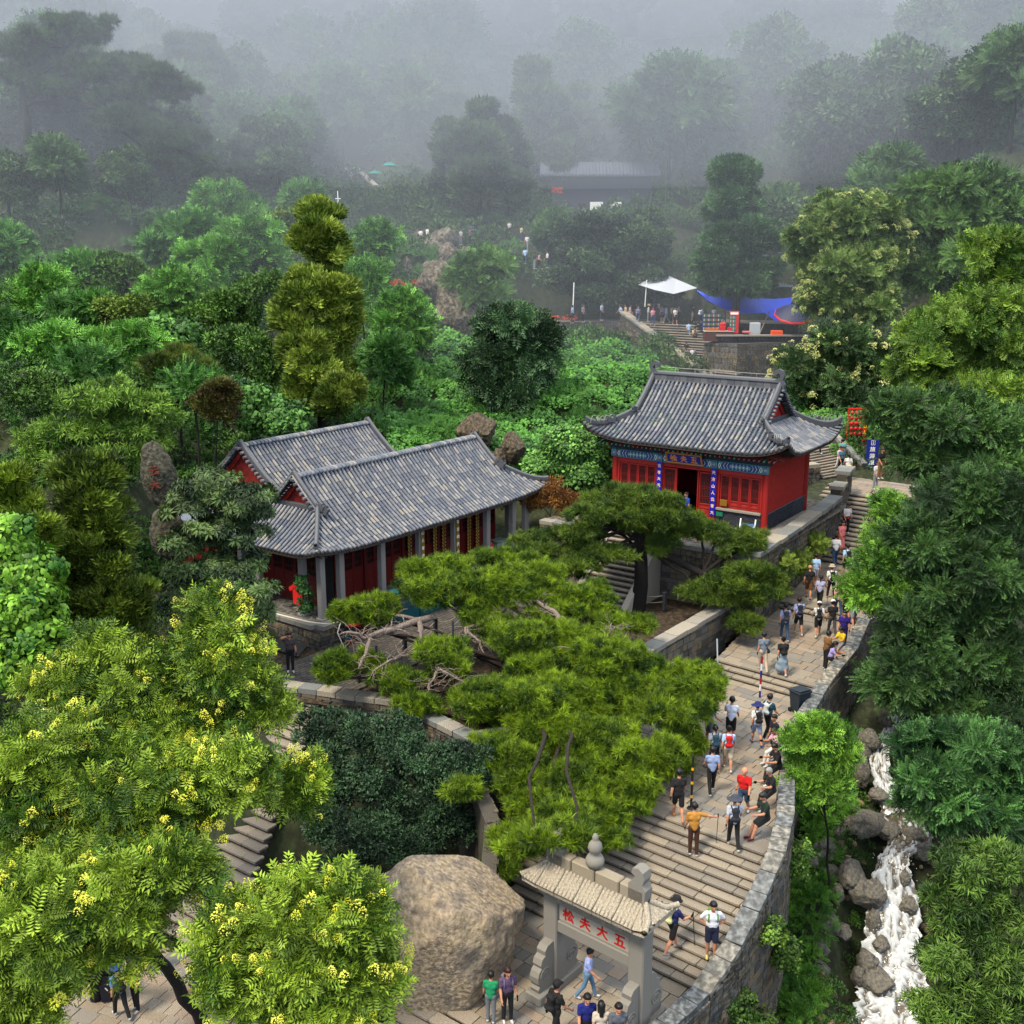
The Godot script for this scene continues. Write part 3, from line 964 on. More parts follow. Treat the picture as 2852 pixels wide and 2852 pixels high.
func glyph(b: MB,ch: String,t: Transform3D,size: float,wide := 0.09,thick := 0.012) -> void:  # centred on t, facing +Z
	for s in GLYPH[ch]:
		for k in range(0,s.size() - 2,2):
			var p := Vector3((s[k] - 50) * 0.01,(50 - s[k + 1]) * 0.01,0) * size
			var q := Vector3((s[k + 2] - 50) * 0.01,(50 - s[k + 3]) * 0.01,0) * size
			var d := (q - p).normalized()
			b.box(t * Transform3D(Basis(d,Vector3(-d.y,d.x,0),Vector3(0,0,1)),(p + q) * 0.5),Vector3(p.distance_to(q) + wide * size * 0.7,wide * size,thick * (1.0 + 0.01 * k)))

func painted_beam() -> StandardMaterial3D:
	if not M.has("painted_beam"):
		var im := Image.create(512,96,false,Image.FORMAT_RGB8)
		im.fill(Color(0.05,0.12,0.34))
		im.fill_rect(Rect2i(0,0,512,8),Color(0.10,0.36,0.38))
		im.fill_rect(Rect2i(0,88,512,8),Color(0.10,0.36,0.38))
		for x in 512:
			for y in range(10,86):
				var c := Color(0.05,0.12,0.34)
				var dy := absf(y - 48.0) / 38.0
				if x < 40 or x > 471:
					var e := absf((x if x < 40 else 511 - x) - 20.0) / 20.0
					c = Color(0.08,0.33,0.35)
					if e + dy < 0.9: c = Color(0.75,0.78,0.72)
					if e + dy < 0.6: c = Color(0.06,0.14,0.4)
					if e + dy < 0.25: c = Color(0.75,0.55,0.15)
				elif x < 150 or x > 361:
					var e := fposmod((x if x < 150 else 511 - x) - 40.0 + 22.0 * (1.0 - dy),37.0)
					c = Color(0.08,0.30,0.36) if e < 9.0 else (Color(0.72,0.76,0.74) if e < 13.0 else Color(0.05,0.12,0.36))
				else:
					var e := absf(fposmod(x - 150.0,42.0) - 21.0) / 21.0
					if e + dy < 0.95: c = Color(0.55,0.66,0.66)
					if e + dy < 0.78: c = Color(0.12,0.36,0.40)
					if e + dy < 0.35: c = Color(0.70,0.72,0.62)
				im.set_pixel(x,y,c)
		var m := StandardMaterial3D.new()
		m.albedo_texture = ImageTexture.create_from_image(im)
		m.roughness = 0.7
		M["painted_beam"] = m
	return M["painted_beam"]

func uv_box(t: Transform3D,s: Vector3) -> ArrayMesh:  # a box whose front face (+Z) shows the whole picture
	var b := MB.new()
	b.box(Transform3D(t.basis,t.origin - t.basis.z * 0.004),Vector3(s.x,s.y,s.z - 0.008))
	for k in b.u.size():
		b.u[k] = Vector2(0.02,0.02)
	var h := s * 0.5
	b.quad(t * Vector3(-h.x,-h.y,h.z),t * Vector3(h.x,-h.y,h.z),t * Vector3(h.x,h.y,h.z),t * Vector3(-h.x,h.y,h.z))
	return b.mesh()

func simple_box(t: Transform3D,s: Vector3,ch := 0.0) -> ArrayMesh:
	var b := MB.new()
	b.box(t,s,ch)
	return b.mesh()

func bricks_on(o: Node3D,org: Vector3,x: Vector3,long: float,high: float,limit: int) -> void:
	var f := frame(org,x)
	var xf := []
	var rows := roundi(high / 0.085)
	for r in rows:
		var s := -0.14 if r % 2 else 0.0
		while s < long - 0.03:
			var s0 := maxf(s,0.0)
			var e := minf(s + 0.28,long)
			if e - s0 > 0.04:
				xf.append(block(org + x * ((s0 + e) * 0.5) + Vector3(0,high * (r + 0.5) / rows,0) + f.basis.z * rnd(-0.004,0.003),x,Vector3(e - s0 - 0.014,high / rows - 0.014,0.08)))
			s += 0.28
	part(o,"brick_bed",simple_box(Transform3D(f.basis,org + x * (long * 0.5) + Vector3(0,high * 0.5,0) - f.basis.z * 0.06),Vector3(long,high,0.14)),mat("brick_mortar",Color(0.30,0.31,0.33),0.9))
	pieces(o,"brick",blocks(),tones_of("grey_brick",[Color(0.17,0.18,0.22),Color(0.14,0.155,0.19),Color(0.20,0.21,0.245)],0.7,"grain",2.0),xf,mat("grey_brick_any",Color.WHITE,0.7),limit)

func red_hall() -> void:
	var FL := Vector3(5.63,6.4,-57.38)
	var a := Vector3(0.8206,0,0.5715)
	var bk := Vector3(0.5715,0,-0.8206)
	var nf := -bk
	var W := 8.6
	var Dd := 5.7
	var o := thing("red_hall","red walled temple hall with grey tiled hip and gable roof and painted beams","temple")
	var red := mat("red_wall",Color(0.56,0.085,0.06),0.75,"wash",0.25)
	var redd := mat("red_frame",Color(0.56,0.075,0.05),0.6,"fine",1.0)
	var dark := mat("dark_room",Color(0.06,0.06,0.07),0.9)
	var stone := mat("pale_stone",Color(0.56,0.53,0.49),0.85,"grain",1.0,1.0)
	var P := func(x: float,y: float,d: float) -> Vector3: return FL + a * x + bk * d + Vector3(0,y - 6.4,0)
	# plinth of slabs
	for k in 7:
		part(o,"plinth_slab",blocks()[k % 3],stone,block(P.call(-1.1 + 1.55 * (k + 0.5) - 0.02,6.3,-0.75),a,Vector3(1.53,0.3,0.7)))
	for k in 4:
		part(o,"plinth_slab",blocks()[k % 3],stone,block(P.call(W + 0.62,6.3,-0.38 + 1.65 * (k + 0.5)),bk,Vector3(1.63,0.3,0.8)))
	part(o,"plinth",simple_box(Transform3D(frame(Vector3.ZERO,a).basis,P.call(W * 0.5,6.25,Dd * 0.5)),Vector3(W + 0.4,0.3,Dd + 0.2)),stone)
	# side and rear walls
	var sb := MB.new()
	var fr := frame(Vector3.ZERO,a).basis
	sb.box(Transform3D(fr,P.call(W - 0.15,8.5,Dd * 0.5)),Vector3(0.3,2.6,Dd - 0.3))
	part(o,"side_wall",sb.mesh(),red)
	sb = MB.new()
	sb.box(Transform3D(fr,P.call(0.15,8.1,Dd * 0.5)),Vector3(0.3,3.4,Dd - 0.3))
	part(o,"side_wall",sb.mesh(),red)
	sb = MB.new()
	sb.box(Transform3D(fr,P.call(W * 0.5,8.1,Dd - 0.15)),Vector3(W - 0.6,3.4,0.3))
	part(o,"rear_wall",sb.mesh(),red)
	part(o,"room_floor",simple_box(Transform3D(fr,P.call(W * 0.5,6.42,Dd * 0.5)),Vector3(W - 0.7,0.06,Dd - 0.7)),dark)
	bricks_on(o,P.call(W + 0.05,6.42,0.22),bk,Dd - 0.4,0.82,130)
	# columns
	for x in [0.0,2.75,5.85,W]:
		var c := MB.new()
		c.tube([P.call(x,6.4,0.0),P.call(x,9.8,0.0)],[0.17,0.16],12)
		part(o,"column",c.mesh(),redd)
	var rear := MB.new()
	rear.tube([P.call(W,6.4,Dd - 0.1),P.call(W,9.8,Dd - 0.1)],[0.17,0.16],12)
	part(o,"column",rear.mesh(),redd)
	# bays
	for bay in [[0.16,2.59],[6.01,8.44]]:
		var x0: float = bay[0]; var x1: float = bay[1]
		bricks_on(o,P.call(x0,6.42,-0.04),a,x1 - x0,0.78,120)
		part(o,"stone_sill",simple_box(Transform3D(fr,P.call((x0 + x1) * 0.5,7.27,-0.05)),Vector3(x1 - x0,0.13,0.28),0.02),stone)
		var n := 4
		for k in n:
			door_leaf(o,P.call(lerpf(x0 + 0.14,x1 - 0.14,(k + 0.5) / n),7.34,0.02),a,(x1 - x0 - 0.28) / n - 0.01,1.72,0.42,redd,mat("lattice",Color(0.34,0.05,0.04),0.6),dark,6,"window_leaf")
		for x in [x0 + 0.06,x1 - 0.06]:
			part(o,"window_post",simple_box(Transform3D(fr,P.call(x,8.2,0.0)),Vector3(0.12,1.74,0.13),0.01),redd)
		part(o,"window_head",simple_box(Transform3D(fr,P.call((x0 + x1) * 0.5,9.2,0.0)),Vector3(x1 - x0,0.24,0.12),0.01),redd)
	for x in [3.28,5.32]:
		door_leaf(o,P.call(x,6.46,0.02),a,0.7,2.6,0.95,redd,mat("lattice",Color(0.34,0.05,0.04),0.6),dark,6)
	for x in [2.93,3.68,4.92,5.68]:
		part(o,"door_post",simple_box(Transform3D(fr,P.call(x,7.77,0.0)),Vector3(0.07,2.7,0.14),0.01),redd)
	part(o,"door_head",simple_box(Transform3D(fr,P.call(4.3,9.22,0.0)),Vector3(2.78,0.2,0.13),0.01),redd)
	part(o,"threshold",simple_box(Transform3D(fr,P.call(4.3,6.5,0.0)),Vector3(1.2,0.14,0.16),0.01),redd)
	# painted beams, brackets, rafters
	for s in [[0.17,2.58],[2.92,5.68],[6.02,8.43]]:
		part(o,"painted_beam",uv_box(Transform3D(Basis(a,Vector3.UP,nf),P.call((s[0] + s[1]) * 0.5,9.56,-0.06)),Vector3(s[1] - s[0],0.44,0.2)),painted_beam())
	part(o,"painted_beam",uv_box(Transform3D(Basis(bk * -1.0,Vector3.UP,a),P.call(W + 0.02,9.95,Dd * 0.5)),Vector3(Dd,0.34,0.2)),mat("blue_beam",Color(0.10,0.13,0.18),0.8))
	for x in [0.0,2.75,5.85,W]:
		part(o,"beam_end",uv_box(Transform3D(Basis(a,Vector3.UP,nf),P.call(x,9.58,-0.14)),Vector3(0.3,0.42,0.18)),painted_beam())
	part(o,"eave_beam",uv_box(Transform3D(Basis(a,Vector3.UP,nf),P.call(W * 0.5,9.96,-0.12)),Vector3(W + 0.5,0.28,0.2)),mat("blue_beam",Color(0.10,0.13,0.18),0.8))
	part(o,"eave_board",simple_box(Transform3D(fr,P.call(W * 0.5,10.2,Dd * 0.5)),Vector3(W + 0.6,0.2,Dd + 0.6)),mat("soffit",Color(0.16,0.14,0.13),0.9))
	var rx := []
	for k in 40:
		rx.append(block(P.call(-0.85 + 10.3 * (k + 0.5) / 40.0,10.22,-0.55),(nf + Vector3(0,-0.12,0)).normalized(),Vector3(1.0,0.07,0.07)))
	for k in 24:
		rx.append(block(P.call(W + 0.55,10.27,-0.6 + 6.9 * (k + 0.5) / 24.0),(a + Vector3(0,-0.12,0)).normalized(),Vector3(1.0,0.07,0.07)))
	pieces(o,"rafter",[blocks()[0]],tones_of("rafter",[Color(0.32,0.10,0.08),Color(0.12,0.25,0.2)],0.8),rx,mat("rafter_any",Color.WHITE),80)
	# roof
	var r := Roof.new()
	r.org = P.call(W * 0.5,6.4,Dd * 0.5) * Vector3(1,0,1)
	r.U = a; r.V = nf; r.Lg = 3.75; r.Le = 5.75; r.Dp = 3.95; r.Ye = 10.45; r.Yr = 13.3; r.lift = 0.75; r.k = 0.42; r.hip = true
	roof_of(o,r,0.25,0.3,300)
	ridge_bars(o,r,0.26,0.3,true)
	gable(o,r,1.0,0.42,red,redd)
	gable(o,r,-1.0,0.42,red,redd)
	var m := mat("ridge",Color.WHITE)
	for k in 18:
		part(o,"ridge_brick",blocks()[k % 3],mat("ridge_brick_%d" % (k % 3),[Color(0.34,0.35,0.37),Color(0.38,0.39,0.40),Color(0.31,0.32,0.35)][k % 3],0.8,"grain",1.5),block(r.org + a * (-3.55 + 7.1 * (k + 0.5) / 18.0) + Vector3(0,13.42,0),a,Vector3(0.385,0.3,0.26)))
	for y in [13.24,13.6]:
		part(o,"ridge_moulding",simple_box(Transform3D(fr,r.org + Vector3(0,y,0)),Vector3(7.2,0.08,0.36),0.02),m)
	var cap := MB.new()
	cap.tube([r.org + a * -3.6 + Vector3(0,13.66,0),r.org + a * 3.6 + Vector3(0,13.66,0)],[0.1,0.1],8)
	part(o,"ridge_cap",cap.mesh(),mat("ridge_cap",Color.WHITE))
	# dragon ornaments at both ends: a curled tail
	for s in [-1.0,1.0]:
		var d := MB.new()
		d.extrude(PackedVector2Array([Vector2(-0.1,0),Vector2(0.5,0),Vector2(0.55,0.3),Vector2(0.42,0.5),Vector2(0.5,0.72),Vector2(0.42,0.98),Vector2(0.18,1.08),Vector2(-0.04,0.98),Vector2(-0.1,0.8),Vector2(0.06,0.72),Vector2(0.16,0.84),Vector2(0.27,0.8),Vector2(0.28,0.66),Vector2(0.1,0.55),Vector2(-0.14,0.4),Vector2(-0.3,0.22)]),Transform3D(Basis(),Vector3(0,0,-0.12)),0.24)
		part(o,"dragon_ornament",d.mesh(),m,Transform3D(Basis(a * s,Vector3.UP,a.cross(Vector3.UP) * s),r.org + a * (3.35 * s) + Vector3(0,13.2,0)))
	# small beasts along the hips and the wires over them
	for c in [[1.0,1.0],[-1.0,1.0],[1.0,-1.0]]:
		for k in 5:
			var f: float = 0.5 + 0.11 * k
			var q := r.p(lerpf(3.7,5.27,f) * c[0],lerpf(2.3,3.82,f) * c[1],0.24 + 0.1 * f * f)
			part(o,"roof_beast",beast(),m,Transform3D(frame(Vector3.ZERO,(a * c[0] + nf * c[1]).normalized()).basis.scaled(Vector3.ONE * (0.55 if k == 0 else 0.3)),q))
			var w := MB.new()
			var arc := []
			for j in 9:
				var g := PI * j / 8.0
				arc.append(q + (a * c[0] + nf * c[1]).normalized() * (cos(g) * 0.2) + Vector3(0,sin(g) * 0.42,0))
			w.tube(arc,arc.map(func(_p): return 0.012),4)
			part(o,"lightning_wire",w.mesh(),mat("wire",Color(0.55,0.55,0.55),0.5))
	var lw := MB.new()
	var line := []
	for k in 13:
		line.append(r.org + a * (-3.5 + 7.0 * k / 12.0) + Vector3(0,13.95,0))
	lw.tube(line,line.map(func(_p): return 0.012),4)
	for k in 7:
		lw.tube([line[k * 2],line[k * 2] - Vector3(0,0.25,0)],[0.012,0.012],4)
	part(o,"lightning_wire",lw.mesh(),mat("wire",Color.WHITE))
	# the tilted name board over the door
	var tilt := Transform3D(Basis(a,Vector3.UP,nf),P.call(4.25,9.72,-0.42)) * Transform3D(Basis(Vector3.RIGHT,0.35),Vector3.ZERO)
	var board := part(o,"name_board",simple_box(tilt,Vector3(1.9,0.52,0.06),0.01),mat("board_blue",Color(0.06,0.12,0.42),0.5))
	var fb := MB.new()
	for y in [-0.28,0.28]:
		fb.box(tilt * Transform3D(Basis(),Vector3(0,y,0.01)),Vector3(2.06,0.08,0.1),0.015)
	for x in [-0.99,0.99]:
		fb.box(tilt * Transform3D(Basis(),Vector3(x,0,0.01)),Vector3(0.08,0.48,0.096),0.015)
	part(board,"board_frame",fb.mesh(),mat("gold",Color(0.55,0.36,0.10),0.5))
	var gl := MB.new()
	for k in 3:
		glyph(gl,["song","fu","wu"][k],tilt * Transform3D(Basis(),Vector3(-0.58 + 0.58 * k,0,0.036)),0.4,0.12)
	part(board,"board_lettering",gl.mesh(),mat("gold_paint",Color(0.72,0.45,0.14),0.5))
	# blue couplet boards on the two middle columns
	for k in 2:
		var t := Transform3D(Basis(a,Vector3.UP,nf),P.call([2.75,5.85][k],8.1,-0.2))
		var c := part(o,"couplet_board",simple_box(t,Vector3(0.3,2.5,0.04),0.008),mat("couplet_blue",Color(0.03,0.06,0.5),0.5))
		gl = MB.new()
		var txt := ["yun","shan","tian","you2","ren","fang","da"]
		for j in 7:
			glyph(gl,txt[(j * 3 + k * 2) % 7],t * Transform3D(Basis(),Vector3(0,1.05 - 0.35 * j,0.024)),0.2,0.13)
		part(c,"couplet_lettering",gl.mesh(),mat("pale_gold",Color(0.80,0.66,0.55),0.5))

func veranda_hall() -> void:
	var A := Vector3(-8.23,4.6,-44.31)
	var u := Vector3(0.6,0,-0.8)
	var w := Vector3(0.8,0,0.6)
	var fr := frame(Vector3.ZERO,u).basis
	var o := thing("veranda_hall","long dark red hall with grey stone veranda columns and rolled tile roof","temple")
	var P := func(x: float,y: float,d: float) -> Vector3: return A + u * x - w * d + Vector3(0,y - 4.6,0)
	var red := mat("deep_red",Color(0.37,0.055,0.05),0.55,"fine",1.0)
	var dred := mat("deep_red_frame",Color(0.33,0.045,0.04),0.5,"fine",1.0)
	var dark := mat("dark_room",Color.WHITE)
	var stone := mat("column_stone",Color(0.52,0.51,0.50),0.85,"fine",2.0,0.5)
	# columns of squared stone
	var spots := []
	for x in [0.0,1.15,3.75,6.35,8.95,11.55,13.75,14.9]:
		spots.append([x,0.0])
	for d in [1.15,4.05,5.2]:
		spots.append([0.0,d]); spots.append([14.9,d])
	for s in spots:
		var c := MB.new()
		c.box(Transform3D(fr,P.call(s[0],6.2,s[1])),Vector3(0.3,3.2,0.3),0.03)
		part(o,"column",c.mesh(),stone)
		part(o,"column_base",simple_box(Transform3D(fr,P.call(s[0],4.65,s[1])),Vector3(0.42,0.14,0.42),0.03),stone)
	# veranda floor, edge slabs, rubble below
	part(o,"veranda_floor",simple_box(Transform3D(fr,P.call(7.45,4.49,2.6)),Vector3(15.7,0.2,6.0)),mat("veranda_stone",Color(0.40,0.39,0.37),0.8,"blotch",0.6))
	for k in 14:
		part(o,"edge_slab",blocks()[k % 3],mat("edge_stone",Color(0.50,0.49,0.47),0.85,"grain",1.0,1.0),block(P.call(-0.62 + 16.1 * (k + 0.5) / 14.0,4.52,-0.45),u,Vector3(1.13,0.2,0.5)))
	for k in 6:
		part(o,"edge_slab",blocks()[k % 3],mat("edge_stone",Color.WHITE),block(P.call(-0.6,4.52,-0.2 + 6.2 * (k + 0.5) / 6.0),w,Vector3(1.01,0.2,0.5)))
	rubble_wall(o,[[P.call(-0.75,3.4,6.0),4.42],[P.call(-0.75,3.4,-0.62),4.42],[P.call(15.5,3.4,-0.62),4.42]],1.0,0.3,0.4,120,Color(0.30,0.28,0.25),"foundation_stone")
	# red walls set back behind the veranda
	for s in [[1.15,13.75,1.15],[1.15,13.75,5.1]]:
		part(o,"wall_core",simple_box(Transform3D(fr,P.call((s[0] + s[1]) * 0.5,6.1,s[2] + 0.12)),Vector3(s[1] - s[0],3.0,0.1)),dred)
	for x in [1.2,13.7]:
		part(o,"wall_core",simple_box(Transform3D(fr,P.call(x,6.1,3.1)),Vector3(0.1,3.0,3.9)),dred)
	var bays := [1.15,3.75,6.35,8.95,11.55,13.75]
	for k in 5:
		var x0: float = bays[k]; var x1: float = bays[k + 1]
		for j in 4:
			if k == 0 and j == 0:
				continue
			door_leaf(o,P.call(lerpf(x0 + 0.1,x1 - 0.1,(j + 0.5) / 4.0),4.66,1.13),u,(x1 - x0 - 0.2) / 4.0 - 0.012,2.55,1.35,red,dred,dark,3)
		part(o,"door_post",simple_box(Transform3D(fr,P.call(x0,5.95,1.1)),Vector3(0.16,2.7,0.18),0.01),dred)
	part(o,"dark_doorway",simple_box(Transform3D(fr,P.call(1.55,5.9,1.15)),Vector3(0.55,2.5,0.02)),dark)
	for j in 5:
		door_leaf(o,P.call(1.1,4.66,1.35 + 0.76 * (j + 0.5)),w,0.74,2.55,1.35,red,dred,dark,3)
	part(o,"door_head",simple_box(Transform3D(fr,P.call(7.45,7.38,1.1)),Vector3(12.6,0.3,0.16),0.01),dred)
	# beams, brackets and rafters
	var wood := mat("dark_beam",Color(0.15,0.16,0.18),0.8,"grain",1.0)
	for d in [0.0,5.2]:
		part(o,"eave_beam",simple_box(Transform3D(fr,P.call(7.45,7.72,d)),Vector3(15.6,0.26,0.24),0.02),wood)
	for x in [0.0,14.9]:
		part(o,"eave_beam",simple_box(Transform3D(fr,P.call(x,7.715,2.6)),Vector3(0.23,0.25,4.9),0.02),wood)
	for k in 7:
		var xs := [0.0,1.15,3.75,6.35,8.95,11.55,13.75,14.9]
		for e in [[xs[k] + 0.15,1.0],[xs[k + 1] - 0.15,-1.0]]:
			var br := MB.new()
			br.extrude(PackedVector2Array([Vector2(0,0),Vector2(0.42,0),Vector2(0.34,-0.1),Vector2(0.2,-0.12),Vector2(0.14,-0.22),Vector2(0,-0.26)]),Transform3D(Basis(u * e[1],Vector3.UP,u.cross(Vector3.UP) * e[1]),P.call(e[0],7.58,0.0) - u.cross(Vector3.UP) * (0.04 * e[1])),0.08)
			part(o,"bracket",br.mesh(),wood)
	var rx := []
	for k in 60:
		rx.append(block(P.call(-0.75 + 16.4 * (k + 0.5) / 60.0,7.78,-0.35),(w + Vector3(0,-0.25,0)).normalized(),Vector3(0.9,0.07,0.07)))
	for k in 22:
		rx.append(block(P.call(-0.4,7.8,-0.4 + 6.2 * (k + 0.5) / 22.0),(-u + Vector3(0,-0.25,0)).normalized(),Vector3(0.8,0.07,0.07)))
	pieces(o,"rafter",[blocks()[0]],tones_of("dark_rafter",[Color(0.2,0.17,0.14),Color(0.24,0.2,0.12)],0.8),rx,mat("rafter_any",Color.WHITE),90)
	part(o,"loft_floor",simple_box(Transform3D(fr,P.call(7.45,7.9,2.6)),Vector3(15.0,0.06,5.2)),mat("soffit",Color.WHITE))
	var r := Roof.new()
	r.org = P.call(7.45,4.6,2.6) * Vector3(1,0,1)
	r.U = u; r.V = w; r.Lg = 6.5; r.Le = 8.5; r.Dp = 3.5; r.Ye = 7.72; r.Yr = 10.5; r.lift = 0.35; r.k = 0.34; r.hip = true
	roof_of(o,r,0.24,0.29,300)
	ridge_bars(o,r,0.22,0.2)
	gable(o,r,1.0,0.4,mat("gable_red",Color(0.48,0.07,0.05),0.7,"blotch",0.5),mat("barge_red",Color(0.60,0.11,0.06),0.7,"blotch",0.5))
	gable(o,r,-1.0,0.4,mat("gable_red",Color.WHITE),mat("barge_red",Color.WHITE))
	for c in [[1.0,1.0],[-1.0,1.0]]:
		part(o,"roof_beast",beast(),mat("ridge",Color.WHITE),Transform3D(frame(Vector3.ZERO,w).basis.scaled(Vector3.ONE * 0.62),r.p(6.35 * c[0],1.75,0.12)))
	# gilt couplet boards and checked hangings
	for k in 2:
		var x: float = [6.35,8.95][k]
		var t := Transform3D(Basis(u,Vector3.UP,w),P.call(x + 0.05,6.25,-0.18))
		var c := part(o,"couplet_board",simple_box(t,Vector3(0.24,2.3,0.04),0.006),mat("gilt",Color(0.42,0.32,0.08),0.5))
		var gl := MB.new()
		for j in 6:
			glyph(gl,["shan","ren","you2","fang","song","tian"][(j + k * 2) % 6],t * Transform3D(Basis(),Vector3(0,0.95 - 0.38 * j,0.024)),0.2,0.13)
		part(c,"couplet_lettering",gl.mesh(),mat("white_paint",Color(0.8,0.8,0.78),0.5))
	for x in [6.75,8.62,9.3,11.3,12.0]:
		var ch := MB.new()
		var n := 0
		for r2 in 26:
			for c2 in 3:
				ch.col = Color(0.36,0.22,0.03) if (r2 + c2) % 2 else Color(0.05,0.04,0.03)
				ch.box(Transform3D(fr,P.call(x + (c2 - 1.0) * 0.085,7.05 - r2 * 0.09,0.98 + 0.02 * sin(c2 * 2.0))),Vector3(0.085,0.09,0.01))
		part(o,"checked_curtain",ch.mesh(),mat("cloth_any",Color.WHITE,0.9)).set_meta("kind","stuff")

func rear_hall() -> void:
	var A := Vector3(-8.23,4.6,-44.31)
	var u := Vector3(0.6,0,-0.8)
	var w := Vector3(0.8,0,0.6)
	var fr := frame(Vector3.ZERO,u).basis
	var o := thing("rear_hall","red gabled hall with curved grey tile roof half hidden behind the veranda hall","temple")
	var P := func(x: float,y: float,d: float) -> Vector3: return A + u * x - w * d + Vector3(0,y - 4.6,0)
	var r := Roof.new()
	r.org = P.call(7.2,4.6,8.3) * Vector3(1,0,1)
	r.U = u; r.V = w; r.Lg = 4.5; r.Le = 4.5; r.Dp = 2.95; r.Ye = 8.7; r.Yr = 11.0; r.lift = 0.0; r.k = 0.34; r.hip = false
	roof_of(o,r,0.24,0.29,300)
	ridge_bars(o,r,0.22,0.22)
	var red := mat("deep_red",Color.WHITE)
	part(o,"wall",simple_box(Transform3D(fr,P.call(7.2,6.5,8.3)),Vector3(8.2,4.6,4.9)),mat("gable_red",Color.WHITE))
	gable(o,r,1.0,0.3,mat("gable_red",Color.WHITE),mat("barge_red",Color.WHITE))
	gable(o,r,-1.0,0.3,mat("gable_red",Color.WHITE),mat("barge_red",Color.WHITE))
	for s in [-1.0,1.0]:
		part(o,"gable_beam",simple_box(Transform3D(fr,P.call(7.2 + 4.25 * s,9.0,8.3)),Vector3(0.1,0.2,4.6),0.02),red)
	# low white roofed lean-to with red hoops beside its gable
	var l := thing("flat_roof_annex","small red annex with flat white roof and red rail hoops at the rear hall's gable","annex")
	part(l,"wall",simple_box(Transform3D(fr,P.call(0.9,6.2,7.4)),Vector3(3.0,3.2,3.4)),mat("gable_red",Color.WHITE))
	part(l,"roof_slab",simple_box(Transform3D(fr,P.call(0.9,7.9,7.4)),Vector3(3.3,0.16,3.8),0.02),mat("white_slab",Color(0.66,0.67,0.68),0.8,"grain",0.8))
	for k in 3:
		var b := MB.new()
		var arc := []
		for j in 9:
			var g := PI * j / 8.0
			arc.append(P.call(2.2 - 0.55 * k + cos(g) * 0.2,8.0 + (0.35 + sin(g) * 0.2 if j > 0 and j < 8 else 0.0),6.0))
		b.tube(arc,arc.map(func(_p): return 0.03),6)
		part(l,"rail_hoop",b.mesh(),mat("rail_red",Color(0.62,0.07,0.05),0.5))

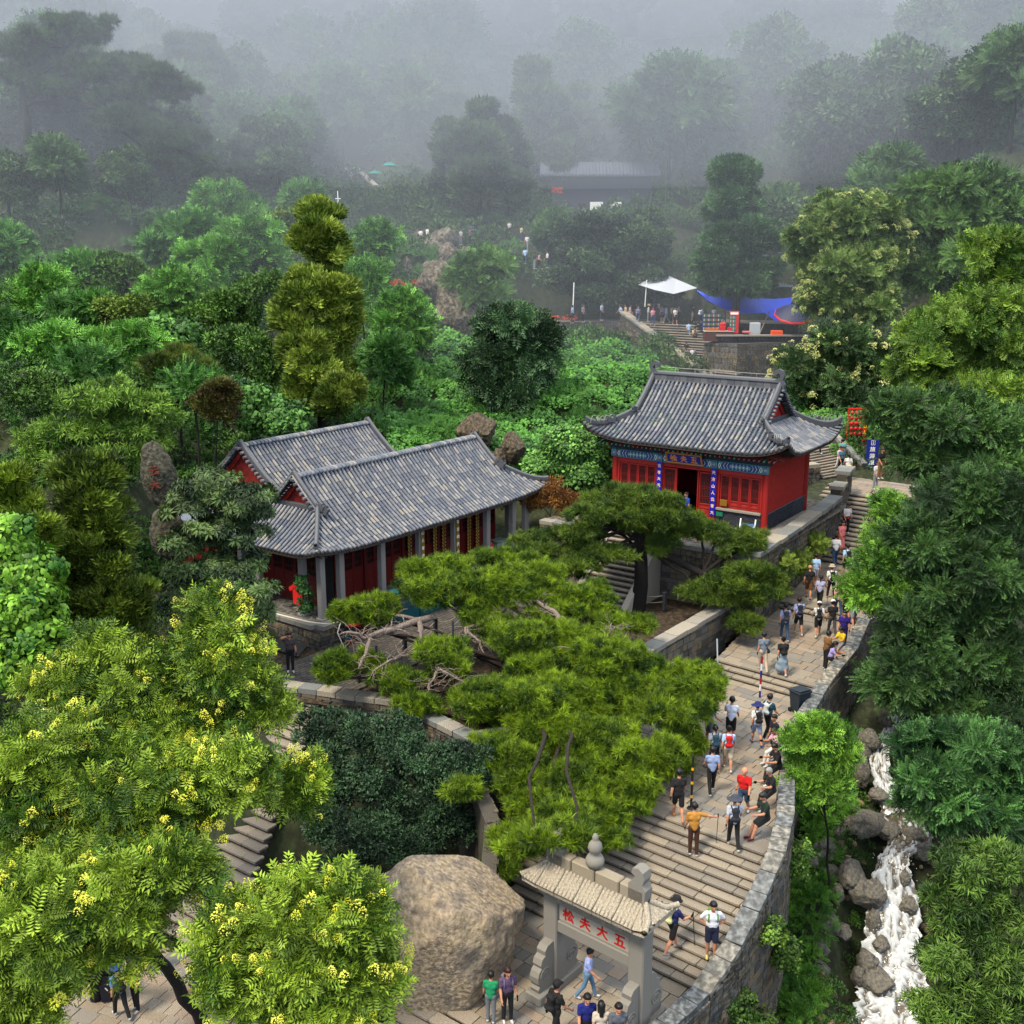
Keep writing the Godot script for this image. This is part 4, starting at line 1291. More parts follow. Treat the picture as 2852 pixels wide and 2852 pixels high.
func gate() -> void:
	var g := Vector3(0.765,0,0.644).normalized()
	var d := Vector3(0.644,0,-0.765).normalized()
	var G := Vector3(1.2,0,-26.5)
	var span := 2.85
	var o := thing("stone_gate","carved grey granite gate with tiled stone roof and red carved lettering","gate")
	var P := func(x: float,y: float,z: float) -> Vector3: return G + g * x + d * z + Vector3(0,y,0)
	var fr := Basis(g,Vector3.UP,-d)
	var granite := mat("granite",Color(0.50,0.485,0.455),0.85,"fine",2.2,1.2)
	var roofst := mat("gate_roof",Color(0.64,0.60,0.53),0.9,"grain",0.8,1.0)
	for x in [0.0,span]:
		part(o,"post",simple_box(Transform3D(fr,P.call(x,1.55,0.0)),Vector3(0.48,3.1,0.48),0.035),granite)
		part(o,"plinth",simple_box(Transform3D(fr,P.call(x,0.14,0.0)),Vector3(0.56,0.32,2.0),0.04),granite)
		for s in [-1.0,1.0]:
			var b := MB.new()
			b.extrude(PackedVector2Array([Vector2(0.21,0.3),Vector2(0.86,0.3),Vector2(0.9,0.42),Vector2(0.84,0.5),Vector2(0.9,0.62),Vector2(0.92,0.8),Vector2(0.86,0.96),Vector2(0.76,1.04),Vector2(0.8,1.14),Vector2(0.74,1.3),Vector2(0.6,1.36),Vector2(0.62,1.5),Vector2(0.5,1.62),Vector2(0.21,1.66)]),Transform3D(Basis(-d * s,Vector3.UP,g * -s),P.call(x,0.0,0.0) + g * (0.15 * s)),0.3)
			part(o,"drum_stone",b.mesh(),granite)
			for q in [-1.0,1.0]:
				var sp := MB.new()
				var pts := []
				for k in 26:
					var a := k * 0.5
					var rr := 0.24 - 0.009 * k
					pts.append(P.call(x,0.78 + sin(a) * rr,-s * (0.58 + cos(a) * rr)) + g * (0.155 * q))
				sp.tube(pts,pts.map(func(_p): return 0.022),5)
				part(o,"scroll_carving",sp.mesh(),granite)
	part(o,"lower_lintel",simple_box(Transform3D(fr,P.call(span * 0.5,2.13,0.0)),Vector3(span - 0.4,0.36,0.38),0.03),granite)
	part(o,"upper_lintel",simple_box(Transform3D(fr,P.call(span * 0.5,2.98,0.0)),Vector3(span + 0.5,0.3,0.45),0.03),granite)
	var pl := part(o,"name_tablet",simple_box(Transform3D(fr,P.call(span * 0.5,2.57,0.0)),Vector3(span - 0.44,0.5,0.24),0.01),mat("tablet",Color(0.62,0.60,0.56),0.8,"fine",2.0))
	var gl := MB.new()
	for k in 4:
		glyph(gl,["song","fu","da","wu"][k],Transform3D(fr,P.call(0.56 + 0.57 * k,2.57,-0.125)),0.38,0.13,0.014)
	part(pl,"red_lettering",gl.mesh(),mat("red_ink",Color(0.62,0.07,0.04),0.7))
	part(o,"eave_block",simple_box(Transform3D(fr,P.call(span * 0.5,3.26,0.0)),Vector3(span + 0.4,0.22,0.6),0.02),granite)
	for k in 7:
		for s in [-1.0,1.0]:
			part(o,"bracket_block",simple_box(Transform3D(fr,P.call(-0.1 + (span + 0.2) * k / 6.0,3.24,0.36 * s)),Vector3(0.26,0.2,0.2),0.02),granite)
	# roof slabs with carved tile ribs; hipped ends turn up
	var ylow := 3.5
	var ytop := 3.98
	for s in [-1.0,1.0]:
		for k in 5:
			var x0 := -0.15 + (span + 0.3) * k / 5.0
			var x1 := -0.15 + (span + 0.3) * (k + 1) / 5.0 - 0.025
			var b := MB.new()
			b.hexa([P.call(x0,ylow - 0.1,0.66 * s),P.call(x1,ylow - 0.1,0.66 * s),P.call(x1,ytop - 0.16,0.12 * s),P.call(x0,ytop - 0.16,0.12 * s),P.call(x0,ylow + 0.02,0.68 * s),P.call(x1,ylow + 0.02,0.68 * s),P.call(x1,ytop,0.12 * s),P.call(x0,ytop,0.12 * s)])
			for j in 5:
				var x := lerpf(x0,x1,(j + 0.5) / 5.0)
				b.tube([P.call(x,ylow + 0.02,0.69 * s),P.call(x,lerpf(ylow,ytop,0.45) - 0.03,0.44 * s),P.call(x,ytop - 0.02,0.14 * s)],[0.065,0.055,0.05],6)
			part(o,"roof_slab",b.mesh(),roofst)
	for e in [-1.0,1.0]:
		var bx: float = -0.15 if e < 0 else span + 0.15
		var b := MB.new()
		var tip: float = bx + 0.42 * e
		b.hexa([P.call(bx,ylow - 0.1,-0.66),P.call(bx,ylow - 0.1,0.66),P.call(tip,ylow + 0.02,0.76),P.call(tip,ylow + 0.02,-0.76),P.call(bx,ytop - 0.02,-0.1),P.call(bx,ytop - 0.02,0.1),P.call(tip,ylow + 0.16,0.78),P.call(tip,ylow + 0.16,-0.78)])
		b.tri_out(P.call(bx,ylow + 0.02,-0.68),P.call(bx,ytop,-0.1),P.call(tip,ylow + 0.16,-0.78),P.call(bx,2.0,0))
		b.tri_out(P.call(bx,ylow + 0.02,0.68),P.call(bx,ytop,0.1),P.call(tip,ylow + 0.16,0.78),P.call(bx,2.0,0))
		for s in [-1.0,1.0]:
			for j in 4:
				var f := (j + 0.6) / 4.4
				b.tube([P.call(bx + 0.42 * e * f,lerpf(ylow,ylow + 0.15,f) + 0.02,(0.69 + 0.08 * f) * s),P.call(bx + 0.42 * e * f * f * 0.9,lerpf(ytop,ylow + 0.14,f),lerpf(0.14,0.74,f) * s)],[0.06,0.05],6)
			b.tube([P.call(bx,ytop + 0.02,0.08 * s),P.call(bx + 0.3 * e,3.75,0.4 * s),P.call(tip + 0.03 * e,ylow + 0.2,0.8 * s)],[0.08,0.08,0.09],6)
		for j in 6:
			var f := (j + 0.5) / 6.0 * 2.0 - 1.0
			b.tube([P.call(bx + 0.02 * e,ytop - 0.05 - 0.3 * absf(f),f * 0.3),P.call(tip,ylow + 0.17,f * 0.68)],[0.05,0.06],6)
		part(o,"roof_hip",b.mesh(),roofst)
	for k in 4:
		part(o,"ridge_stone",simple_box(Transform3D(fr,P.call(-0.15 + (span + 0.3) * (k + 0.5) / 4.0,4.12,0.0)),Vector3((span + 0.3) / 4.0 - 0.03,0.42,0.34),0.035),mat("ridge_granite",Color(0.56,0.52,0.45),0.85,"fine",2.0,1.0))
	var gd := MB.new()
	gd.lathe(Transform3D(Basis(),P.call(span * 0.5 - 0.1,4.33,0.0)),[Vector2(0.0,0),Vector2(0.18,0.0),Vector2(0.25,0.12),Vector2(0.26,0.22),Vector2(0.2,0.34),Vector2(0.11,0.4),Vector2(0.17,0.48),Vector2(0.2,0.58),Vector2(0.17,0.7),Vector2(0.1,0.78),Vector2(0.07,0.82),Vector2(0.09,0.88),Vector2(0.05,0.97),Vector2(0,0.98)],18)
	part(o,"gourd_finial",gd.mesh(),granite)
	for s in [-1.0,1.0]:
		var b := MB.new()
		b.extrude(PackedVector2Array([Vector2(-0.22,0),Vector2(0.28,0),Vector2(0.3,0.35),Vector2(0.2,0.5),Vector2(0.26,0.66),Vector2(0.22,0.86),Vector2(0.06,0.95),Vector2(-0.1,0.9),Vector2(-0.14,0.76),Vector2(-0.02,0.7),Vector2(-0.08,0.58),Vector2(-0.22,0.44)]),Transform3D(Basis(g * s,Vector3.UP,g.cross(Vector3.UP) * s),P.call(span * 0.5 + s * (span * 0.5 - 0.12),4.0,0.0) - g.cross(Vector3.UP) * (0.17 * s)),0.34)
		part(o,"dragon_ornament",b.mesh(),granite)

func buildings() -> void:
	gate()
	veranda_hall()
	rear_hall()
	red_hall()
	red_hall_front()
	market()

func red_hall_front() -> void:  # terrace front and the white stairs down to the court
	var FL := Vector3(5.63,6.4,-57.38)
	var a := Vector3(0.8206,0,0.5715)
	var bk := Vector3(0.5715,0,-0.8206)
	var P := func(x: float,y: float,dd: float) -> Vector3: return FL + a * x + bk * dd + Vector3(0,y - 6.4,0)
	wall("terrace_wall","pale stone front of the red hall's terrace behind the leaning pine",[[P.call(-2.0,3.4,-4.45),6.2],[P.call(2.3,3.4,-4.45),6.2]],1.0,0.3,0.5,60,0.6)
	wall("terrace_wall","stone wall of the red hall's terrace beside the white stairs",[[P.call(4.9,3.4,-4.45),6.2],[P.call(10.2,3.4,-4.45),6.2]],1.0,0.3,0.5,60,0.6)
	var q := [P.call(2.4,3.6,-7.6),P.call(4.8,3.6,-7.6),P.call(2.4,6.4,-4.4),P.call(4.8,6.4,-4.4)]
	var o := flight("stone_stairs","pale stone stairs from the pine court up to the red hall",q,14,60)
	for x in [2.2,5.0]:
		var b := MB.new()
		b.hexa([P.call(x - 0.16,3.5,-7.9),P.call(x + 0.16,3.5,-7.9),P.call(x + 0.16,3.5,-4.3),P.call(x - 0.16,3.5,-4.3),P.call(x - 0.16,3.75,-7.9),P.call(x + 0.16,3.75,-7.9),P.call(x + 0.16,6.62,-4.3),P.call(x - 0.16,6.62,-4.3)])
		part(o,"side_slab",b.mesh(),mat("white_stone",Color(0.66,0.63,0.58),0.8,"grain",1.0))
	# terrace floor
	var f := MB.new()
	f.quad(P.call(-2.0,6.33,-4.4),P.call(10.3,6.33,-4.4),P.call(10.3,6.33,8.5),P.call(-2.0,6.33,8.5))
	struct("terrace_floor",f.mesh(),mat("terrace_floor",Color(0.46,0.43,0.38),0.85,"blotch",0.5,1.0,"grain"))

func market() -> void:
	# far stairs up to the stalls
	var top := at(1735,897,108); var tr := at(1935,905,104)
	var bl := at(1985,1085,97); var br := at(2110,1085,93)
	tr.y = top.y; br.y = bl.y
	walks.append([bl,br,top,tr,24])
	flight("stone_stairs","far hazy stone stairs climbing to the market stalls above the red hall",[bl,br,top,tr],24,60)
	wall("stair_parapet","pale sloping stone parapet on the outer side of the far market stairs",[[bl + Vector3(-0.2,-2.0,0),bl.y + 0.9],[top + Vector3(-0.2,-3.0,0),top.y + 0.9]],-1.0,0.4,0.6,60,0.9)
	# market floor
	var fl := [top + Vector3(-14,0,2),top + Vector3(-14,0,-10),top + Vector3(24,0,-12),tr + Vector3(14,0,1),tr,top]
	var b := MB.new()
	b.quad(tr + Vector3(16,-0.02,-1),tr + Vector3(16,-0.02,-14),top + Vector3(-2,-0.02,-10),top + Vector3(0,-0.02,0))
	b.quad(top + Vector3(0,-0.02,0),top + Vector3(-2,-0.02,-10),top + Vector3(-13,-0.02,-6),top + Vector3(-10,-0.02,1))
	struct("market_floor",b.mesh(),mat("terrace_floor",Color.WHITE))
	walks.append([tr + Vector3(-8,0,0.5),tr + Vector3(16,0,-1),tr + Vector3(-8,0,-12),tr + Vector3(16,0,-14),0])
	walks.append([top + Vector3(-10,0,1),top,top + Vector3(-13,0,-6),top + Vector3(-2,0,-10),0])
	wall("terrace_wall","hazy squared stone retaining wall left of the far market stairs",[[at(1490,990,104),at(1490,897,104).y],[at(1745,985,108),at(1745,892,108).y]],1.0,0.42,0.6,160,0.0)
	wall("terrace_wall","rough stone wall under the red fridge stall at the market",[[at(1955,1060,99),at(1955,952,99).y],[at(2050,1080,96.5),at(2050,955,96.5).y],[at(2200,1070,98),at(2200,950,98).y]],1.0,0.45,0.6,160,0.0)
	# second flight seen behind the red hall's corner
	var l0 := on(2291,1335,6.4); var r0 := on(2397,1317,6.4)
	var l1 := l0 + Vector3(-0.9,2.0,-3.4); var r1 := r0 + Vector3(-1.75,2.0,-3.4)
	walks.append([l0,r0,l1,r1,17])
	flight("stone_stairs","stone stairs curving up behind the corner of the red hall",[l0,r0,l1,r1],17,80)
	wall("stair_parapet","sloping stone parapet beside the stairs below the red lantern frame",[[r0 + Vector3(0.25,-1.0,0.2),r0.y + 0.5],[r1 + Vector3(0.25,-1.0,0),r1.y + 0.55]],1.0,0.3,0.35,50,0.45)
	wall("stair_parapet","short stone pier at the foot of the stairs behind the red hall",[[l0 + Vector3(-1.2,-0.6,0.5),l0.y + 0.8],[l0 + Vector3(-0.2,-0.6,0.1),l0.y + 0.8]],1.0,0.3,0.8,20,0.8)
	# steps going down from the landing towards the red hall's terrace
	var q := [Vector3(17.3,5.2,-61.2),Vector3(18.4,5.2,-60.3),Vector3(19.4,6.4,-64.0),Vector3(20.4,6.4,-62.8)]
	flight("stone_stairs","small stone steps between the red hall's side wall and the terrace pier",q,8,30)
	# right hand stairs under the parasol
	var s0 := Vector3(27.2,6.4,-62.0); var s1 := Vector3(30.6,6.4,-60.4)
	flight("stone_stairs","short stone stairs among trees below the cream parasol",[s0,s1,Vector3(27.0,8.2,-66.0),Vector3(30.8,8.2,-64.4)],12,40)
	# grey tiled stall house
	var h := thing("stall_house","white walled market house with plain grey tiled roof behind the blue tarpaulin","house")
	var c := at(2180,870,112)
	var hx := Vector3(1,0,-0.12).normalized()
	part(h,"wall",simple_box(frame(c + Vector3(1,0.4,-2.5),hx),Vector3(12.5,5.4,4.6)),mat("lime_wall",Color(0.62,0.62,0.62),0.9,"blotch",0.4))
	var r := Roof.new()
	r.org = (c + Vector3(1,0,-2.5)) * Vector3(1,0,1); r.U = hx; r.V = hx.cross(Vector3.UP) * -1.0
	r.Lg = 6.9; r.Le = 6.9; r.Dp = 3.2; r.Ye = c.y + 2.6; r.Yr = c.y + 5.6; r.k = 0.1; r.hip = false
	var rt := MB.new()
	for sd in [1.0,-1.0]:
		for k in 14:
			rt.quad(r.p(-6.9,3.2 * k / 14.0 * sd,0),r.p(6.9,3.2 * k / 14.0 * sd,0),r.p(6.9,3.2 * (k + 1) / 14.0 * sd,0.05),r.p(-6.9,3.2 * (k + 1) / 14.0 * sd,0.05))
		for k in 46:
			var uu := -6.9 + 13.8 * (k + 0.5) / 46.0
			rt.tube([r.p(uu,0,0.02),r.p(uu,3.25 * sd,0.05)],[0.07,0.07],5)
	part(h,"roof",rt.mesh(),mat("slate",Color(0.36,0.39,0.45),0.8,"grain",1.0))
	var rr := MB.new()
	rr.tube([r.p(-6.9,0,0.08),r.p(6.9,0,0.08)],[0.16,0.16],8)
	part(h,"ridge",rr.mesh(),mat("slate",Color.WHITE))
	for x in [1.5,4.3]:
		part(h,"window",simple_box(frame(c + hx * x + Vector3(1,0.6,-0.15),hx),Vector3(1.2,1.5,0.12)),mat("dark_room",Color.WHITE))
	# far dark building in the mist
	var f := thing("misty_building","long dark grey building with white shutters half lost in mist","building")
	var fc := at(1675,552,134)
	part(f,"wall",simple_box(turned(fc + Vector3(0,-0.6,-2)),Vector3(12.4,6.4,4.0)),mat("dark_grey_wall",Color(0.20,0.21,0.25),0.9))
	var fr2 := MB.new()
	fr2.hexa([fc + Vector3(-7.6,2.6,0.9),fc + Vector3(7.2,2.6,0.9),fc + Vector3(7.2,2.8,-4.9),fc + Vector3(-7.6,2.8,-4.9),fc + Vector3(-7.6,2.75,0.9),fc + Vector3(7.2,2.75,0.9),fc + Vector3(7.2,4.4,-2),fc + Vector3(-7.6,4.4,-2)])
	for k in 36:
		var x := -7.4 + 14.5 * k / 35.0
		fr2.tube([fc + Vector3(x,2.8,0.95),fc + Vector3(x,4.42,-2)],[0.1,0.1],5)
	part(f,"roof",fr2.mesh(),mat("slate",Color.WHITE))
	for x in [-0.6,1.7]:
		part(f,"shutter",simple_box(turned(fc + Vector3(x,-1.4,0.05)),Vector3(1.6,1.9,0.12),0.02),mat("shutter_white",Color(0.8,0.8,0.78),0.8))
	part(f,"window",simple_box(turned(fc + Vector3(-2.4,-1.4,0.02)),Vector3(0.9,1.5,0.1)),mat("dark_room",Color.WHITE))
	# lookout terrace far up on the slope, with its parapet
	var t0 := at(985,470,135); var t1 := at(1045,520,132); var t2 := at(1190,522,132)
	var lk := wall("lookout_wall","misty stone lookout wall on the far slope with people along its top",[[t0 + Vector3(0,-3,0),t0.y],[t1 + Vector3(0,-3.5,0),t1.y],[t2 + Vector3(0,-4.5,0),t2.y]],1.0,0.5,0.6,120,0.8)
	for x in [2.4,4.8]:
		part(lk,"notice_plate",simple_box(turned(t1 + Vector3(x,-1.0,0.1)),Vector3(1.4,1.0,0.06)),mat("dark_grey_wall",Color.WHITE))
	b = MB.new()
	b.quad(t0 + Vector3(0,-1.2,-0.3),t1 + Vector3(0,-1.2,-0.3),t1 + Vector3(0,-1.2,-6),t0 + Vector3(-2,-1.2,-6))
	b.quad(t1 + Vector3(0,-1.2,-0.3),t2 + Vector3(0,-1.2,-0.3),t2 + Vector3(0,-1.2,-6),t1 + Vector3(0,-1.2,-6))
	struct("lookout_floor",b.mesh(),mat("terrace_floor",Color.WHITE))

# ---------------------------------------------------------------- plants
var SP := {}  # sprig meshes

func leaf(b: MB,o: Vector3,d: Vector3,side: Vector3,long: float,wide: float,fold := 0.15) -> void:
	var nn := side.cross(d).normalized()
	var mid := o + d * long * 0.45 - nn * (wide * fold)
	var l := mid + side * wide * 0.5 + nn * (wide * fold * 2.0)
	var r := mid - side * wide * 0.5 + nn * (wide * fold * 2.0)
	var tip := o + d * long - nn * (long * 0.08)
	b.tri(o,l,tip)
	b.tri(o,tip,r)

func about(d: Vector3,tilt: float) -> Vector3:  # d tilted by tilt to a random side
	var s := d.cross(Vector3(rnd(-1,1),rnd(-1,1),rnd(-1,1))).normalized()
	return d.rotated(s,tilt)

func sprig(kind: String) -> ArrayMesh:
	if SP.has(kind):
		return SP[kind]
	var b := MB.new()
	var up := Vector3.UP
	match kind:
		"pinnate","feather":
			var fine := kind == "feather"
			for j in 5:
				var d := about(up,[0.15,0.7,0.9,1.1,1.25][j])
				d = d.rotated(up,TAU * j / 5.0)
				var side := d.cross(up + Vector3(0.01,0,0)).normalized()
				var n := 9 if fine else 6
				for k in n:
					var f := (k + 0.7) / n
					var o := d * (0.42 * f) - Vector3(0,0.22 * f * f * (0.4 if j else 0.1),0)
					for s in [-1.0,1.0]:
						leaf(b,o,(side * s + d * 0.45 + up * rnd(-0.15,0.25)).normalized(),d * s,0.09 if fine else 0.125,0.036 if fine else 0.048)
				leaf(b,d * 0.42 - Vector3(0,0.06,0),d,side,0.12,0.045)
		"broad":
			for j in 15:
				var d := about(up,rnd(0.1,1.7))
				leaf(b,d * rnd(0.06,0.24),about(d,0.5),d.cross(about(up,0.6)).normalized(),rnd(0.12,0.17),rnd(0.06,0.085))
		"lance":
			for j in 14:
				var d := about(up,rnd(0.2,1.8))
				leaf(b,d * rnd(0.03,0.14),(d - Vector3(0,0.35,0)).normalized(),d.cross(about(up,0.4)).normalized(),rnd(0.17,0.24),0.042)
		"whorl":
			for j in 11:
				var a := TAU * j / 11.0 + rnd(-0.2,0.2)
				var d := Vector3(cos(a),rnd(-0.35,0.35),sin(a)).normalized()
				leaf(b,Vector3(0,0.06,0) + d * 0.02,d,d.cross(up).normalized(),rnd(0.2,0.27),0.065,0.1)
			for j in 5:
				var d := about(up,rnd(0.2,0.6))
				leaf(b,Vector3(0,0.07,0),d,d.cross(Vector3.RIGHT).normalized(),0.15,0.045)
		"round":
			for j in 7:
				var d := about(up,rnd(0.3,1.4))
				var o := d * rnd(0.08,0.25)
				var ax := about(d,1.3)
				var sd := d.cross(ax).normalized()
				var c := o + ax * 0.09 + d * 0.015
				var pts := [o,o + ax * 0.04 + sd * 0.085,o + ax * 0.12 + sd * 0.07,o + ax * 0.2,o + ax * 0.12 - sd * 0.07,o + ax * 0.04 - sd * 0.085]
				for k in 6:
					b.tri(c,pts[k],pts[(k + 1) % 6])
		"ivy":
			for j in 9:
				var o := Vector3(rnd(-0.26,0.26),rnd(0.0,0.16),rnd(-0.26,0.26))
				var d := about(up,rnd(0.2,0.75))
				var ax := d.cross(Vector3(rnd(-1,1),0.1,rnd(-1,1))).normalized()
				var sd := d.cross(ax).normalized()
				var sz := rnd(0.09,0.15)
				var pts := [o,o + (ax * 0.1 + sd * 0.6) * sz,o + (ax * 0.5 + sd * 0.35) * sz,o + (ax * 0.85 + sd * 0.5) * sz,o + ax * 1.2 * sz,o + (ax * 0.85 - sd * 0.5) * sz,o + (ax * 0.5 - sd * 0.35) * sz,o + (ax * 0.1 - sd * 0.6) * sz]
				var c := o + ax * 0.45 * sz + d * 0.02
				for k in 8:
					b.tri(c,pts[k],pts[(k + 1) % 8])
		"needles":
			for j in 30:
				var d := about(up,rnd(0.05,1.75))
				var s := d.cross(about(up,1.0)).normalized() * 0.0085
				var o := Vector3(0,rnd(-0.03,0.04),0)
				var l := rnd(0.13,0.22)
				b.col = Color(1,1,1) * rnd(0.7,1.25)
				b.tri(o - s,o + s,o + d * l)
			b.col = Color(1.6,1.35,1.0)
			for k in 3:
				var a := TAU * k / 3.0
				b.tri(Vector3(cos(a) * 0.007,0,sin(a) * 0.007),Vector3(cos(a + 2.1) * 0.007,0,sin(a + 2.1) * 0.007),Vector3(0,0.1,0))
		"spray":
			for j in 22:
				var d := about(up,rnd(0.05,0.9))
				var s := d.cross(about(up,1.2)).normalized()
				var o := Vector3(rnd(-0.1,0.1),rnd(-0.05,0.1),rnd(-0.1,0.1))
				leaf(b,o,d,s,rnd(0.14,0.24),0.05,0.1)
		"flowers":
			for j in 46:
				var h := rnd(0.0,1.0)
				var a := rnd(0,TAU)
				var r := (1.0 - h) * 0.11 + 0.015
				var o := Vector3(cos(a) * r,h * 0.28,sin(a) * r)
				var d := Vector3(cos(a),rnd(-0.2,0.8),sin(a)).normalized()
				b.col = Color(1,1,1).lerp(Color(1.0,0.9,0.5),rnd(0.0,0.6))
				leaf(b,o,d,d.cross(up).normalized(),0.045,0.035)
		"heads":
			for j in 26:
				var d := about(up,rnd(0.0,1.4))
				leaf(b,d * rnd(0.1,0.15),about(d,0.5),d.cross(about(up,1.0)).normalized(),0.06,0.05)
	SP[kind] = b.mesh()
	return SP[kind]

func leaf_mat() -> StandardMaterial3D:
	if not M.has("leaf"):
		var m := StandardMaterial3D.new()
		m.resource_name = "leaf"
		m.vertex_color_use_as_albedo = true
		m.roughness = 0.55
		m.metallic_specular = 0.35
		m.backlight_enabled = true
		m.backlight = Color(0.4,0.45,0.22)
		m.cull_mode = BaseMaterial3D.CULL_DISABLED
		M["leaf"] = m
	return M["leaf"]

func bark(c := Color(0.16,0.125,0.10)) -> StandardMaterial3D:
	return mat("bark_" + c.to_html(false),c,0.95,"bark",1.2,2.0)

func facing(o: Vector3,y: Vector3,s: float) -> Transform3D:  # a sprig at o growing along y
	var r := y.cross(Vector3(rnd(-1,1),rnd(-1,1),rnd(-1,1))).normalized()
	return Transform3D(Basis(r * s,y * s,r.cross(y) * s),o)

func tint(a: Color,b: Color,f: float,j: float) -> Color:
	var c := lin(a).lerp(lin(b),clampf(f,0.0,1.0))
	var k := 1.0 + rnd(-j,j)
	return Color(c.r * k,c.g * k,c.b * k)

# lobes: [centre, radii]; sprigs in clumps over the lobes' outsides. Returns [transforms, colours, clump centres]
func foliage(lobes: Array,clump: float,per: int,dens: float,s: float,ca: Color,cb: Color,rise := 0.5,squash := 0.6) -> Array:
	var xf := []
	var cols := []
	var centres := []
	var fine := []
	for l in lobes:
		var rr: Vector3 = l[1]
		fine.append([l[0],rr * 0.72])
		for k in 7:
			var d := Vector3(rnd(-1,1),rnd(-0.55,1),rnd(-1,1)).normalized()
			fine.append([l[0] + d * rr * rnd(0.5,0.8),rr * rnd(0.28,0.5)])
	for l in fine:
		var r: Vector3 = l[1]
		var area := 4.0 * PI * pow((pow(r.x * r.y,1.6) + pow(r.x * r.z,1.6) + pow(r.y * r.z,1.6)) / 3.0,1.0 / 1.6)
		var n := maxi(2,int(area / (clump * clump) * dens * 0.62))
		for k in n:
			var d := Vector3(rnd(-1,1),rnd(-0.75,1),rnd(-1,1))
			if d.length() > 1.0 or d.length() < 0.1:
				d = about(Vector3.UP,rnd(0.2,2.0))
			d = d.normalized()
			var c: Vector3 = l[0] + d * r * rnd(0.6,1.08)
			var cr := clump * rnd(0.7,1.3)
			if noise.get_noise_3dv(c * (9.0 / clump)) > 0.22:
				continue
			var f := rnd(-0.1,1.1)
			centres.append(c)
			for j in per:
				var e := Vector3(rnd(-1,1),rnd(-0.6,1),rnd(-1,1)).normalized()
				if e.dot(d) < -0.35:
					e = -e
				var p := c + e * Vector3(1,squash,1) * cr * rnd(0.45,1.0)
				var y := (e * 0.7 + d * 0.45 + Vector3.UP * rise + Vector3(rnd(-0.3,0.3),rnd(-0.2,0.2),rnd(-0.3,0.3))).normalized()
				xf.append(facing(p,y,s * rnd(0.75,1.25)))
				cols.append(tint(ca,cb,f + rnd(-0.35,0.35),0.4))
	return [xf,cols,centres]

func limb(b: MB,a: Vector3,c: Vector3,ra: float,rb: float,wob := 0.12,n := 5,sides := 6) -> void:
	var pts := []
	var rad := []
	var long := a.distance_to(c)
	for k in n + 1:
		var f := float(k) / n
		var p := a.lerp(c,f) + Vector3(0,sin(f * PI) * long * 0.06,0)
		if k > 0 and k < n:
			p += Vector3(rnd(-1,1),rnd(-1,1),rnd(-1,1)) * wob * long / n
		pts.append(p); rad.append(lerpf(ra,rb,pow(f,0.8)))
	b.tube(pts,rad,sides)

# A tree from its crown's lobes: [px, py, rx, ry (, depth shift)] in the photograph's pixels at the depth where it stands
func lobes_at(blobs: Array,z: float,deep := 0.85) -> Array:
	var out := []
	for q in blobs:
		var zz: float = z + (q[4] if q.size() > 4 else 0.0)
		var s := 1.476
		var c := at(q[0] * s,q[1] * s,zz)
		out.append([c,Vector3(q[2] * s * zz / 3000.0,q[3] * s * zz / 3000.0,q[2] * s * zz / 3000.0 * deep) * 0.86])
	return out

func plant(called: String,label: String,category: String,lobes: Array,foot_at: Vector3,o2: Dictionary) -> Node3D:
	var o := thing(called,label,category,Vector3.ZERO,o2.get("group",""))
	var s: float = o2.get("s",1.0)
	var clump: float = o2.get("clump",0.6)
	var f := foliage(lobes,clump,o2.get("per",22),o2.get("dens",1.0),s,o2["a"].darkened(0.15),o2["b"].lightened(0.06),o2.get("rise",0.5),o2.get("squash",0.6))
	many(o,o2.get("part","crown"),sprig(o2["kind"]),leaf_mat(),f[0],f[1])
	var r: float = o2.get("trunk",0.2)
	if r > 0.0:
		var b := MB.new()
		var mid := Vector3.ZERO
		for l in lobes:
			mid += l[0]
		mid /= lobes.size()
		var head: Vector3 = o2.get("head",Vector3(lerpf(foot_at.x,mid.x,0.6),lerpf(foot_at.y,mid.y,0.75),lerpf(foot_at.z,mid.z,0.6)))
		limb(b,foot_at - Vector3(0,0.3,0),head,r,r * 0.6,0.08,7,9)
		part(o,"trunk",b.mesh(),bark(o2.get("bark",Color(0.15,0.125,0.11))))
		var br := MB.new()
		for l in lobes:
			limb(br,foot_at.lerp(head,rnd(0.75,1.0)),l[0],r * 0.5,r * 0.2,0.15)
			for k in 5:
				limb(br,l[0].lerp(head,rnd(0.0,0.4)),l[0] + Vector3(rnd(-1,1),rnd(-0.4,0.9),rnd(-1,1)) * l[1] * 0.8,r * 0.2,r * 0.06,0.2,4,5)
		part(o,"limbs",br.mesh(),bark(o2.get("bark",Color(0.15,0.125,0.11)))).set_meta("kind","stuff")
	if o2.has("flowers"):
		var xf := []
		var cols := []
		var n: int = o2["flowers"]
		for k in n:
			var l: Array = lobes[rng.randi() % lobes.size()]
			var d := Vector3(rnd(-1,1),rnd(-0.35,1),rnd(-1,0.6 if rnd(0,1) < 0.4 else 1)).normalized()
			var p: Vector3 = l[0] + d * l[1] * 1.03 + d * clump * 0.8
			for j in (rng.randi() % 5 + 1):
				xf.append(facing(p + Vector3(rnd(-0.28,0.28),rnd(-0.2,0.2),rnd(-0.28,0.28)),(d + Vector3.UP * 0.8 + Vector3(rnd(-0.4,0.4),0,rnd(-0.4,0.4))).normalized(),o2.get("fs",1.0) * rnd(0.7,1.2)))
				cols.append(tint(o2["fa"],o2["fb"],rnd(0,1),0.1))
		many(o,"blossom",sprig(o2.get("fkind","flowers")),leaf_mat(),xf,cols)
	return o

func root_of(px: float,py: float,z: float) -> Vector3:  # the ground below a point of the picture's slope
	var p := at(px * 1.476,py * 1.476,z)
	return Vector3(p.x,land(p.x,p.z),p.z)

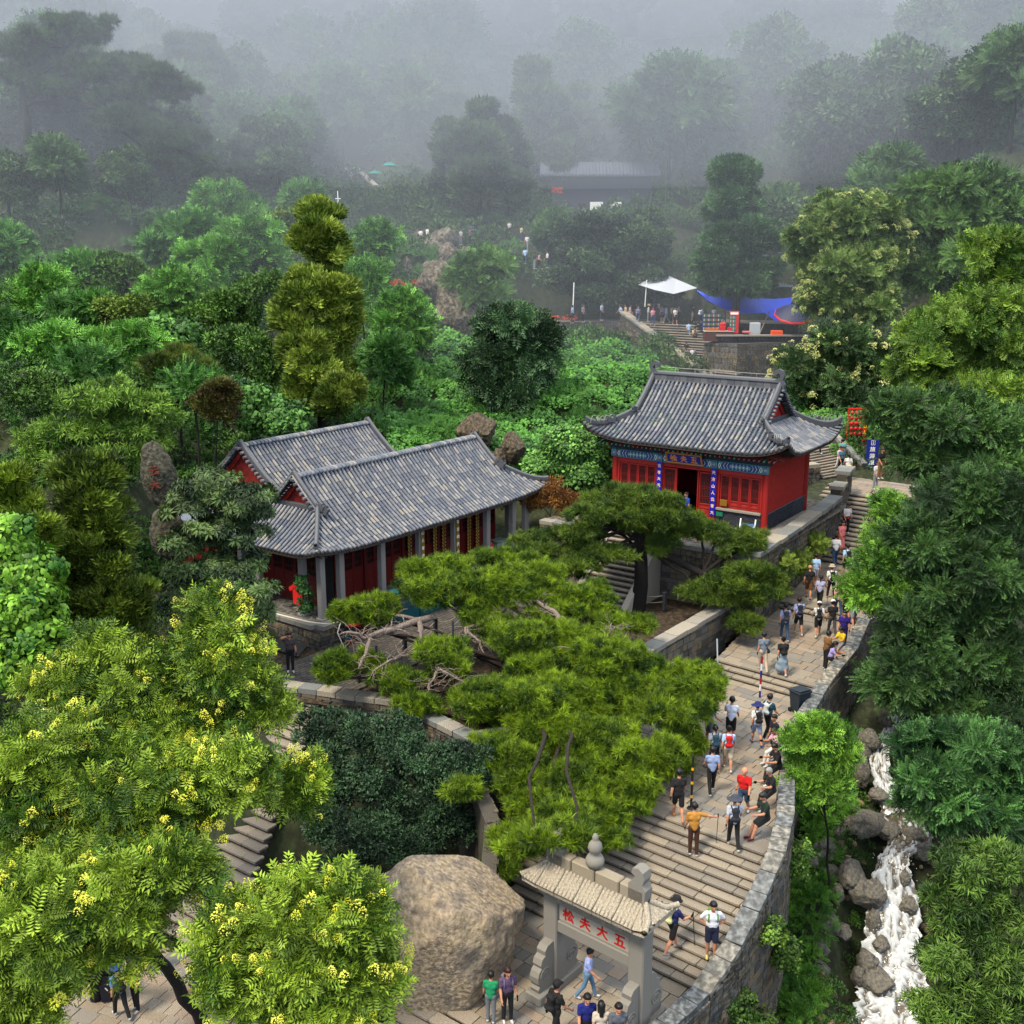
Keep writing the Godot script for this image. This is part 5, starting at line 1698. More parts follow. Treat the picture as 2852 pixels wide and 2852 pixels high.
func plants() -> void:
	near_trees()
	pines()
	slope_trees()
	bank_trees()
	far_forest()
	undergrowth()

func near_trees() -> void:
	var ya := Color(0.20,0.33,0.06); var yb := Color(0.44,0.54,0.11)
	var fa := Color(0.66,0.68,0.14); var fb := Color(0.78,0.79,0.34)
	var gold := func(label: String,blobs: Array,z: float,fx: float,fy: float,n: int) -> void:
		plant("golden_rain_tree",label,"tree",lobes_at(blobs,z),on(fx * 1.476,fy * 1.476,-0.9),{"kind": "pinnate","a": ya,"b": yb,"clump": 0.42,"per": 12,"dens": 0.6,"s": 1.12,"rise": 0.25,"trunk": 0.2,"flowers": n,"fa": fa,"fb": fb,"fs": 0.75,"group": "yellow flowering trees above the lower plaza","bark": Color(0.10,0.085,0.075)})
	gold.call("yellow flowering tree with the tallest crown, nearest to the dark tree by the hall",[[405,1185,45,55],[400,1260,100,70],[300,1320,120,90],[465,1325,55,75],[210,1270,70,70],[380,1400,120,80],[150,1350,90,90],[140,1290,50,40]],27.5,250,1830,110)
	gold.call("yellow flowering tree covering the middle of the left stairs",[[90,1440,120,110],[250,1480,130,100],[330,1500,100,80],[60,1560,110,100],[230,1590,140,90],[560,1490,35,45,1.5],[430,1450,70,50]],25.5,180,1880,120)
	gold.call("yellow flowering tree with the lowest crown over shaded paving and a bin",[[110,1700,150,90],[250,1700,100,80],[330,1640,60,50],[60,1830,120,90],[180,1800,90,60],[20,1920,90,70]],23.5,385,1925,90)
	gold.call("yellow flowering tree beside the great boulder at the plaza's edge",[[560,1760,110,80],[650,1730,60,70],[480,1830,90,70],[620,1840,100,80],[690,1850,50,60],[560,1900,110,60],[440,1760,50,50]],22.5,450,1960,100)
	plant("vine_clad_tree","tree smothered in bright green round creeper leaves at the yellow tree's edge","tree",lobes_at([[35,1010,30,40],[45,1080,55,70],[60,1160,70,70],[75,1230,65,60],[20,1240,50,80]],29.5),on(60,1900,-0.5),{"kind": "round","a": Color(0.16,0.34,0.05),"b": Color(0.40,0.58,0.12),"clump": 0.4,"per": 14,"dens": 0.99,"s": 0.85,"rise": 0.3,"trunk": 0.18})
	plant("thuja","bright olive thuja rising behind the creeper clad tree","tree",lobes_at([[15,930,35,50],[30,990,55,60],[60,1030,45,70],[20,1080,60,80]],34.5),root_of(20,1250,35),{"kind": "spray","a": Color(0.24,0.33,0.05),"b": Color(0.38,0.46,0.08),"clump": 0.4,"per": 22,"dens": 0.69,"s": 1.28,"rise": 0.9,"trunk": 0.2})
	plant("thuja","dark vine draped thuja between boulder inscriptions and the creeper clad tree","tree",lobes_at([[165,900,50,50],[185,970,75,70],[200,1060,80,80],[150,1130,80,80],[235,1150,60,80],[190,1210,100,60]],37.5),root_of(190,1290,38),{"kind": "spray","a": Color(0.15,0.23,0.05),"b": Color(0.33,0.41,0.08),"clump": 0.5,"per": 24,"dens": 0.69,"s": 1.49,"rise": 0.9,"trunk": 0.22})
	plant("chestnut_tree","dark green chestnut tree with drooping pointed leaves before the veranda hall's end","tree",lobes_at([[400,920,75,30],[470,950,45,40,-0.5],[350,960,50,40],[430,1000,90,40],[360,1030,60,30],[430,1070,105,35],[470,1115,50,30,-0.7],[370,1120,70,40],[430,1160,80,40],[400,1200,70,30]],41.5),on(545 * 1.476 - 160,1180 * 1.476,3.2),{"kind": "whorl","a": Color(0.10,0.19,0.09),"b": Color(0.27,0.36,0.16),"clump": 0.55,"per": 17,"dens": 0.53,"s": 1.14,"rise": 0.6,"squash": 0.35,"trunk": 0.16})
	plant("broadleaf_tree","light green broadleaf tree spreading over the inscribed rock","tree",lobes_at([[200,760,90,40],[280,780,60,40],[120,830,70,45],[210,840,90,50],[150,890,80,45],[270,850,50,50],[90,880,40,40]],48),root_of(210,950,49),{"kind": "lance","a": Color(0.20,0.34,0.07),"b": Color(0.37,0.50,0.13),"clump": 0.55,"per": 18,"dens": 0.44,"s": 1.43,"rise": 0.3,"trunk": 0.18})
	plant("wall_creeper","patchy green creeper on the parapet's outer wall above the ravine","creeper",[[Vector3(7.6,0.6,-27.9),Vector3(0.25,0.5,0.4)],[Vector3(8.3,-0.6,-28.6),Vector3(0.3,0.8,0.4)],[Vector3(6.6,-0.8,-26.5),Vector3(0.3,0.5,0.4)],[Vector3(9.15,1.2,-31.0),Vector3(0.25,0.7,0.5)],[Vector3(9.5,0.2,-32.2),Vector3(0.3,0.9,0.5)],[Vector3(7.3,-2.0,-26.9),Vector3(0.4,0.7,0.5)],[Vector3(10.2,1.6,-34.4),Vector3(0.25,0.6,0.5)]],Vector3.ZERO,{"kind": "ivy","a": Color(0.12,0.24,0.05),"b": Color(0.30,0.42,0.10),"clump": 0.35,"per": 8,"dens": 0.9,"s": 0.6,"rise": 0.3,"trunk": 0.0,"part": "foliage"})
	plant("wall_creeper","yellow green fern tufts on the red hall's mossy terrace wall","creeper",[[Vector3(13.2,5.4,-49.9),Vector3(0.2,0.5,0.9)],[Vector3(14.4,5.0,-51.7),Vector3(0.2,0.7,0.8)],[Vector3(15.7,5.3,-53.6),Vector3(0.2,0.5,0.6)],[Vector3(13.0,4.2,-49.8),Vector3(0.2,0.5,0.6)]],Vector3.ZERO,{"kind": "pinnate","a": Color(0.20,0.30,0.06),"b": Color(0.38,0.46,0.11),"clump": 0.4,"per": 6,"dens": 0.7,"s": 0.7,"rise": 0.2,"trunk": 0.0,"part": "foliage"})
	# climber on the terrace wall
	plant("wall_creeper","dark blue green creeper mass hanging over the wall above the boulder","creeper",lobes_at([[630,1390,70,60,1.5],[720,1390,90,50,1.0],[800,1430,90,50,0.3],[870,1450,60,60],[610,1470,60,70,0.5],[700,1490,90,70],[800,1520,80,70],[850,1560,45,60,-0.4],[690,1580,100,60,-0.6],[600,1560,50,60],[760,1600,70,40,-0.8],[650,1640,70,40,-0.8]],35.5,0.5),Vector3.ZERO,{"kind": "broad","a": Color(0.07,0.15,0.10),"b": Color(0.16,0.27,0.15),"clump": 0.4,"per": 20,"dens": 0.52,"s": 0.81,"rise": 0.5,"trunk": 0.0,"part": "foliage"})

func pines() -> void:
	var a := Color(0.14,0.24,0.04); var b := Color(0.44,0.54,0.10)
	var pads := func(rows: Array) -> Array:
		var out := []
		for q in rows:
			var z: float = q[4]
			var r0 := Vector3(q[2] * 1.476 * z / 3000.0,q[3] * 1.476 * z / 3000.0 * 0.8,q[2] * 1.476 * z / 3000.0 * 0.8)
			for k in 3:
				out.append([at(q[0] * 1.476,q[1] * 1.476,z) + Vector3(rnd(-0.6,0.6),rnd(-0.5,0.55),rnd(-0.6,0.6)) * r0,r0 * Vector3(rnd(0.5,0.8),rnd(0.6,1.1),rnd(0.5,0.8))])
		return out
	var rows := [[700,1150,65,32,43],[780,1110,85,35,44],[870,1085,80,35,45],[970,1075,85,32,46],[1010,1120,100,40,44.5],[905,1145,50,25,43.5],[1100,1140,75,40,44.5],[1060,1165,70,30,44],[1180,1175,60,25,44.5],[930,1175,60,22,43],[650,1165,30,20,43],
		[850,1245,70,28,40.5],[960,1220,100,40,41],[1080,1230,100,50,41],[1190,1250,100,50,41],[1300,1290,80,32,40],[760,1290,55,30,40],[690,1265,40,28,41],[615,1275,45,40,40],
		[900,1320,100,40,38.5],[1020,1340,110,50,38],[1150,1340,110,50,38.5],[1255,1350,75,45,38.5],[1290,1420,45,45,38],[790,1330,50,25,39],
		[980,1430,90,40,36.5],[1100,1430,100,50,36.5],[1200,1450,85,50,36.5],[1000,1500,100,40,35],[1110,1510,100,40,35],[1190,1510,50,40,35.3],[955,1580,45,32,33.5],[1050,1560,75,25,32],[1050,1585,55,16,29.4],[985,1600,40,20,30.0],[955,1635,26,18,33],[885,1495,35,20,34.5],[1080,1390,90,40,37.2],[1060,1470,90,40,35.8],[1140,1480,80,40,35.8],[1090,1540,70,30,34.4],[960,1480,70,35,35.4],[1010,1290,80,35,39.5],[1120,1290,80,35,39.5],[1130,1575,60,18,33.8]]
	var lb: Array = pads.call(rows)
	var o := thing("spreading_pine","huge low spreading pine with bare gnarled limbs above the stone gate","tree")
	var f := foliage(lb,0.32,11,0.7,1.35,a,b,0.7,0.5)
	many(o,"needles",sprig("needles"),leaf_mat(),f[0],f[1])
	var foot_p := Vector3(0.9,3.5,-37.0)
	var t := MB.new()
	var hub := at(1050 * 1.476,1290 * 1.476,41.0)
	hub.y -= 0.6
	limb(t,foot_p,hub,0.38,0.3,0.12,8,10)
	part(o,"trunk",t.mesh(),bark(Color(0.20,0.16,0.135)))
	var br := MB.new()
	for l in lb:
		if rnd(0,1) < 0.3:
			limb(br,hub + Vector3(rnd(-0.5,0.5),rnd(-0.3,0.2),rnd(-0.5,0.5)),l[0] - Vector3(0,0.45,-0.1),0.1,0.04,0.14,7)
		for k in 3:
			limb(br,l[0] - Vector3(0,0.2,0),l[0] + Vector3(rnd(-1,1),rnd(-0.2,0.6),rnd(-1,1)) * l[1] * 0.8,0.04,0.015,0.2,4,5)
	part(o,"limbs",br.mesh(),bark(Color(0.20,0.16,0.135))).set_meta("kind","stuff")
	# bare weathered boughs
	var grey := mat("dead_wood",Color(0.56,0.50,0.46),0.9,"bark",1.6,1.5)
	var dead := [
		[[815,1165,42.6,0.15],[770,1178,42,0.14],[735,1190,41.4,0.12],[700,1200,41,0.10],[690,1232,40.4,0.075],[676,1262,40,0.05]],
		[[735,1190,41.4,0.1],[690,1205,40.8,0.085],[668,1192,40.6,0.06],[640,1198,40.5,0.035]],
		[[790,1172,42.2,0.11],[796,1210,41.2,0.1],[782,1235,40.6,0.09],[826,1262,39.8,0.075],[860,1280,39.3,0.05],[884,1292,39,0.025]],
		[[782,1235,40.6,0.07],[745,1242,40.3,0.055],[722,1256,40,0.045],[700,1275,39.8,0.025]],
		[[796,1170,42.2,0.08],[742,1158,42.4,0.065],[706,1158,42.5,0.055],[715,1140,42.7,0.04],[760,1128,43,0.03]],
		[[826,1262,39.8,0.05],[812,1290,39.3,0.04],[805,1310,39,0.02]],
		[[920,1110,44.5,0.14],[900,1098,44.6,0.12],[890,1112,44.2,0.11],[910,1130,43.8,0.1],[880,1145,43.4,0.08],[868,1160,43.2,0.05]],
		[[1010,1165,43,0.17],[960,1140,43.6,0.16],[925,1170,43,0.13],[880,1185,42.6,0.1],[872,1215,42,0.06],[885,1250,41.4,0.03]],
		[[880,1185,42.6,0.07],[900,1205,42,0.055],[915,1235,41.5,0.03]],
		[[1105,1240,40.6,0.13],[1060,1190,41.8,0.11],[1045,1150,42.6,0.09],[1000,1130,43.5,0.07]],
		[[1105,1205,41,0.09],[1130,1225,40.4,0.08],[1150,1195,40.6,0.05],[1155,1175,40.8,0.02]],
		[[985,1240,40.6,0.15],[1020,1230,40.6,0.13],[1062,1225,40.8,0.1]],
	]
	for d in dead:
		var b2 := MB.new()
		var pts := []
		var rad := []
		for k in d.size() - 1:
			for j in 3:
				var ff := j / 3.0
				pts.append(at(lerpf(d[k][0],d[k + 1][0],ff) * 1.476,lerpf(d[k][1],d[k + 1][1],ff) * 1.476,lerpf(d[k][2],d[k + 1][2],ff)) + Vector3(rnd(-0.06,0.06),rnd(-0.06,0.06),rnd(-0.06,0.06)))
				rad.append(lerpf(d[k][3],d[k + 1][3],ff) * rnd(0.85,1.1))
		var last: Array = d[d.size() - 1]
		pts.append(at(last[0] * 1.476,last[1] * 1.476,last[2])); rad.append(0.012)
		b2.tube(pts,rad,7)
		for k in range(2,pts.size() - 1):
			for w2 in 2:
				var e: Vector3 = pts[k] + Vector3(rnd(-0.75,0.75),rnd(-0.45,0.5),rnd(-0.3,0.5))
				limb(b2,pts[k],e,maxf(rad[k] * 0.4,0.016),0.01,0.35,4,5)
				limb(b2,pts[k].lerp(e,0.6),e + Vector3(rnd(-0.4,0.4),rnd(-0.35,0.3),rnd(-0.2,0.3)),0.014,0.008,0.3,3,4)
		part(o,"bare_bough",b2.mesh(),grey)
	# second pine, upright with a clear trunk
	rows = [[1200,940,70,28,50],[1140,970,60,30,50],[1250,955,75,35,50.5],[1320,995,60,32,51],[1085,1015,70,30,50],[1180,985,75,28,51],[1030,1035,50,28,49],[1280,1020,70,25,50.5],[1390,1035,55,32,50],[1400,1095,75,30,49.5],[1440,1115,50,35,49],[1360,1125,55,25,49],[1140,1040,55,25,49.5],[1425,1170,38,25,49],[1075,1075,50,22,48.5],[1240,985,60,25,49]]
	lb = pads.call(rows)
	o = thing("upright_pine","pine with a clear dark trunk in the court before the red hall","tree")
	f = foliage(lb,0.38,11,0.62,1.55,Color(0.16,0.25,0.07),Color(0.34,0.42,0.12),0.7,0.45)
	many(o,"needles",sprig("needles"),leaf_mat(),f[0],f[1])
	t = MB.new()
	var p0 := on(1773,1700,3.5)
	var p1 := at(1786,1560,51); var p2 := at(1780,1400,50.6)
	t.tube([p0,p0.lerp(p1,0.5) + Vector3(0.1,0,0),p1,p1.lerp(p2,0.5),p2],[0.42,0.34,0.3,0.22,0.12],12)
	part(o,"trunk",t.mesh(),bark(Color(0.13,0.105,0.09)))
	br = MB.new()
	var q0 := at(1800,1520,50.8)
	br.tube([q0,at(1880,1560,50.4),at(1960,1600,49.8),at(2030,1630,49.4),at(2080,1620,49.2)],[0.2,0.17,0.15,0.12,0.06],8)
	for l in lb:
		limb(br,p1.lerp(p2,rnd(0.1,0.9)) if l[0].x < 9.0 else at(1960,1600,49.8),l[0] - Vector3(0,0.2,0),0.1,0.04,0.14,6)
	part(o,"limbs",br.mesh(),bark(Color(0.13,0.105,0.09))).set_meta("kind","stuff")

func slope_trees() -> void:
	plant("thuja","tall olive thuja column standing alone on the slope behind the halls","tree",lobes_at([[605,405,30,40],[600,465,62,50],[600,545,85,55],[560,610,55,55],[640,610,50,60],[600,680,80,60],[610,745,65,55]],64),root_of(608,815,64),{"kind": "spray","a": Color(0.28,0.38,0.10),"b": Color(0.46,0.53,0.16),"clump": 0.7,"per": 26,"dens": 0.86,"s": 2.03,"rise": 0.9,"trunk": 0.28})
	plant("thuja","small round yellowish thuja at the tall thuja's foot","tree",lobes_at([[640,745,42,48]],60),root_of(640,800,60),{"kind": "spray","a": Color(0.24,0.33,0.07),"b": Color(0.40,0.46,0.12),"clump": 0.5,"per": 26,"dens": 0.86,"s": 1.62,"rise": 0.9,"trunk": 0.15})
	plant("ivy_mound","round mound of pale ivy beside the red hall's roof corner","creeper",lobes_at([[1080,845,70,48],[1140,870,40,55],[1030,880,35,40],[1090,900,60,40]],61),Vector3.ZERO,{"kind": "ivy","a": Color(0.16,0.31,0.12),"b": Color(0.34,0.52,0.20),"clump": 0.6,"per": 20,"dens": 1.06,"s": 1.25,"rise": 0.4,"trunk": 0.0,"part": "foliage"})
	plant("sumac_tree","dark sumac with long feathered leaves over the ivy slope","tree",lobes_at([[960,630,55,42],[985,695,50,34],[930,690,35,28],[1008,645,30,28],[945,735,45,24]],75),root_of(960,790,75),{"kind": "pinnate","a": Color(0.11,0.20,0.12),"b": Color(0.21,0.33,0.18),"clump": 0.8,"per": 13,"dens": 0.51,"s": 2.75,"rise": 0.3,"trunk": 0.16})
	plant("sumac_tree","light sumac growing from the cliff below the rock lookout","tree",lobes_at([[885,520,42,24],[930,500,40,22],[915,565,36,26]],97),root_of(900,620,98),{"kind": "feather","a": Color(0.17,0.30,0.13),"b": Color(0.33,0.48,0.20),"clump": 0.9,"per": 14,"dens": 0.52,"s": 2.43,"rise": 0.3,"trunk": 0.16})
	plant("broadleaf_tree","dark layered broadleaf tree shading the market's upper steps","tree",lobes_at([[1140,430,70,24],[1090,450,60,30],[1190,460,65,32],[1130,490,85,30],[1080,525,50,22],[1200,525,55,25],[1140,560,60,18],[1240,560,35,15]],110),root_of(1076,600,110),{"kind": "broad","a": Color(0.09,0.17,0.10),"b": Color(0.19,0.28,0.15),"clump": 1.1,"per": 22,"dens": 0.55,"s": 2.47,"rise": 0.5,"squash": 0.4,"trunk": 0.5,"bark": Color(0.12,0.10,0.09)})
	plant("larch_tree","soft feathery conifer standing through the blue stall tarpaulin","tree",lobes_at([[1385,330,45,35],[1380,390,60,38],[1400,450,75,35],[1360,490,60,30],[1420,510,60,25],[1380,535,75,20]],102),at(1388 * 1.476,612 * 1.476,101),{"kind": "spray","a": Color(0.13,0.25,0.13),"b": Color(0.24,0.38,0.20),"clump": 0.9,"per": 22,"dens": 0.82,"s": 2.56,"rise": 0.1,"trunk": 0.42,"bark": Color(0.10,0.085,0.08)})
	plant("pagoda_tree","cream flowering tree before the grey tiled stall house","tree",lobes_at([[1600,415,90,45],[1550,470,60,55],[1655,470,55,60],[1600,510,85,50],[1560,570,50,40],[1640,580,50,40]],84),root_of(1610,780,84),{"kind": "pinnate","a": Color(0.22,0.33,0.13),"b": Color(0.36,0.46,0.20),"clump": 0.8,"per": 16,"dens": 0.60,"s": 2.12,"rise": 0.3,"trunk": 0.25,"flowers": 420,"fkind": "heads","fa": Color(0.58,0.62,0.34),"fb": Color(0.74,0.75,0.48),"fs": 1.2})
	plant("pagoda_tree","lower cream dotted tree with dark foliage below the stall wall","tree",lobes_at([[1590,660,70,40],[1640,700,60,45],[1550,710,60,45],[1600,750,80,40],[1500,700,35,40]],80),root_of(1600,800,80),{"kind": "pinnate","a": Color(0.11,0.20,0.10),"b": Color(0.22,0.33,0.15),"clump": 0.8,"per": 16,"dens": 0.60,"s": 2.12,"rise": 0.3,"trunk": 0.2,"flowers": 120,"fkind": "heads","fa": Color(0.72,0.74,0.45),"fb": Color(0.84,0.83,0.58),"fs": 1.5})
	plant("locust_tree","feathery mid green locust on the slope above the cream flowering tree","tree",lobes_at([[1800,370,90,40],[1760,420,70,40],[1860,410,70,50],[1800,470,90,40],[1900,470,60,40],[1750,500,50,35]],86),root_of(1800,560,88),{"kind": "feather","a": Color(0.15,0.27,0.11),"b": Color(0.27,0.41,0.16),"clump": 0.9,"per": 18,"dens": 0.52,"s": 2.43,"rise": 0.4,"trunk": 0.25})
	plant("broadleaf_shrub","orange brown dried shrub beside the veranda hall's far corner","shrub",lobes_at([[1040,930,35,28],[1065,950,25,20],[1015,950,22,18]],58),root_of(1040,975,58),{"kind": "lance","a": Color(0.34,0.20,0.06),"b": Color(0.50,0.32,0.10),"clump": 0.4,"per": 14,"dens": 0.47,"s": 1.17,"rise": 0.7,"trunk": 0.05})
	plant("broadleaf_shrub","rust tinged shrub among green ones behind the chestnut tree","shrub",lobes_at([[400,780,32,50],[420,740,20,25]],52),root_of(400,850,53),{"kind": "spray","a": Color(0.24,0.17,0.08),"b": Color(0.30,0.32,0.11),"clump": 0.5,"per": 16,"dens": 0.75,"s": 1.49,"rise": 0.6,"trunk": 0.06})
	plant("leaning_pine","small olive pine leaning out over the shrubs behind the rear hall","tree",lobes_at([[330,675,55,22],[300,700,40,20],[370,700,35,22]],57),root_of(340,780,58),{"kind": "needles","a": Color(0.20,0.28,0.06),"b": Color(0.36,0.42,0.12),"clump": 0.5,"per": 34,"dens": 1.06,"s": 1.7,"rise": 0.6,"squash": 0.4,"trunk": 0.1})
	plant("big_pine","great misty pine with a thick bare trunk at the slope's edge","tree",lobes_at([[60,90,85,35],[150,65,90,32],[30,140,55,22],[190,130,100,34],[290,165,95,36],[110,170,60,20],[250,225,85,34],[340,260,75,34],[380,320,60,32],[300,300,60,28],[200,190,50,20]],116),root_of(52,320,116),{"kind": "needles","a": Color(0.12,0.21,0.10),"b": Color(0.24,0.33,0.16),"clump": 0.9,"per": 13,"dens": 0.8,"s": 3.6,"rise": 0.6,"squash": 0.4,"trunk": 0.62,"head": at(62,190,116),"bark": Color(0.10,0.085,0.08)})
	# bushes over the slope, each a thing
	var kinds := [["pinnate",Color(0.17,0.35,0.09),Color(0.35,0.56,0.17),1.8],["feather",Color(0.14,0.30,0.10),Color(0.28,0.48,0.16),1.7],["broad",Color(0.11,0.23,0.07),Color(0.27,0.41,0.11),1.5],["broad",Color(0.17,0.27,0.06),Color(0.33,0.42,0.11),1.4],["ivy",Color(0.13,0.27,0.09),Color(0.27,0.45,0.15),1.7]]
	var spots := [[60,560,62,60,0,78],[150,600,70,50,1,74],[90,660,70,50,0,66],[240,600,60,60,3,72],[230,660,70,50,0,66],[320,560,60,50,0,80],[390,590,55,45,2,76],[400,500,70,50,0,88],[330,450,60,50,1,94],[470,460,60,45,0,94],[440,400,60,40,0,104],[520,430,50,40,3,98],
		[480,560,50,60,2,78],[430,660,60,50,2,66],[500,680,45,60,2,64],[60,740,70,50,2,58],[150,700,60,40,1,62],[290,740,60,40,2,57],[470,760,60,50,4,60],[540,800,50,40,4,60],[30,650,50,70,1,66],[700,470,45,45,0,96],[690,540,45,45,0,86],[740,600,50,45,0,80],[720,680,40,50,1,72],
		[770,600,30,40,0,86],[370,730,40,40,1,56],[130,520,60,50,1,86],[230,520,60,50,2,86],[20,480,60,60,1,92],[560,380,40,30,1,110],[330,640,50,40,4,68]]
	var where := ["below the misty big pine","beside the leaning pine","near the tall thuja","behind the rear hall","under the rock lookout"]
	var looks := ["bright green locust shrub with long feathered leaves","blue green feathery shrub","dark small leaved shrub","olive yellow shrub","ivy covered shrub"]
	for q in spots:
		var k: Array = kinds[q[4]]
		var near: int = 2
		if q[0] > 660: near = 4
		elif q[1] > 730 and q[0] > 430: near = 3
		elif q[1] > 600 and q[0] < 430: near = 1
		elif q[0] < 420: near = 0
		plant("slope_shrub",looks[q[4]] + " " + where[near] + ", " + ("topmost" if q[1] < 470 else "high" if q[1] < 560 else "middle" if q[1] < 650 else "low") + " on the slope, " + ("far left" if q[0] < 110 else "left" if q[0] < 260 else "mid left" if q[0] < 420 else "right"),"shrub",lobes_at([[q[0],q[1],q[2] * 0.8,q[3] * 0.7],[q[0] + q[2] * rnd(-0.6,0.6),q[1] + q[3] * 0.5,q[2] * 0.7,q[3] * 0.5],[q[0] + q[2] * rnd(-0.6,0.6),q[1] - q[3] * 0.3,q[2] * 0.5,q[3] * 0.45]],q[5]),root_of(q[0],q[1] + q[3],q[5]),{"kind": k[0],"a": k[1],"b": k[2],"clump": 0.75,"per": 12,"dens": 0.55,"s": k[3] * 1.3 * q[5] / 80.0,"rise": 0.4,"trunk": 0.08,"group": looks[q[4]] + "s on the slope " + where[near]})

func bank_trees() -> void:
	var bank := func(called: String,label: String,blobs: Array,z: float,o2: Dictionary,fx := -1.0,fy := 0.0) -> void:
		var c := lobes_at(blobs,z)
		var m := Vector3.ZERO
		for l in c:
			m += l[0]
		m /= c.size()
		var ft := Vector3(m.x + 1.0,land(m.x + 1.0,m.z - 0.5),m.z - 0.5) if fx < 0.0 else root_of(fx,fy,z)
		plant(called,label,"tree",c,ft,o2)
	bank.call("locust_tree","yellow green locust at the edge of the upper bank",[[1890,480,60,50],[1880,560,80,60],[1800,610,80,45],[1870,660,90,60],[1760,650,60,40],[1740,710,60,40],[1840,730,90,50],[1900,760,60,60]],60,{"kind": "pinnate","a": Color(0.20,0.33,0.08),"b": Color(0.39,0.51,0.14),"clump": 0.75,"per": 16,"dens": 0.54,"s": 1.69,"rise": 0.3,"trunk": 0.22})
	bank.call("locust_tree","dark locust rising behind the blue service sign",[[1800,800,90,50],[1880,830,70,60],[1760,850,60,40],[1700,790,50,45],[1830,880,90,40]],53,{"kind": "feather","a": Color(0.12,0.23,0.09),"b": Color(0.24,0.38,0.14),"clump": 0.7,"per": 20,"dens": 0.52,"s": 1.76,"rise": 0.3,"trunk": 0.2})
	bank.call("locust_tree","great dark locust leaning over the ravine and hiding the stairs",[[1815,960,75,60],[1870,960,80,70],[1765,1030,75,55],[1820,1060,100,70],[1785,1130,95,60],[1880,1130,70,90],[1725,1195,75,60],[1800,1230,110,70],[1880,1280,70,80],[1720,1280,90,60],[1820,1340,100,50]],43.5,{"kind": "feather","a": Color(0.08,0.18,0.07),"b": Color(0.20,0.33,0.12),"clump": 0.6,"per": 20,"dens": 0.53,"s": 1.42,"rise": 0.3,"trunk": 0.28})
	bank.call("locust_tree","light green locust sprays reaching out over the crowd by the parapet",[[1655,1060,40,30],[1640,1110,36,26],[1670,1125,42,32],[1675,1015,36,30,2.0],[1680,960,30,25,3.0],[1700,1110,50,40]],44.5,{"kind": "pinnate","a": Color(0.17,0.33,0.07),"b": Color(0.37,0.54,0.13),"clump": 0.5,"per": 11,"dens": 0.43,"s": 1.19,"rise": 0.2,"squash": 0.4,"trunk": 0.12},1790,1300)
	bank.call("locust_tree","blue green locust overhanging the white cascade",[[1790,1420,90,40],[1870,1430,70,60],[1740,1470,60,35],[1830,1500,90,40],[1770,1520,60,28],[1900,1540,50,50]],37.5,{"kind": "feather","a": Color(0.10,0.23,0.10),"b": Color(0.23,0.40,0.16),"clump": 0.5,"per": 18,"dens": 0.52,"s": 1.28,"rise": 0.3,"trunk": 0.15})
	bank.call("peach_tree","willow leaved peach tree filling the bank beside the cascade",[[1840,1640,80,50],[1900,1650,60,60],[1800,1710,60,55],[1870,1740,90,70],[1790,1800,60,55],[1840,1830,90,70],[1900,1850,70,80],[1775,1890,65,45],[1850,1910,90,40]],29.5,{"kind": "lance","a": Color(0.14,0.25,0.07),"b": Color(0.30,0.42,0.12),"clump": 0.42,"per": 16,"dens": 0.52,"s": 1.10,"rise": 0.2,"trunk": 0.14})
	bank.call("locust_sapling","bright yellow green locust sapling against the parapet's outer wall",[[1520,1400,28,14],[1555,1382,30,12],[1572,1425,28,14],[1525,1448,28,15],[1552,1478,34,14],[1515,1490,20,20]],37.0,{"kind": "pinnate","a": Color(0.18,0.35,0.07),"b": Color(0.38,0.55,0.13),"clump": 0.4,"per": 10,"dens": 0.51,"s": 1.12,"rise": 0.3,"squash": 0.4,"trunk": 0.05})

# ---- the forest in the mist: a few kinds, each copied with its trunk and crown
func far_kind(called: String,lobes: Array,high: float,o2: Dictionary) -> Node3D:
	var o := plant(called,"","tree",lobes,Vector3.ZERO,o2)
	o.set_meta("kind_height",high)
	return o

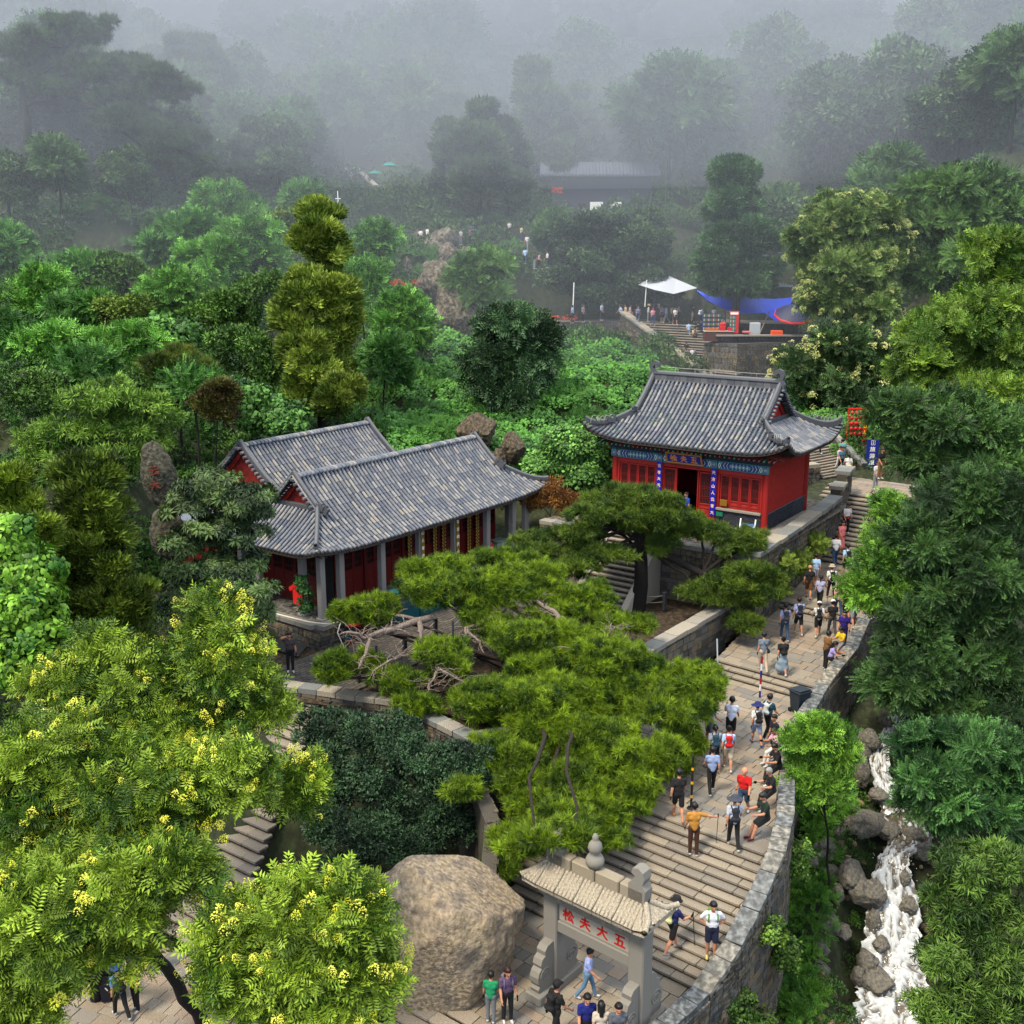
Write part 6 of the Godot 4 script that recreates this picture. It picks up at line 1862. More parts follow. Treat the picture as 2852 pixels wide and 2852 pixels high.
func far_forest() -> void:
	var kinds := []
	kinds.append(far_kind("misty_tree",[[Vector3(0,9,0),Vector3(3.6,2.6,3.6)],[Vector3(1.5,6.5,1),Vector3(3,2,3)],[Vector3(-1.8,7,-0.5),Vector3(2.8,2.2,2.8)],[Vector3(0,11,0.3),Vector3(2.2,1.8,2.2)]],12,{"kind": "broad","a": Color(0.12,0.22,0.10),"b": Color(0.23,0.34,0.15),"clump": 1.1,"per": 13,"dens": 0.47,"s": 3.38,"trunk": 0.3}))
	kinds.append(far_kind("misty_pine",[[Vector3(0,9.5,0),Vector3(3.4,1.2,3.2)],[Vector3(1.8,7.6,0.6),Vector3(2.8,1.0,2.4)],[Vector3(-2,7.2,-0.4),Vector3(2.6,1.0,2.4)],[Vector3(0.2,11,0),Vector3(2.0,1.1,2.0)],[Vector3(0.5,5.6,1),Vector3(2.6,0.8,2.4)]],12,{"kind": "needles","a": Color(0.11,0.20,0.08),"b": Color(0.21,0.30,0.13),"clump": 1.0,"per": 22,"dens": 0.86,"s": 5.0,"rise": 0.6,"squash": 0.4,"trunk": 0.3}))
	kinds.append(far_kind("misty_thuja",[[Vector3(0,9.5,0),Vector3(1.0,2.0,1.0)],[Vector3(0,7,0),Vector3(1.9,2.0,1.9)],[Vector3(0.3,4.6,0.2),Vector3(2.5,2.2,2.5)],[Vector3(-0.3,2.8,0),Vector3(2.4,1.8,2.4)]],11.5,{"kind": "spray","a": Color(0.14,0.23,0.10),"b": Color(0.25,0.33,0.15),"clump": 0.9,"per": 16,"dens": 0.69,"s": 3.51,"rise": 0.9,"trunk": 0.25}))
	kinds.append(far_kind("misty_locust",[[Vector3(0,10,0),Vector3(3.0,2.0,3.0)],[Vector3(2,8,0.6),Vector3(2.4,1.6,2.4)],[Vector3(-2,8.4,-0.6),Vector3(2.4,1.5,2.4)],[Vector3(0.5,6.4,0.8),Vector3(2.6,1.2,2.4)]],12,{"kind": "feather","a": Color(0.13,0.25,0.11),"b": Color(0.24,0.37,0.16),"clump": 1.0,"per": 13,"dens": 0.47,"s": 3.51,"trunk": 0.22}))
	var used := [false,false,false,false]
	var text := ["round broadleaf tree standing","flat layered pine standing","conical thuja standing","airy locust standing"]
	var put := func(k: int,p: Vector3,s: float,place: String,group: String) -> void:
		var o: Node3D = kinds[k]
		if used[k]:
			o = kinds[k].duplicate()
			o.name = numbered(String(kinds[k].name).rstrip("_0123456789"))
			add_child(o,true)
		used[k] = true
		o.position = p
		o.rotation.y = rnd(0,TAU)
		o.scale = Vector3(s * rnd(0.9,1.1),s,s * rnd(0.9,1.1))
		tag(o,text[k].replace(" standing","") + " " + place,"tree",text[k] + " " + group)
	# trees one can point at: [kind, base px, base py, depth, height in px]
	for q in [[1,420,330,140,170,"behind the great misty pine"],[3,120,440,108,150,"below the great misty pine"],[0,250,430,112,130,"in the misty hollow below the great pine"],[2,380,430,112,130,"in the misty hollow left of the lookout"],[0,20,420,108,140,"at the foot of the great misty pine"],[3,320,480,104,110,"just above the locust shrubs"],[0,620,330,158,180,"just behind the lookout crowd"],[3,1300,250,190,220,"in the mist above the feathery conifer"],[3,470,350,135,190,"over the misty slope left of the lookout"],[3,560,370,132,150,"just before the lookout wall"],
			[2,850,460,128,190,"beside the lookout's end"],[2,905,480,126,220,"before the rock lookout's path"],[2,960,480,128,190,"above the rock lookout's sign"],[2,1010,430,140,260,"tallest of the group by the dark building"],[2,1060,450,138,170,"next to the dark building's end"],[3,1040,520,116,110,"over the people on the upper steps"],
			[3,1260,420,135,240,"right of the dark building"],[0,1220,500,118,150,"covered in creeper before the dark building"],[3,1330,400,140,200,"with a thin dark stem above the stalls"],[3,1470,500,120,160,"above the stall house"],[0,1450,380,145,200,"behind the feathery conifer"],
			[0,1560,380,130,230,"on the right slope above the cream tree"],[0,1680,340,125,240,"with greyish leaves on the right slope"],[0,1800,330,115,210,"dark and close on the right slope"],[3,1900,330,108,200,"at the right slope's edge"],[0,1880,200,150,200,"high on the right slope"],[0,1730,180,170,200,"upper right in thin mist"],
			[3,600,290,165,200,"behind the lookout"],[0,720,310,170,220,"deep in mist behind the lookout"],[3,820,330,165,250,"with a forked stem behind the lookout's end"],[0,900,250,190,200,"fading in mist above the thujas"],[0,1150,310,180,180,"fading in mist above the dark building"]]:
		var p := root_of(q[1],q[2],q[3])
		var want: float = q[4] * 1.476 * q[3] / 3000.0
		put.call(q[0],p,want / 12.0,q[5],q[5])
	var n := 0
	for row in 13:
		for col in 24:
			var px := (col + 0.5 + rnd(-0.4,0.4)) / 24.0 * 3300.0 - 220.0
			var py := 560.0 - row * 46.0 + rnd(-20,20)
			var side := absf(px - 1426.0) / 1426.0
			var z := 126.0 + (560.0 - py) * 0.098 - 20.0 * maxf(0.0,(px - 1900.0) / 900.0)
			if row < 4 and px > 850 and px < 2250:
				continue
			if row < 3 and px > 2250:
				continue
			var p := at(px,py,z)
			put.call([0,0,3,3,2,1][rng.randi() % 6],Vector3(p.x,land(p.x,p.z) - 0.5,p.z),rnd(0.65,1.1),"in misty forest, " + ["lowest rank","second rank","middle height","high up","lost at top"][mini(row / 2 - 1,4) if row > 1 else 0] + ", " + ["far left","left","left of the lookout","behind the lookout","behind the dark building","right of the dark building","right slope","far right"][clampi(col / 3,0,7)],"in the mist")
			n += 1
	# nearer fill on both flanks
	for q in [[-62,-84],[-66,-108],[-58,-66],[38,-92],[48,-100],[44,-84],[56,-92],[36,-108],[50,-116],[60,-108],[62,-78],[54,-70],[28,-118],[66,-94],[46,-68],[40,-76]]:
		put.call([0,3,0,2][rng.randi() % 4],Vector3(q[0] + rnd(-2,2),land(q[0],q[1]) - 0.3,q[1]),rnd(0.8,1.15),"on the thinly misted flank of the valley","on the flank")

func cover(called: String,label: String,kind: String,a: Color,b: Color,s: float,spots: Array,per: int,rad: float,high: float,normal_up := false) -> void:
	var xf := []
	var cols := []
	for c in spots:
		var r := rad * rnd(0.6,1.3)
		var f := rnd(0,1)
		for k in per:
			var e := Vector2(rnd(-1,1),rnd(-1,1))
			if e.length() > 1.0:
				e *= 0.6
			var x: float = c.x + e.x * r; var z: float = c.z + e.y * r
			var y: float = c.y + (1.0 - e.length_squared()) * high * r + rnd(-0.1,0.15)
			xf.append(facing(Vector3(x,y,z),Vector3(e.x * 0.8,0.8,e.y * 0.8 + 0.25).normalized(),s * rnd(0.7,1.25)))
			cols.append(tint(a,b,f + rnd(-0.3,0.3),0.2))
	var o := many(self,called,sprig(kind),leaf_mat(),xf,cols)
	tag(o,label,"undergrowth","","stuff")

func blocked(x: float,z: float) -> bool:
	if walk_y(x,z,false) > -500.0:
		return true
	for f in flats:
		if Geometry2D.is_point_in_polygon(Vector2(x,z),f[0]):
			return true
	return false

func scatter(x0: float,x1: float,z0: float,z1: float,n: int,test = null) -> Array:
	var out := []
	var tries := 0
	while out.size() < n and tries < n * 6:
		tries += 1
		var x := rnd(x0,x1); var z := rnd(z0,z1)
		if blocked(x,z) or test != null and not test.call(x,z):
			continue
		out.append(Vector3(x,land(x,z) - 0.1,z))
	return out

func undergrowth() -> void:
	cover("ivy_slope","bright ivy covering the slope between the thuja and the red hall","ivy",Color(0.13,0.28,0.09),Color(0.30,0.50,0.17),1.5,scatter(-12,14,-98,-62,420),34,1.2,0.55)
	cover("ivy_slope","ivy bank between the red hall's roof and the market wall","ivy",Color(0.13,0.27,0.09),Color(0.28,0.46,0.16),1.6,scatter(8,30,-93,-68,260),30,1.2,0.5)
	cover("slope_undergrowth","mixed green undergrowth on the slope behind the halls","broad",Color(0.10,0.21,0.07),Color(0.25,0.39,0.12),1.5,scatter(-46,-8,-110,-48,620),36,1.4,0.6)
	cover("slope_undergrowth","feathery undergrowth on the slope under the misty pines","pinnate",Color(0.13,0.27,0.09),Color(0.26,0.44,0.15),1.5,scatter(-50,6,-125,-60,330),24,1.4,0.7)
	cover("hill_undergrowth","hazy undergrowth high on the mountainside","broad",Color(0.12,0.22,0.10),Color(0.23,0.34,0.15),3.0,scatter(-100,100,-205,-106,1300),20,2.6,0.8)
	cover("hill_undergrowth","hazy undergrowth round the market and the rock lookout","broad",Color(0.12,0.22,0.10),Color(0.24,0.36,0.15),2.2,scatter(-24,48,-138,-98,420),24,1.7,0.6)
	cover("near_undergrowth","dark undergrowth below the chestnut tree and the thujas","broad",Color(0.07,0.14,0.05),Color(0.16,0.25,0.08),0.9,scatter(-28,-9.5,-47,-27,420,func(x,z): return x < -9.5 - (z + 27) * -0.12),26,0.8,0.6)
	cover("bank_undergrowth","dark undergrowth on the far bank of the ravine","broad",Color(0.06,0.14,0.06),Color(0.16,0.27,0.10),1.0,scatter(17.5,42,-62,-24,620,func(x,z): return x > 16.5 + maxf(0.0,-z - 36.0) * 0.35),28,1.1,0.6)
	cover("bank_undergrowth","undergrowth of the upper bank behind the stairs and signs","broad",Color(0.10,0.20,0.08),Color(0.22,0.34,0.13),1.3,scatter(16,60,-110,-66,520,func(x,z): return z > -78.0 or x > 27.0),28,1.3,0.6)
	cover("ravine_weeds","bright weeds and saplings along the foot of the parapet wall","pinnate",Color(0.15,0.30,0.07),Color(0.32,0.50,0.13),0.75,scatter(6.5,13.5,-41,-22,90,func(x,z): return x > 3.4 + (-z - 22.0) * 0.42 and x < 6.4 + (-z - 22.0) * 0.42),16,0.5,0.6)
	cover("ravine_weeds","dark creeping weeds between the ravine boulders","broad",Color(0.08,0.17,0.06),Color(0.20,0.32,0.10),0.6,scatter(5.5,14.5,-44,-22,130,func(x,z): return x > 3.6 + (-z - 22.0) * 0.42 and x < 7.6 + (-z - 22.0) * 0.42),22,0.5,0.5)

# ---------------------------------------------------------------- people
# slots of a body: 0 skin, 1 shirt, 2 trousers or skirt, 3 shoes, 4 dark of the eyes, 5 lips, 6 under shirt
var BODY := {}

func bones_of(pose: String) -> Dictionary:
	# angles in radians: thigh forward, knee bend, arm forward, arm out, elbow bend (left, right)
	var p := {"tl": 0.35,"kl": 0.15,"tr": -0.25,"kr": 0.35,"al": -0.35,"ar": 0.35,"ol": 0.12,"or": 0.12,"el": 0.35,"er": 0.5,"lean": 0.05,"legs": "long","sleeve": 0.62,"nod": 0.15}
	match pose:
		"walk_short": p.legs = "short"
		"walk_long_swap": p.merge({"tl": -0.22,"kl": 0.4,"tr": 0.35,"kr": 0.12,"al": 0.4,"ar": -0.3},true)
		"walk_short_swap": p.merge({"tl": -0.22,"kl": 0.4,"tr": 0.35,"kr": 0.12,"al": 0.4,"ar": -0.3,"legs": "short"},true)
		"stand_long": p.merge({"tl": 0.05,"kl": 0.08,"tr": -0.04,"kr": 0.05,"al": 0.05,"ar": 0.15,"el": 0.25,"er": 0.6},true)
		"stand_short": p.merge({"tl": 0.05,"kl": 0.08,"tr": -0.04,"kr": 0.05,"al": 0.1,"ar": 0.0,"el": 0.3,"er": 0.2,"legs": "short"},true)
		"hips": p.merge({"tl": 0.08,"kl": 0.05,"tr": 0.0,"kr": 0.1,"al": -0.35,"ar": -0.35,"ol": 0.55,"or": 0.55,"el": 1.5,"er": 1.5,"legs": "short","inward": 1},true)
		"pole_short": p.merge({"tl": 0.4,"kl": 0.25,"tr": -0.25,"kr": 0.3,"ar": 0.5,"or": 0.2,"er": 1.1,"al": -0.2,"legs": "short","lean": 0.12},true)
		"pole_long": p.merge({"ar": 0.5,"or": 0.2,"er": 1.1,"al": -0.2,"lean": 0.1},true)
		"arm_out": p.merge({"tl": 0.05,"kl": 0.05,"tr": -0.05,"kr": 0.1,"ar": 0.35,"or": 1.25,"er": 0.2,"al": 0.1,"el": 0.3},true)
		"perch_short": p.merge({"tl": 1.05,"kl": 0.75,"tr": 0.95,"kr": 0.55,"al": 0.5,"ar": 0.55,"el": 1.1,"er": 1.0,"legs": "short","lean": 0.15,"nod": 0.5},true)
		"perch_long": p.merge({"tl": 1.0,"kl": 0.8,"tr": 1.1,"kr": 0.9,"al": 0.5,"ar": 0.6,"el": 1.2,"er": 1.1,"lean": 0.2,"nod": 0.5},true)
		"skirt": p.merge({"legs": "skirt","tl": 0.25,"tr": -0.2},true)
		"dress": p.merge({"legs": "dress","tl": 0.15,"tr": -0.1,"kr": 0.2},true)
		"raised": p.merge({"tl": 0.03,"kl": 0.05,"tr": -0.05,"kr": 0.08,"ar": 2.4,"or": 0.5,"er": 2.1,"al": 0.0,"el": 0.15},true)
		"bottle": p.merge({"tl": 0.03,"kl": 0.05,"tr": -0.05,"kr": 0.08,"al": 0.6,"el": 1.9,"legs": "short"},true)
	var b := []
	var lean: float = p.lean
	var up := Vector3(0,cos(lean),sin(lean))
	var hip := Vector3(0,0.92,0)
	var t := func(x: float,y: float,z := 0.0) -> Vector3: return hip + Vector3(x,0,0) + up * y + Vector3(0,-sin(lean) * z,cos(lean) * z)
	b.append([t.call(-0.07,0.0),t.call(0.07,0.0),0.115,0.115,2])
	b.append([t.call(0,0.02),t.call(0,0.14),0.125,0.12,2 if p.legs != "dress" else 1])
	b.append([t.call(-0.05,0.16),t.call(0.05,0.16),0.118,0.118,1])
	b.append([t.call(-0.085,0.34),t.call(0.085,0.34),0.118,0.118,1])
	b.append([t.call(0,0.03,-0.005),t.call(0,0.42),0.128,0.115,1])
	b.append([t.call(-0.155,0.46),t.call(0.155,0.46),0.062,0.062,1])
	b.append([t.call(0,0.46),t.call(0,0.58,0.02),0.056,0.05,0])
	var hands := []
	var low := 9.0
	for s in [1.0,-1.0]:
		var l: bool = s > 0
		var ta: float = p.tl if l else p.tr
		var kb: float = p.kl if l else p.kr
		var h: Vector3 = hip + Vector3(0.09 * s,-0.03,0)
		var k := h + Vector3(0.015 * s,-cos(ta),sin(ta)) * 0.42
		var a := k + Vector3(0,-cos(ta - kb),sin(ta - kb)) * 0.40
		var fdir := Vector3(0.12 * s,-0.12 - 0.5 * maxf(0.0,kb - ta),1.0).normalized()
		match p.legs:
			"long":
				b.append([h,k,0.092,0.068,2]); b.append([k,a,0.066,0.056,2])
			"short":
				var m := h.lerp(k,0.8)
				b.append([h,m,0.098,0.088,2]); b.append([m,k,0.062,0.055,0])
				var cf := k.lerp(a,0.35) - Vector3(0,0,0.015)
				b.append([k,cf,0.053,0.056,0]); b.append([cf,a,0.056,0.036,0])
			_:
				b.append([h,k,0.08,0.056,0]); b.append([k,k.lerp(a,0.4),0.053,0.055,0]); b.append([k.lerp(a,0.4),a,0.055,0.036,0])
		b.append([a + Vector3(0,-0.035,-0.03),a + fdir * 0.13 + Vector3(0,-0.04,0),0.045,0.036,3])
		low = minf(low,minf(a.y - 0.085,(a + fdir * 0.13).y - 0.08))
		var aa: float = p.al if l else p.ar
		var out: float = p.ol if l else p.get("or")
		var eb: float = p.el if l else p.er
		var sh: Vector3 = t.call(0.185 * s,0.45)
		var ad := Vector3(sin(out) * s,-cos(out) * cos(aa),cos(out) * sin(aa)).normalized()
		var e := sh + ad * 0.28
		var fwd := (Vector3(0,0,1) - ad * ad.z).normalized() if not p.has("inward") else (Vector3(-s,-0.1,0.35) - ad * Vector3(-s,-0.1,0.35).dot(ad)).normalized()
		if pose == "raised" and not l:
			fwd = (Vector3(1.2,0.6,0.0) - ad * Vector3(1.2,0.6,0.0).dot(ad)).normalized()
		var fd := (ad * cos(eb) + fwd * sin(eb)).normalized()
		var w := e + fd * 0.245
		var cut: float = p.sleeve
		b.append([sh,sh.lerp(e,cut),0.062,0.058,1])
		b.append([sh.lerp(e,cut),e,0.043,0.038,0])
		b.append([e,e.lerp(w,0.35),0.038,0.04,0]); b.append([e.lerp(w,0.35),w,0.04,0.026,0])
		hands.append([w,fd,s])
	if p.legs == "skirt":
		b.append([hip + Vector3(0,0.02,0),hip + Vector3(0,-0.3,0.02),0.13,0.19,2]); b.append([hip + Vector3(-0.06,-0.3,0.0),hip + Vector3(0.06,-0.58,0.04),0.19,0.24,2]); b.append([hip + Vector3(0.06,-0.3,0.0),hip + Vector3(-0.06,-0.58,0.02),0.19,0.24,2])
	if p.legs == "dress":
		b.append([hip + Vector3(0,0.05,0),hip + Vector3(0,-0.35,0.01),0.13,0.17,2]); b.append([hip + Vector3(0,-0.35,0.01),hip + Vector3(0,-0.62,0.02),0.17,0.2,2])
	return {"bones": b,"hands": hands,"head": t.call(0,0.69,0.03),"low": low,"nod": p.nod,"up": up,"chest": t.call(0,0.32,0.0),"lean": lean}

func head_bones() -> Array:  # round its own centre, facing +Z
	return [[Vector3(0,0.03,-0.02),Vector3(0,0.035,-0.005),0.098,0.094,0],[Vector3(0,-0.02,0.015),Vector3(0,0.02,0.02),0.078,0.084,0],[Vector3(0,-0.08,0.035),Vector3(0,-0.04,0.035),0.05,0.064,0],
		[Vector3(0,0.018,0.095),Vector3(0,-0.02,0.112),0.012,0.017,0],[Vector3(0.092,0.0,-0.01),Vector3(0.094,-0.03,-0.005),0.02,0.014,0],[Vector3(-0.092,0.0,-0.01),Vector3(-0.094,-0.03,-0.005),0.02,0.014,0],
		[Vector3(0.033,0.016,0.088),Vector3(0.04,0.016,0.086),0.013,0.012,4],[Vector3(-0.033,0.016,0.088),Vector3(-0.04,0.016,0.086),0.013,0.012,4],[Vector3(0.018,-0.055,0.09),Vector3(-0.018,-0.055,0.09),0.011,0.011,5],
		[Vector3(0,-0.12,0.0),Vector3(0,-0.05,0.0),0.05,0.052,0]]

func hand_bones(grip: bool) -> Array:  # wrist at the origin, fingers along -Y, thumb to +Z, palm to +X
	var b := [[Vector3(0,0,0),Vector3(0,-0.04,0.0),0.024,0.026,0],[Vector3(0,-0.04,0.02),Vector3(0,-0.085,0.026),0.015,0.013,0],[Vector3(0,-0.04,-0.02),Vector3(0,-0.08,-0.026),0.015,0.012,0],[Vector3(0,-0.03,0),Vector3(0,-0.085,0),0.017,0.014,0]]
	for k in 4:
		var z: float = [0.028,0.009,-0.010,-0.028][k]
		var l: float = [0.95,1.05,1.0,0.78][k]
		var a := 0.3 if not grip else 1.0
		var p := Vector3(0,-0.085,z)
		for j in 3:
			var ang := a * (j + 0.6)
			var q: Vector3 = p + Vector3(sin(ang),-cos(ang),0) * [0.038,0.026,0.02][j] * l
			b.append([p,q,0.0095 - 0.001 * j,0.0088 - 0.001 * j,0])
			p = q
	b.append([Vector3(0.004,-0.02,0.022),Vector3(0.016,-0.05,0.045),0.013,0.011,0])
	b.append([Vector3(0.016,-0.05,0.045),Vector3(0.03 if grip else 0.02,-0.085,0.038 if grip else 0.05),0.011,0.009,0])
	return b

# Surface nets over the smooth union of tapered capsules; returns one MB per slot
func skin(bones: Array,cell: float,k: float) -> Dictionary:
	var lo := Vector3.INF; var hi := -Vector3.INF
	for q in bones:
		var r := maxf(q[2],q[3]) + cell * 2.5
		lo = lo.min(q[0] - Vector3.ONE * r).min(q[1] - Vector3.ONE * r)
		hi = hi.max(q[0] + Vector3.ONE * r).max(q[1] + Vector3.ONE * r)
	var nx := int((hi.x - lo.x) / cell) + 2; var ny := int((hi.y - lo.y) / cell) + 2; var nz := int((hi.z - lo.z) / cell) + 2
	var g := PackedFloat32Array(); g.resize(nx * ny * nz); g.fill(1.0)
	var hm := g.duplicate()
	var own := PackedByteArray(); own.resize(nx * ny * nz)
	var sx := 1; var sy := nx; var sz := nx * ny
	for q in bones:
		var a: Vector3 = q[0]; var d: Vector3 = q[1] - q[0]
		var ra: float = q[2]; var rb: float = q[3]; var slot: int = q[4]
		var dd := maxf(d.length_squared(),1e-9)
		var r := maxf(ra,rb) + cell * 2.5
		var l := ((a.min(q[1]) - Vector3.ONE * r - lo) / cell).floor().max(Vector3.ZERO)
		var h := ((a.max(q[1]) + Vector3.ONE * r - lo) / cell).ceil().min(Vector3(nx - 1,ny - 1,nz - 1))
		for z in range(int(l.z),int(h.z) + 1):
			for y in range(int(l.y),int(h.y) + 1):
				var row := z * sz + y * sy
				for x in range(int(l.x),int(h.x) + 1):
					var p := lo + Vector3(x,y,z) * cell - a
					var f := clampf(p.dot(d) / dd,0.0,1.0)
					var s := (p - d * f).length() - lerpf(ra,rb,f)
					var i := row + x
					if s < hm[i]:
						hm[i] = s; own[i] = slot
					var o := g[i]
					var w := clampf(0.5 + 0.5 * (o - s) / k,0.0,1.0)
					g[i] = lerpf(o,s,w) - k * w * (1.0 - w)
	var cellv := {}
	var vs := PackedVector3Array()
	var lim := cell * 1.8
	var off := [0,1,sy,sy + 1,sz,sz + 1,sz + sy,sz + sy + 1]
	var cp := [Vector3(0,0,0),Vector3(1,0,0),Vector3(0,1,0),Vector3(1,1,0),Vector3(0,0,1),Vector3(1,0,1),Vector3(0,1,1),Vector3(1,1,1)]
	var edges := [[0,1],[2,3],[4,5],[6,7],[0,2],[1,3],[4,6],[5,7],[0,4],[1,5],[2,6],[3,7]]
	for z in nz - 1:
		for y in ny - 1:
			var row := z * sz + y * sy
			for x in nx - 1:
				var i := row + x
				if absf(g[i]) > lim:
					continue
				var inside := 0
				for o in off:
					if g[i + o] < 0.0:
						inside += 1
				if inside == 0 or inside == 8:
					continue
				var sum := Vector3.ZERO
				var n := 0
				for e in edges:
					var ga := g[i + off[e[0]]]; var gb := g[i + off[e[1]]]
					if (ga < 0.0) != (gb < 0.0):
						sum += (cp[e[0]] as Vector3).lerp(cp[e[1]],ga / (ga - gb)); n += 1
				cellv[i] = vs.size()
				vs.append(lo + (Vector3(x,y,z) + sum / n) * cell)
	var faces := []
	var nrm := PackedVector3Array(); nrm.resize(vs.size())
	for i in cellv:
		var z: int = i / sz; var y: int = (i % sz) / sy; var x: int = i % nx
		for ax in 3:
			var st: int = [sx,sy,sz][ax]
			var u: int = [sy,sz,sx][ax]; var w: int = [sz,sx,sy][ax]
			if [y,z,x][ax] == 0 or [z,x,y][ax] == 0:
				continue
			var g0 := g[i]; var g1 := g[i + st]
			if (g0 < 0.0) == (g1 < 0.0):
				continue
			if not (cellv.has(i - u) and cellv.has(i - w) and cellv.has(i - u - w)):
				continue
			var q := [cellv[i],cellv[i - u],cellv[i - u - w],cellv[i - w]]
			if g0 < 0.0:
				q = [q[3],q[2],q[1],q[0]]
			var nn := (vs[q[1]] - vs[q[0]]).cross(vs[q[2]] - vs[q[0]]) + (vs[q[2]] - vs[q[0]]).cross(vs[q[3]] - vs[q[0]])
			nn = -nn
			for e in q:
				nrm[e] += nn
			faces.append([q,own[i] if g0 < 0.0 else own[i + st]])
	var out := {}
	var maps := {}
	for f in faces:
		var slot: int = f[1]
		if not out.has(slot):
			out[slot] = MB.new(); maps[slot] = {}
		var mb: MB = out[slot]
		var id := []
		for e in f[0]:
			if not maps[slot].has(e):
				maps[slot][e] = mb.vert(vs[e],nrm[e].normalized())
			id.append(maps[slot][e])
		mb.i.append_array(PackedInt32Array([id[0],id[1],id[2],id[0],id[2],id[3]]))
	return out

func join(into: Dictionary,more: Dictionary,t: Transform3D) -> void:
	for s in more:
		if not into.has(s):
			into[s] = MB.new()
		into[s].add(more[s],t)

func body(pose: String,fine: bool) -> Dictionary:
	var key := pose + str(fine)
	if BODY.has(key):
		return BODY[key]
	var d := bones_of(pose)
	var slots := skin(d.bones,0.017 if fine else 0.026,0.022)
	var hk := "head" + str(fine)
	if not BODY.has(hk):
		BODY[hk] = skin(head_bones(),0.0085 if fine else 0.015,0.018)
		for gr in [true,false]:
			BODY["hand" + str(gr) + str(fine)] = skin(hand_bones(gr),0.0058 if fine else 0.011,0.006)
	var hb := Basis(Vector3.RIGHT,d.nod)
	join(slots,BODY[hk],Transform3D(hb,d.head))
	for h in d.hands:
		var y: Vector3 = -h[1]
		var grip: bool = (pose.begins_with("pole") or pose == "arm_out") and h[2] < 0.0
		var inward := Vector3(-h[2],0,0)
		var x := (inward - y * inward.dot(y)).normalized()
		var z := x.cross(y)
		if z.z < 0.0:
			z = -z
		join(slots,BODY["hand" + str(grip) + str(fine)],Transform3D(Basis(x,y,z),h[0]))
	var m := ArrayMesh.new()
	var order := []
	for s in [0,1,2,3,4,5]:
		if not slots.has(s):
			continue
		var mb: MB = slots[s]
		if mb.v.is_empty():
			continue
		var a := []
		a.resize(Mesh.ARRAY_MAX)
		a[Mesh.ARRAY_VERTEX] = mb.v; a[Mesh.ARRAY_NORMAL] = mb.n; a[Mesh.ARRAY_INDEX] = mb.i
		m.add_surface_from_arrays(Mesh.PRIMITIVE_TRIANGLES,a)
		order.append(s)
	d["mesh"] = m
	d["order"] = order
	d["head_basis"] = hb
	BODY[key] = d
	return d

func cloth(c: Color,rough := 0.85) -> StandardMaterial3D:
	var key := "cloth_" + c.to_html(false)
	if not M.has(key):
		var m := mat(key,c,rough,"fine",6.0)
		m.rim_enabled = true
		m.rim = 0.15
	return M[key]

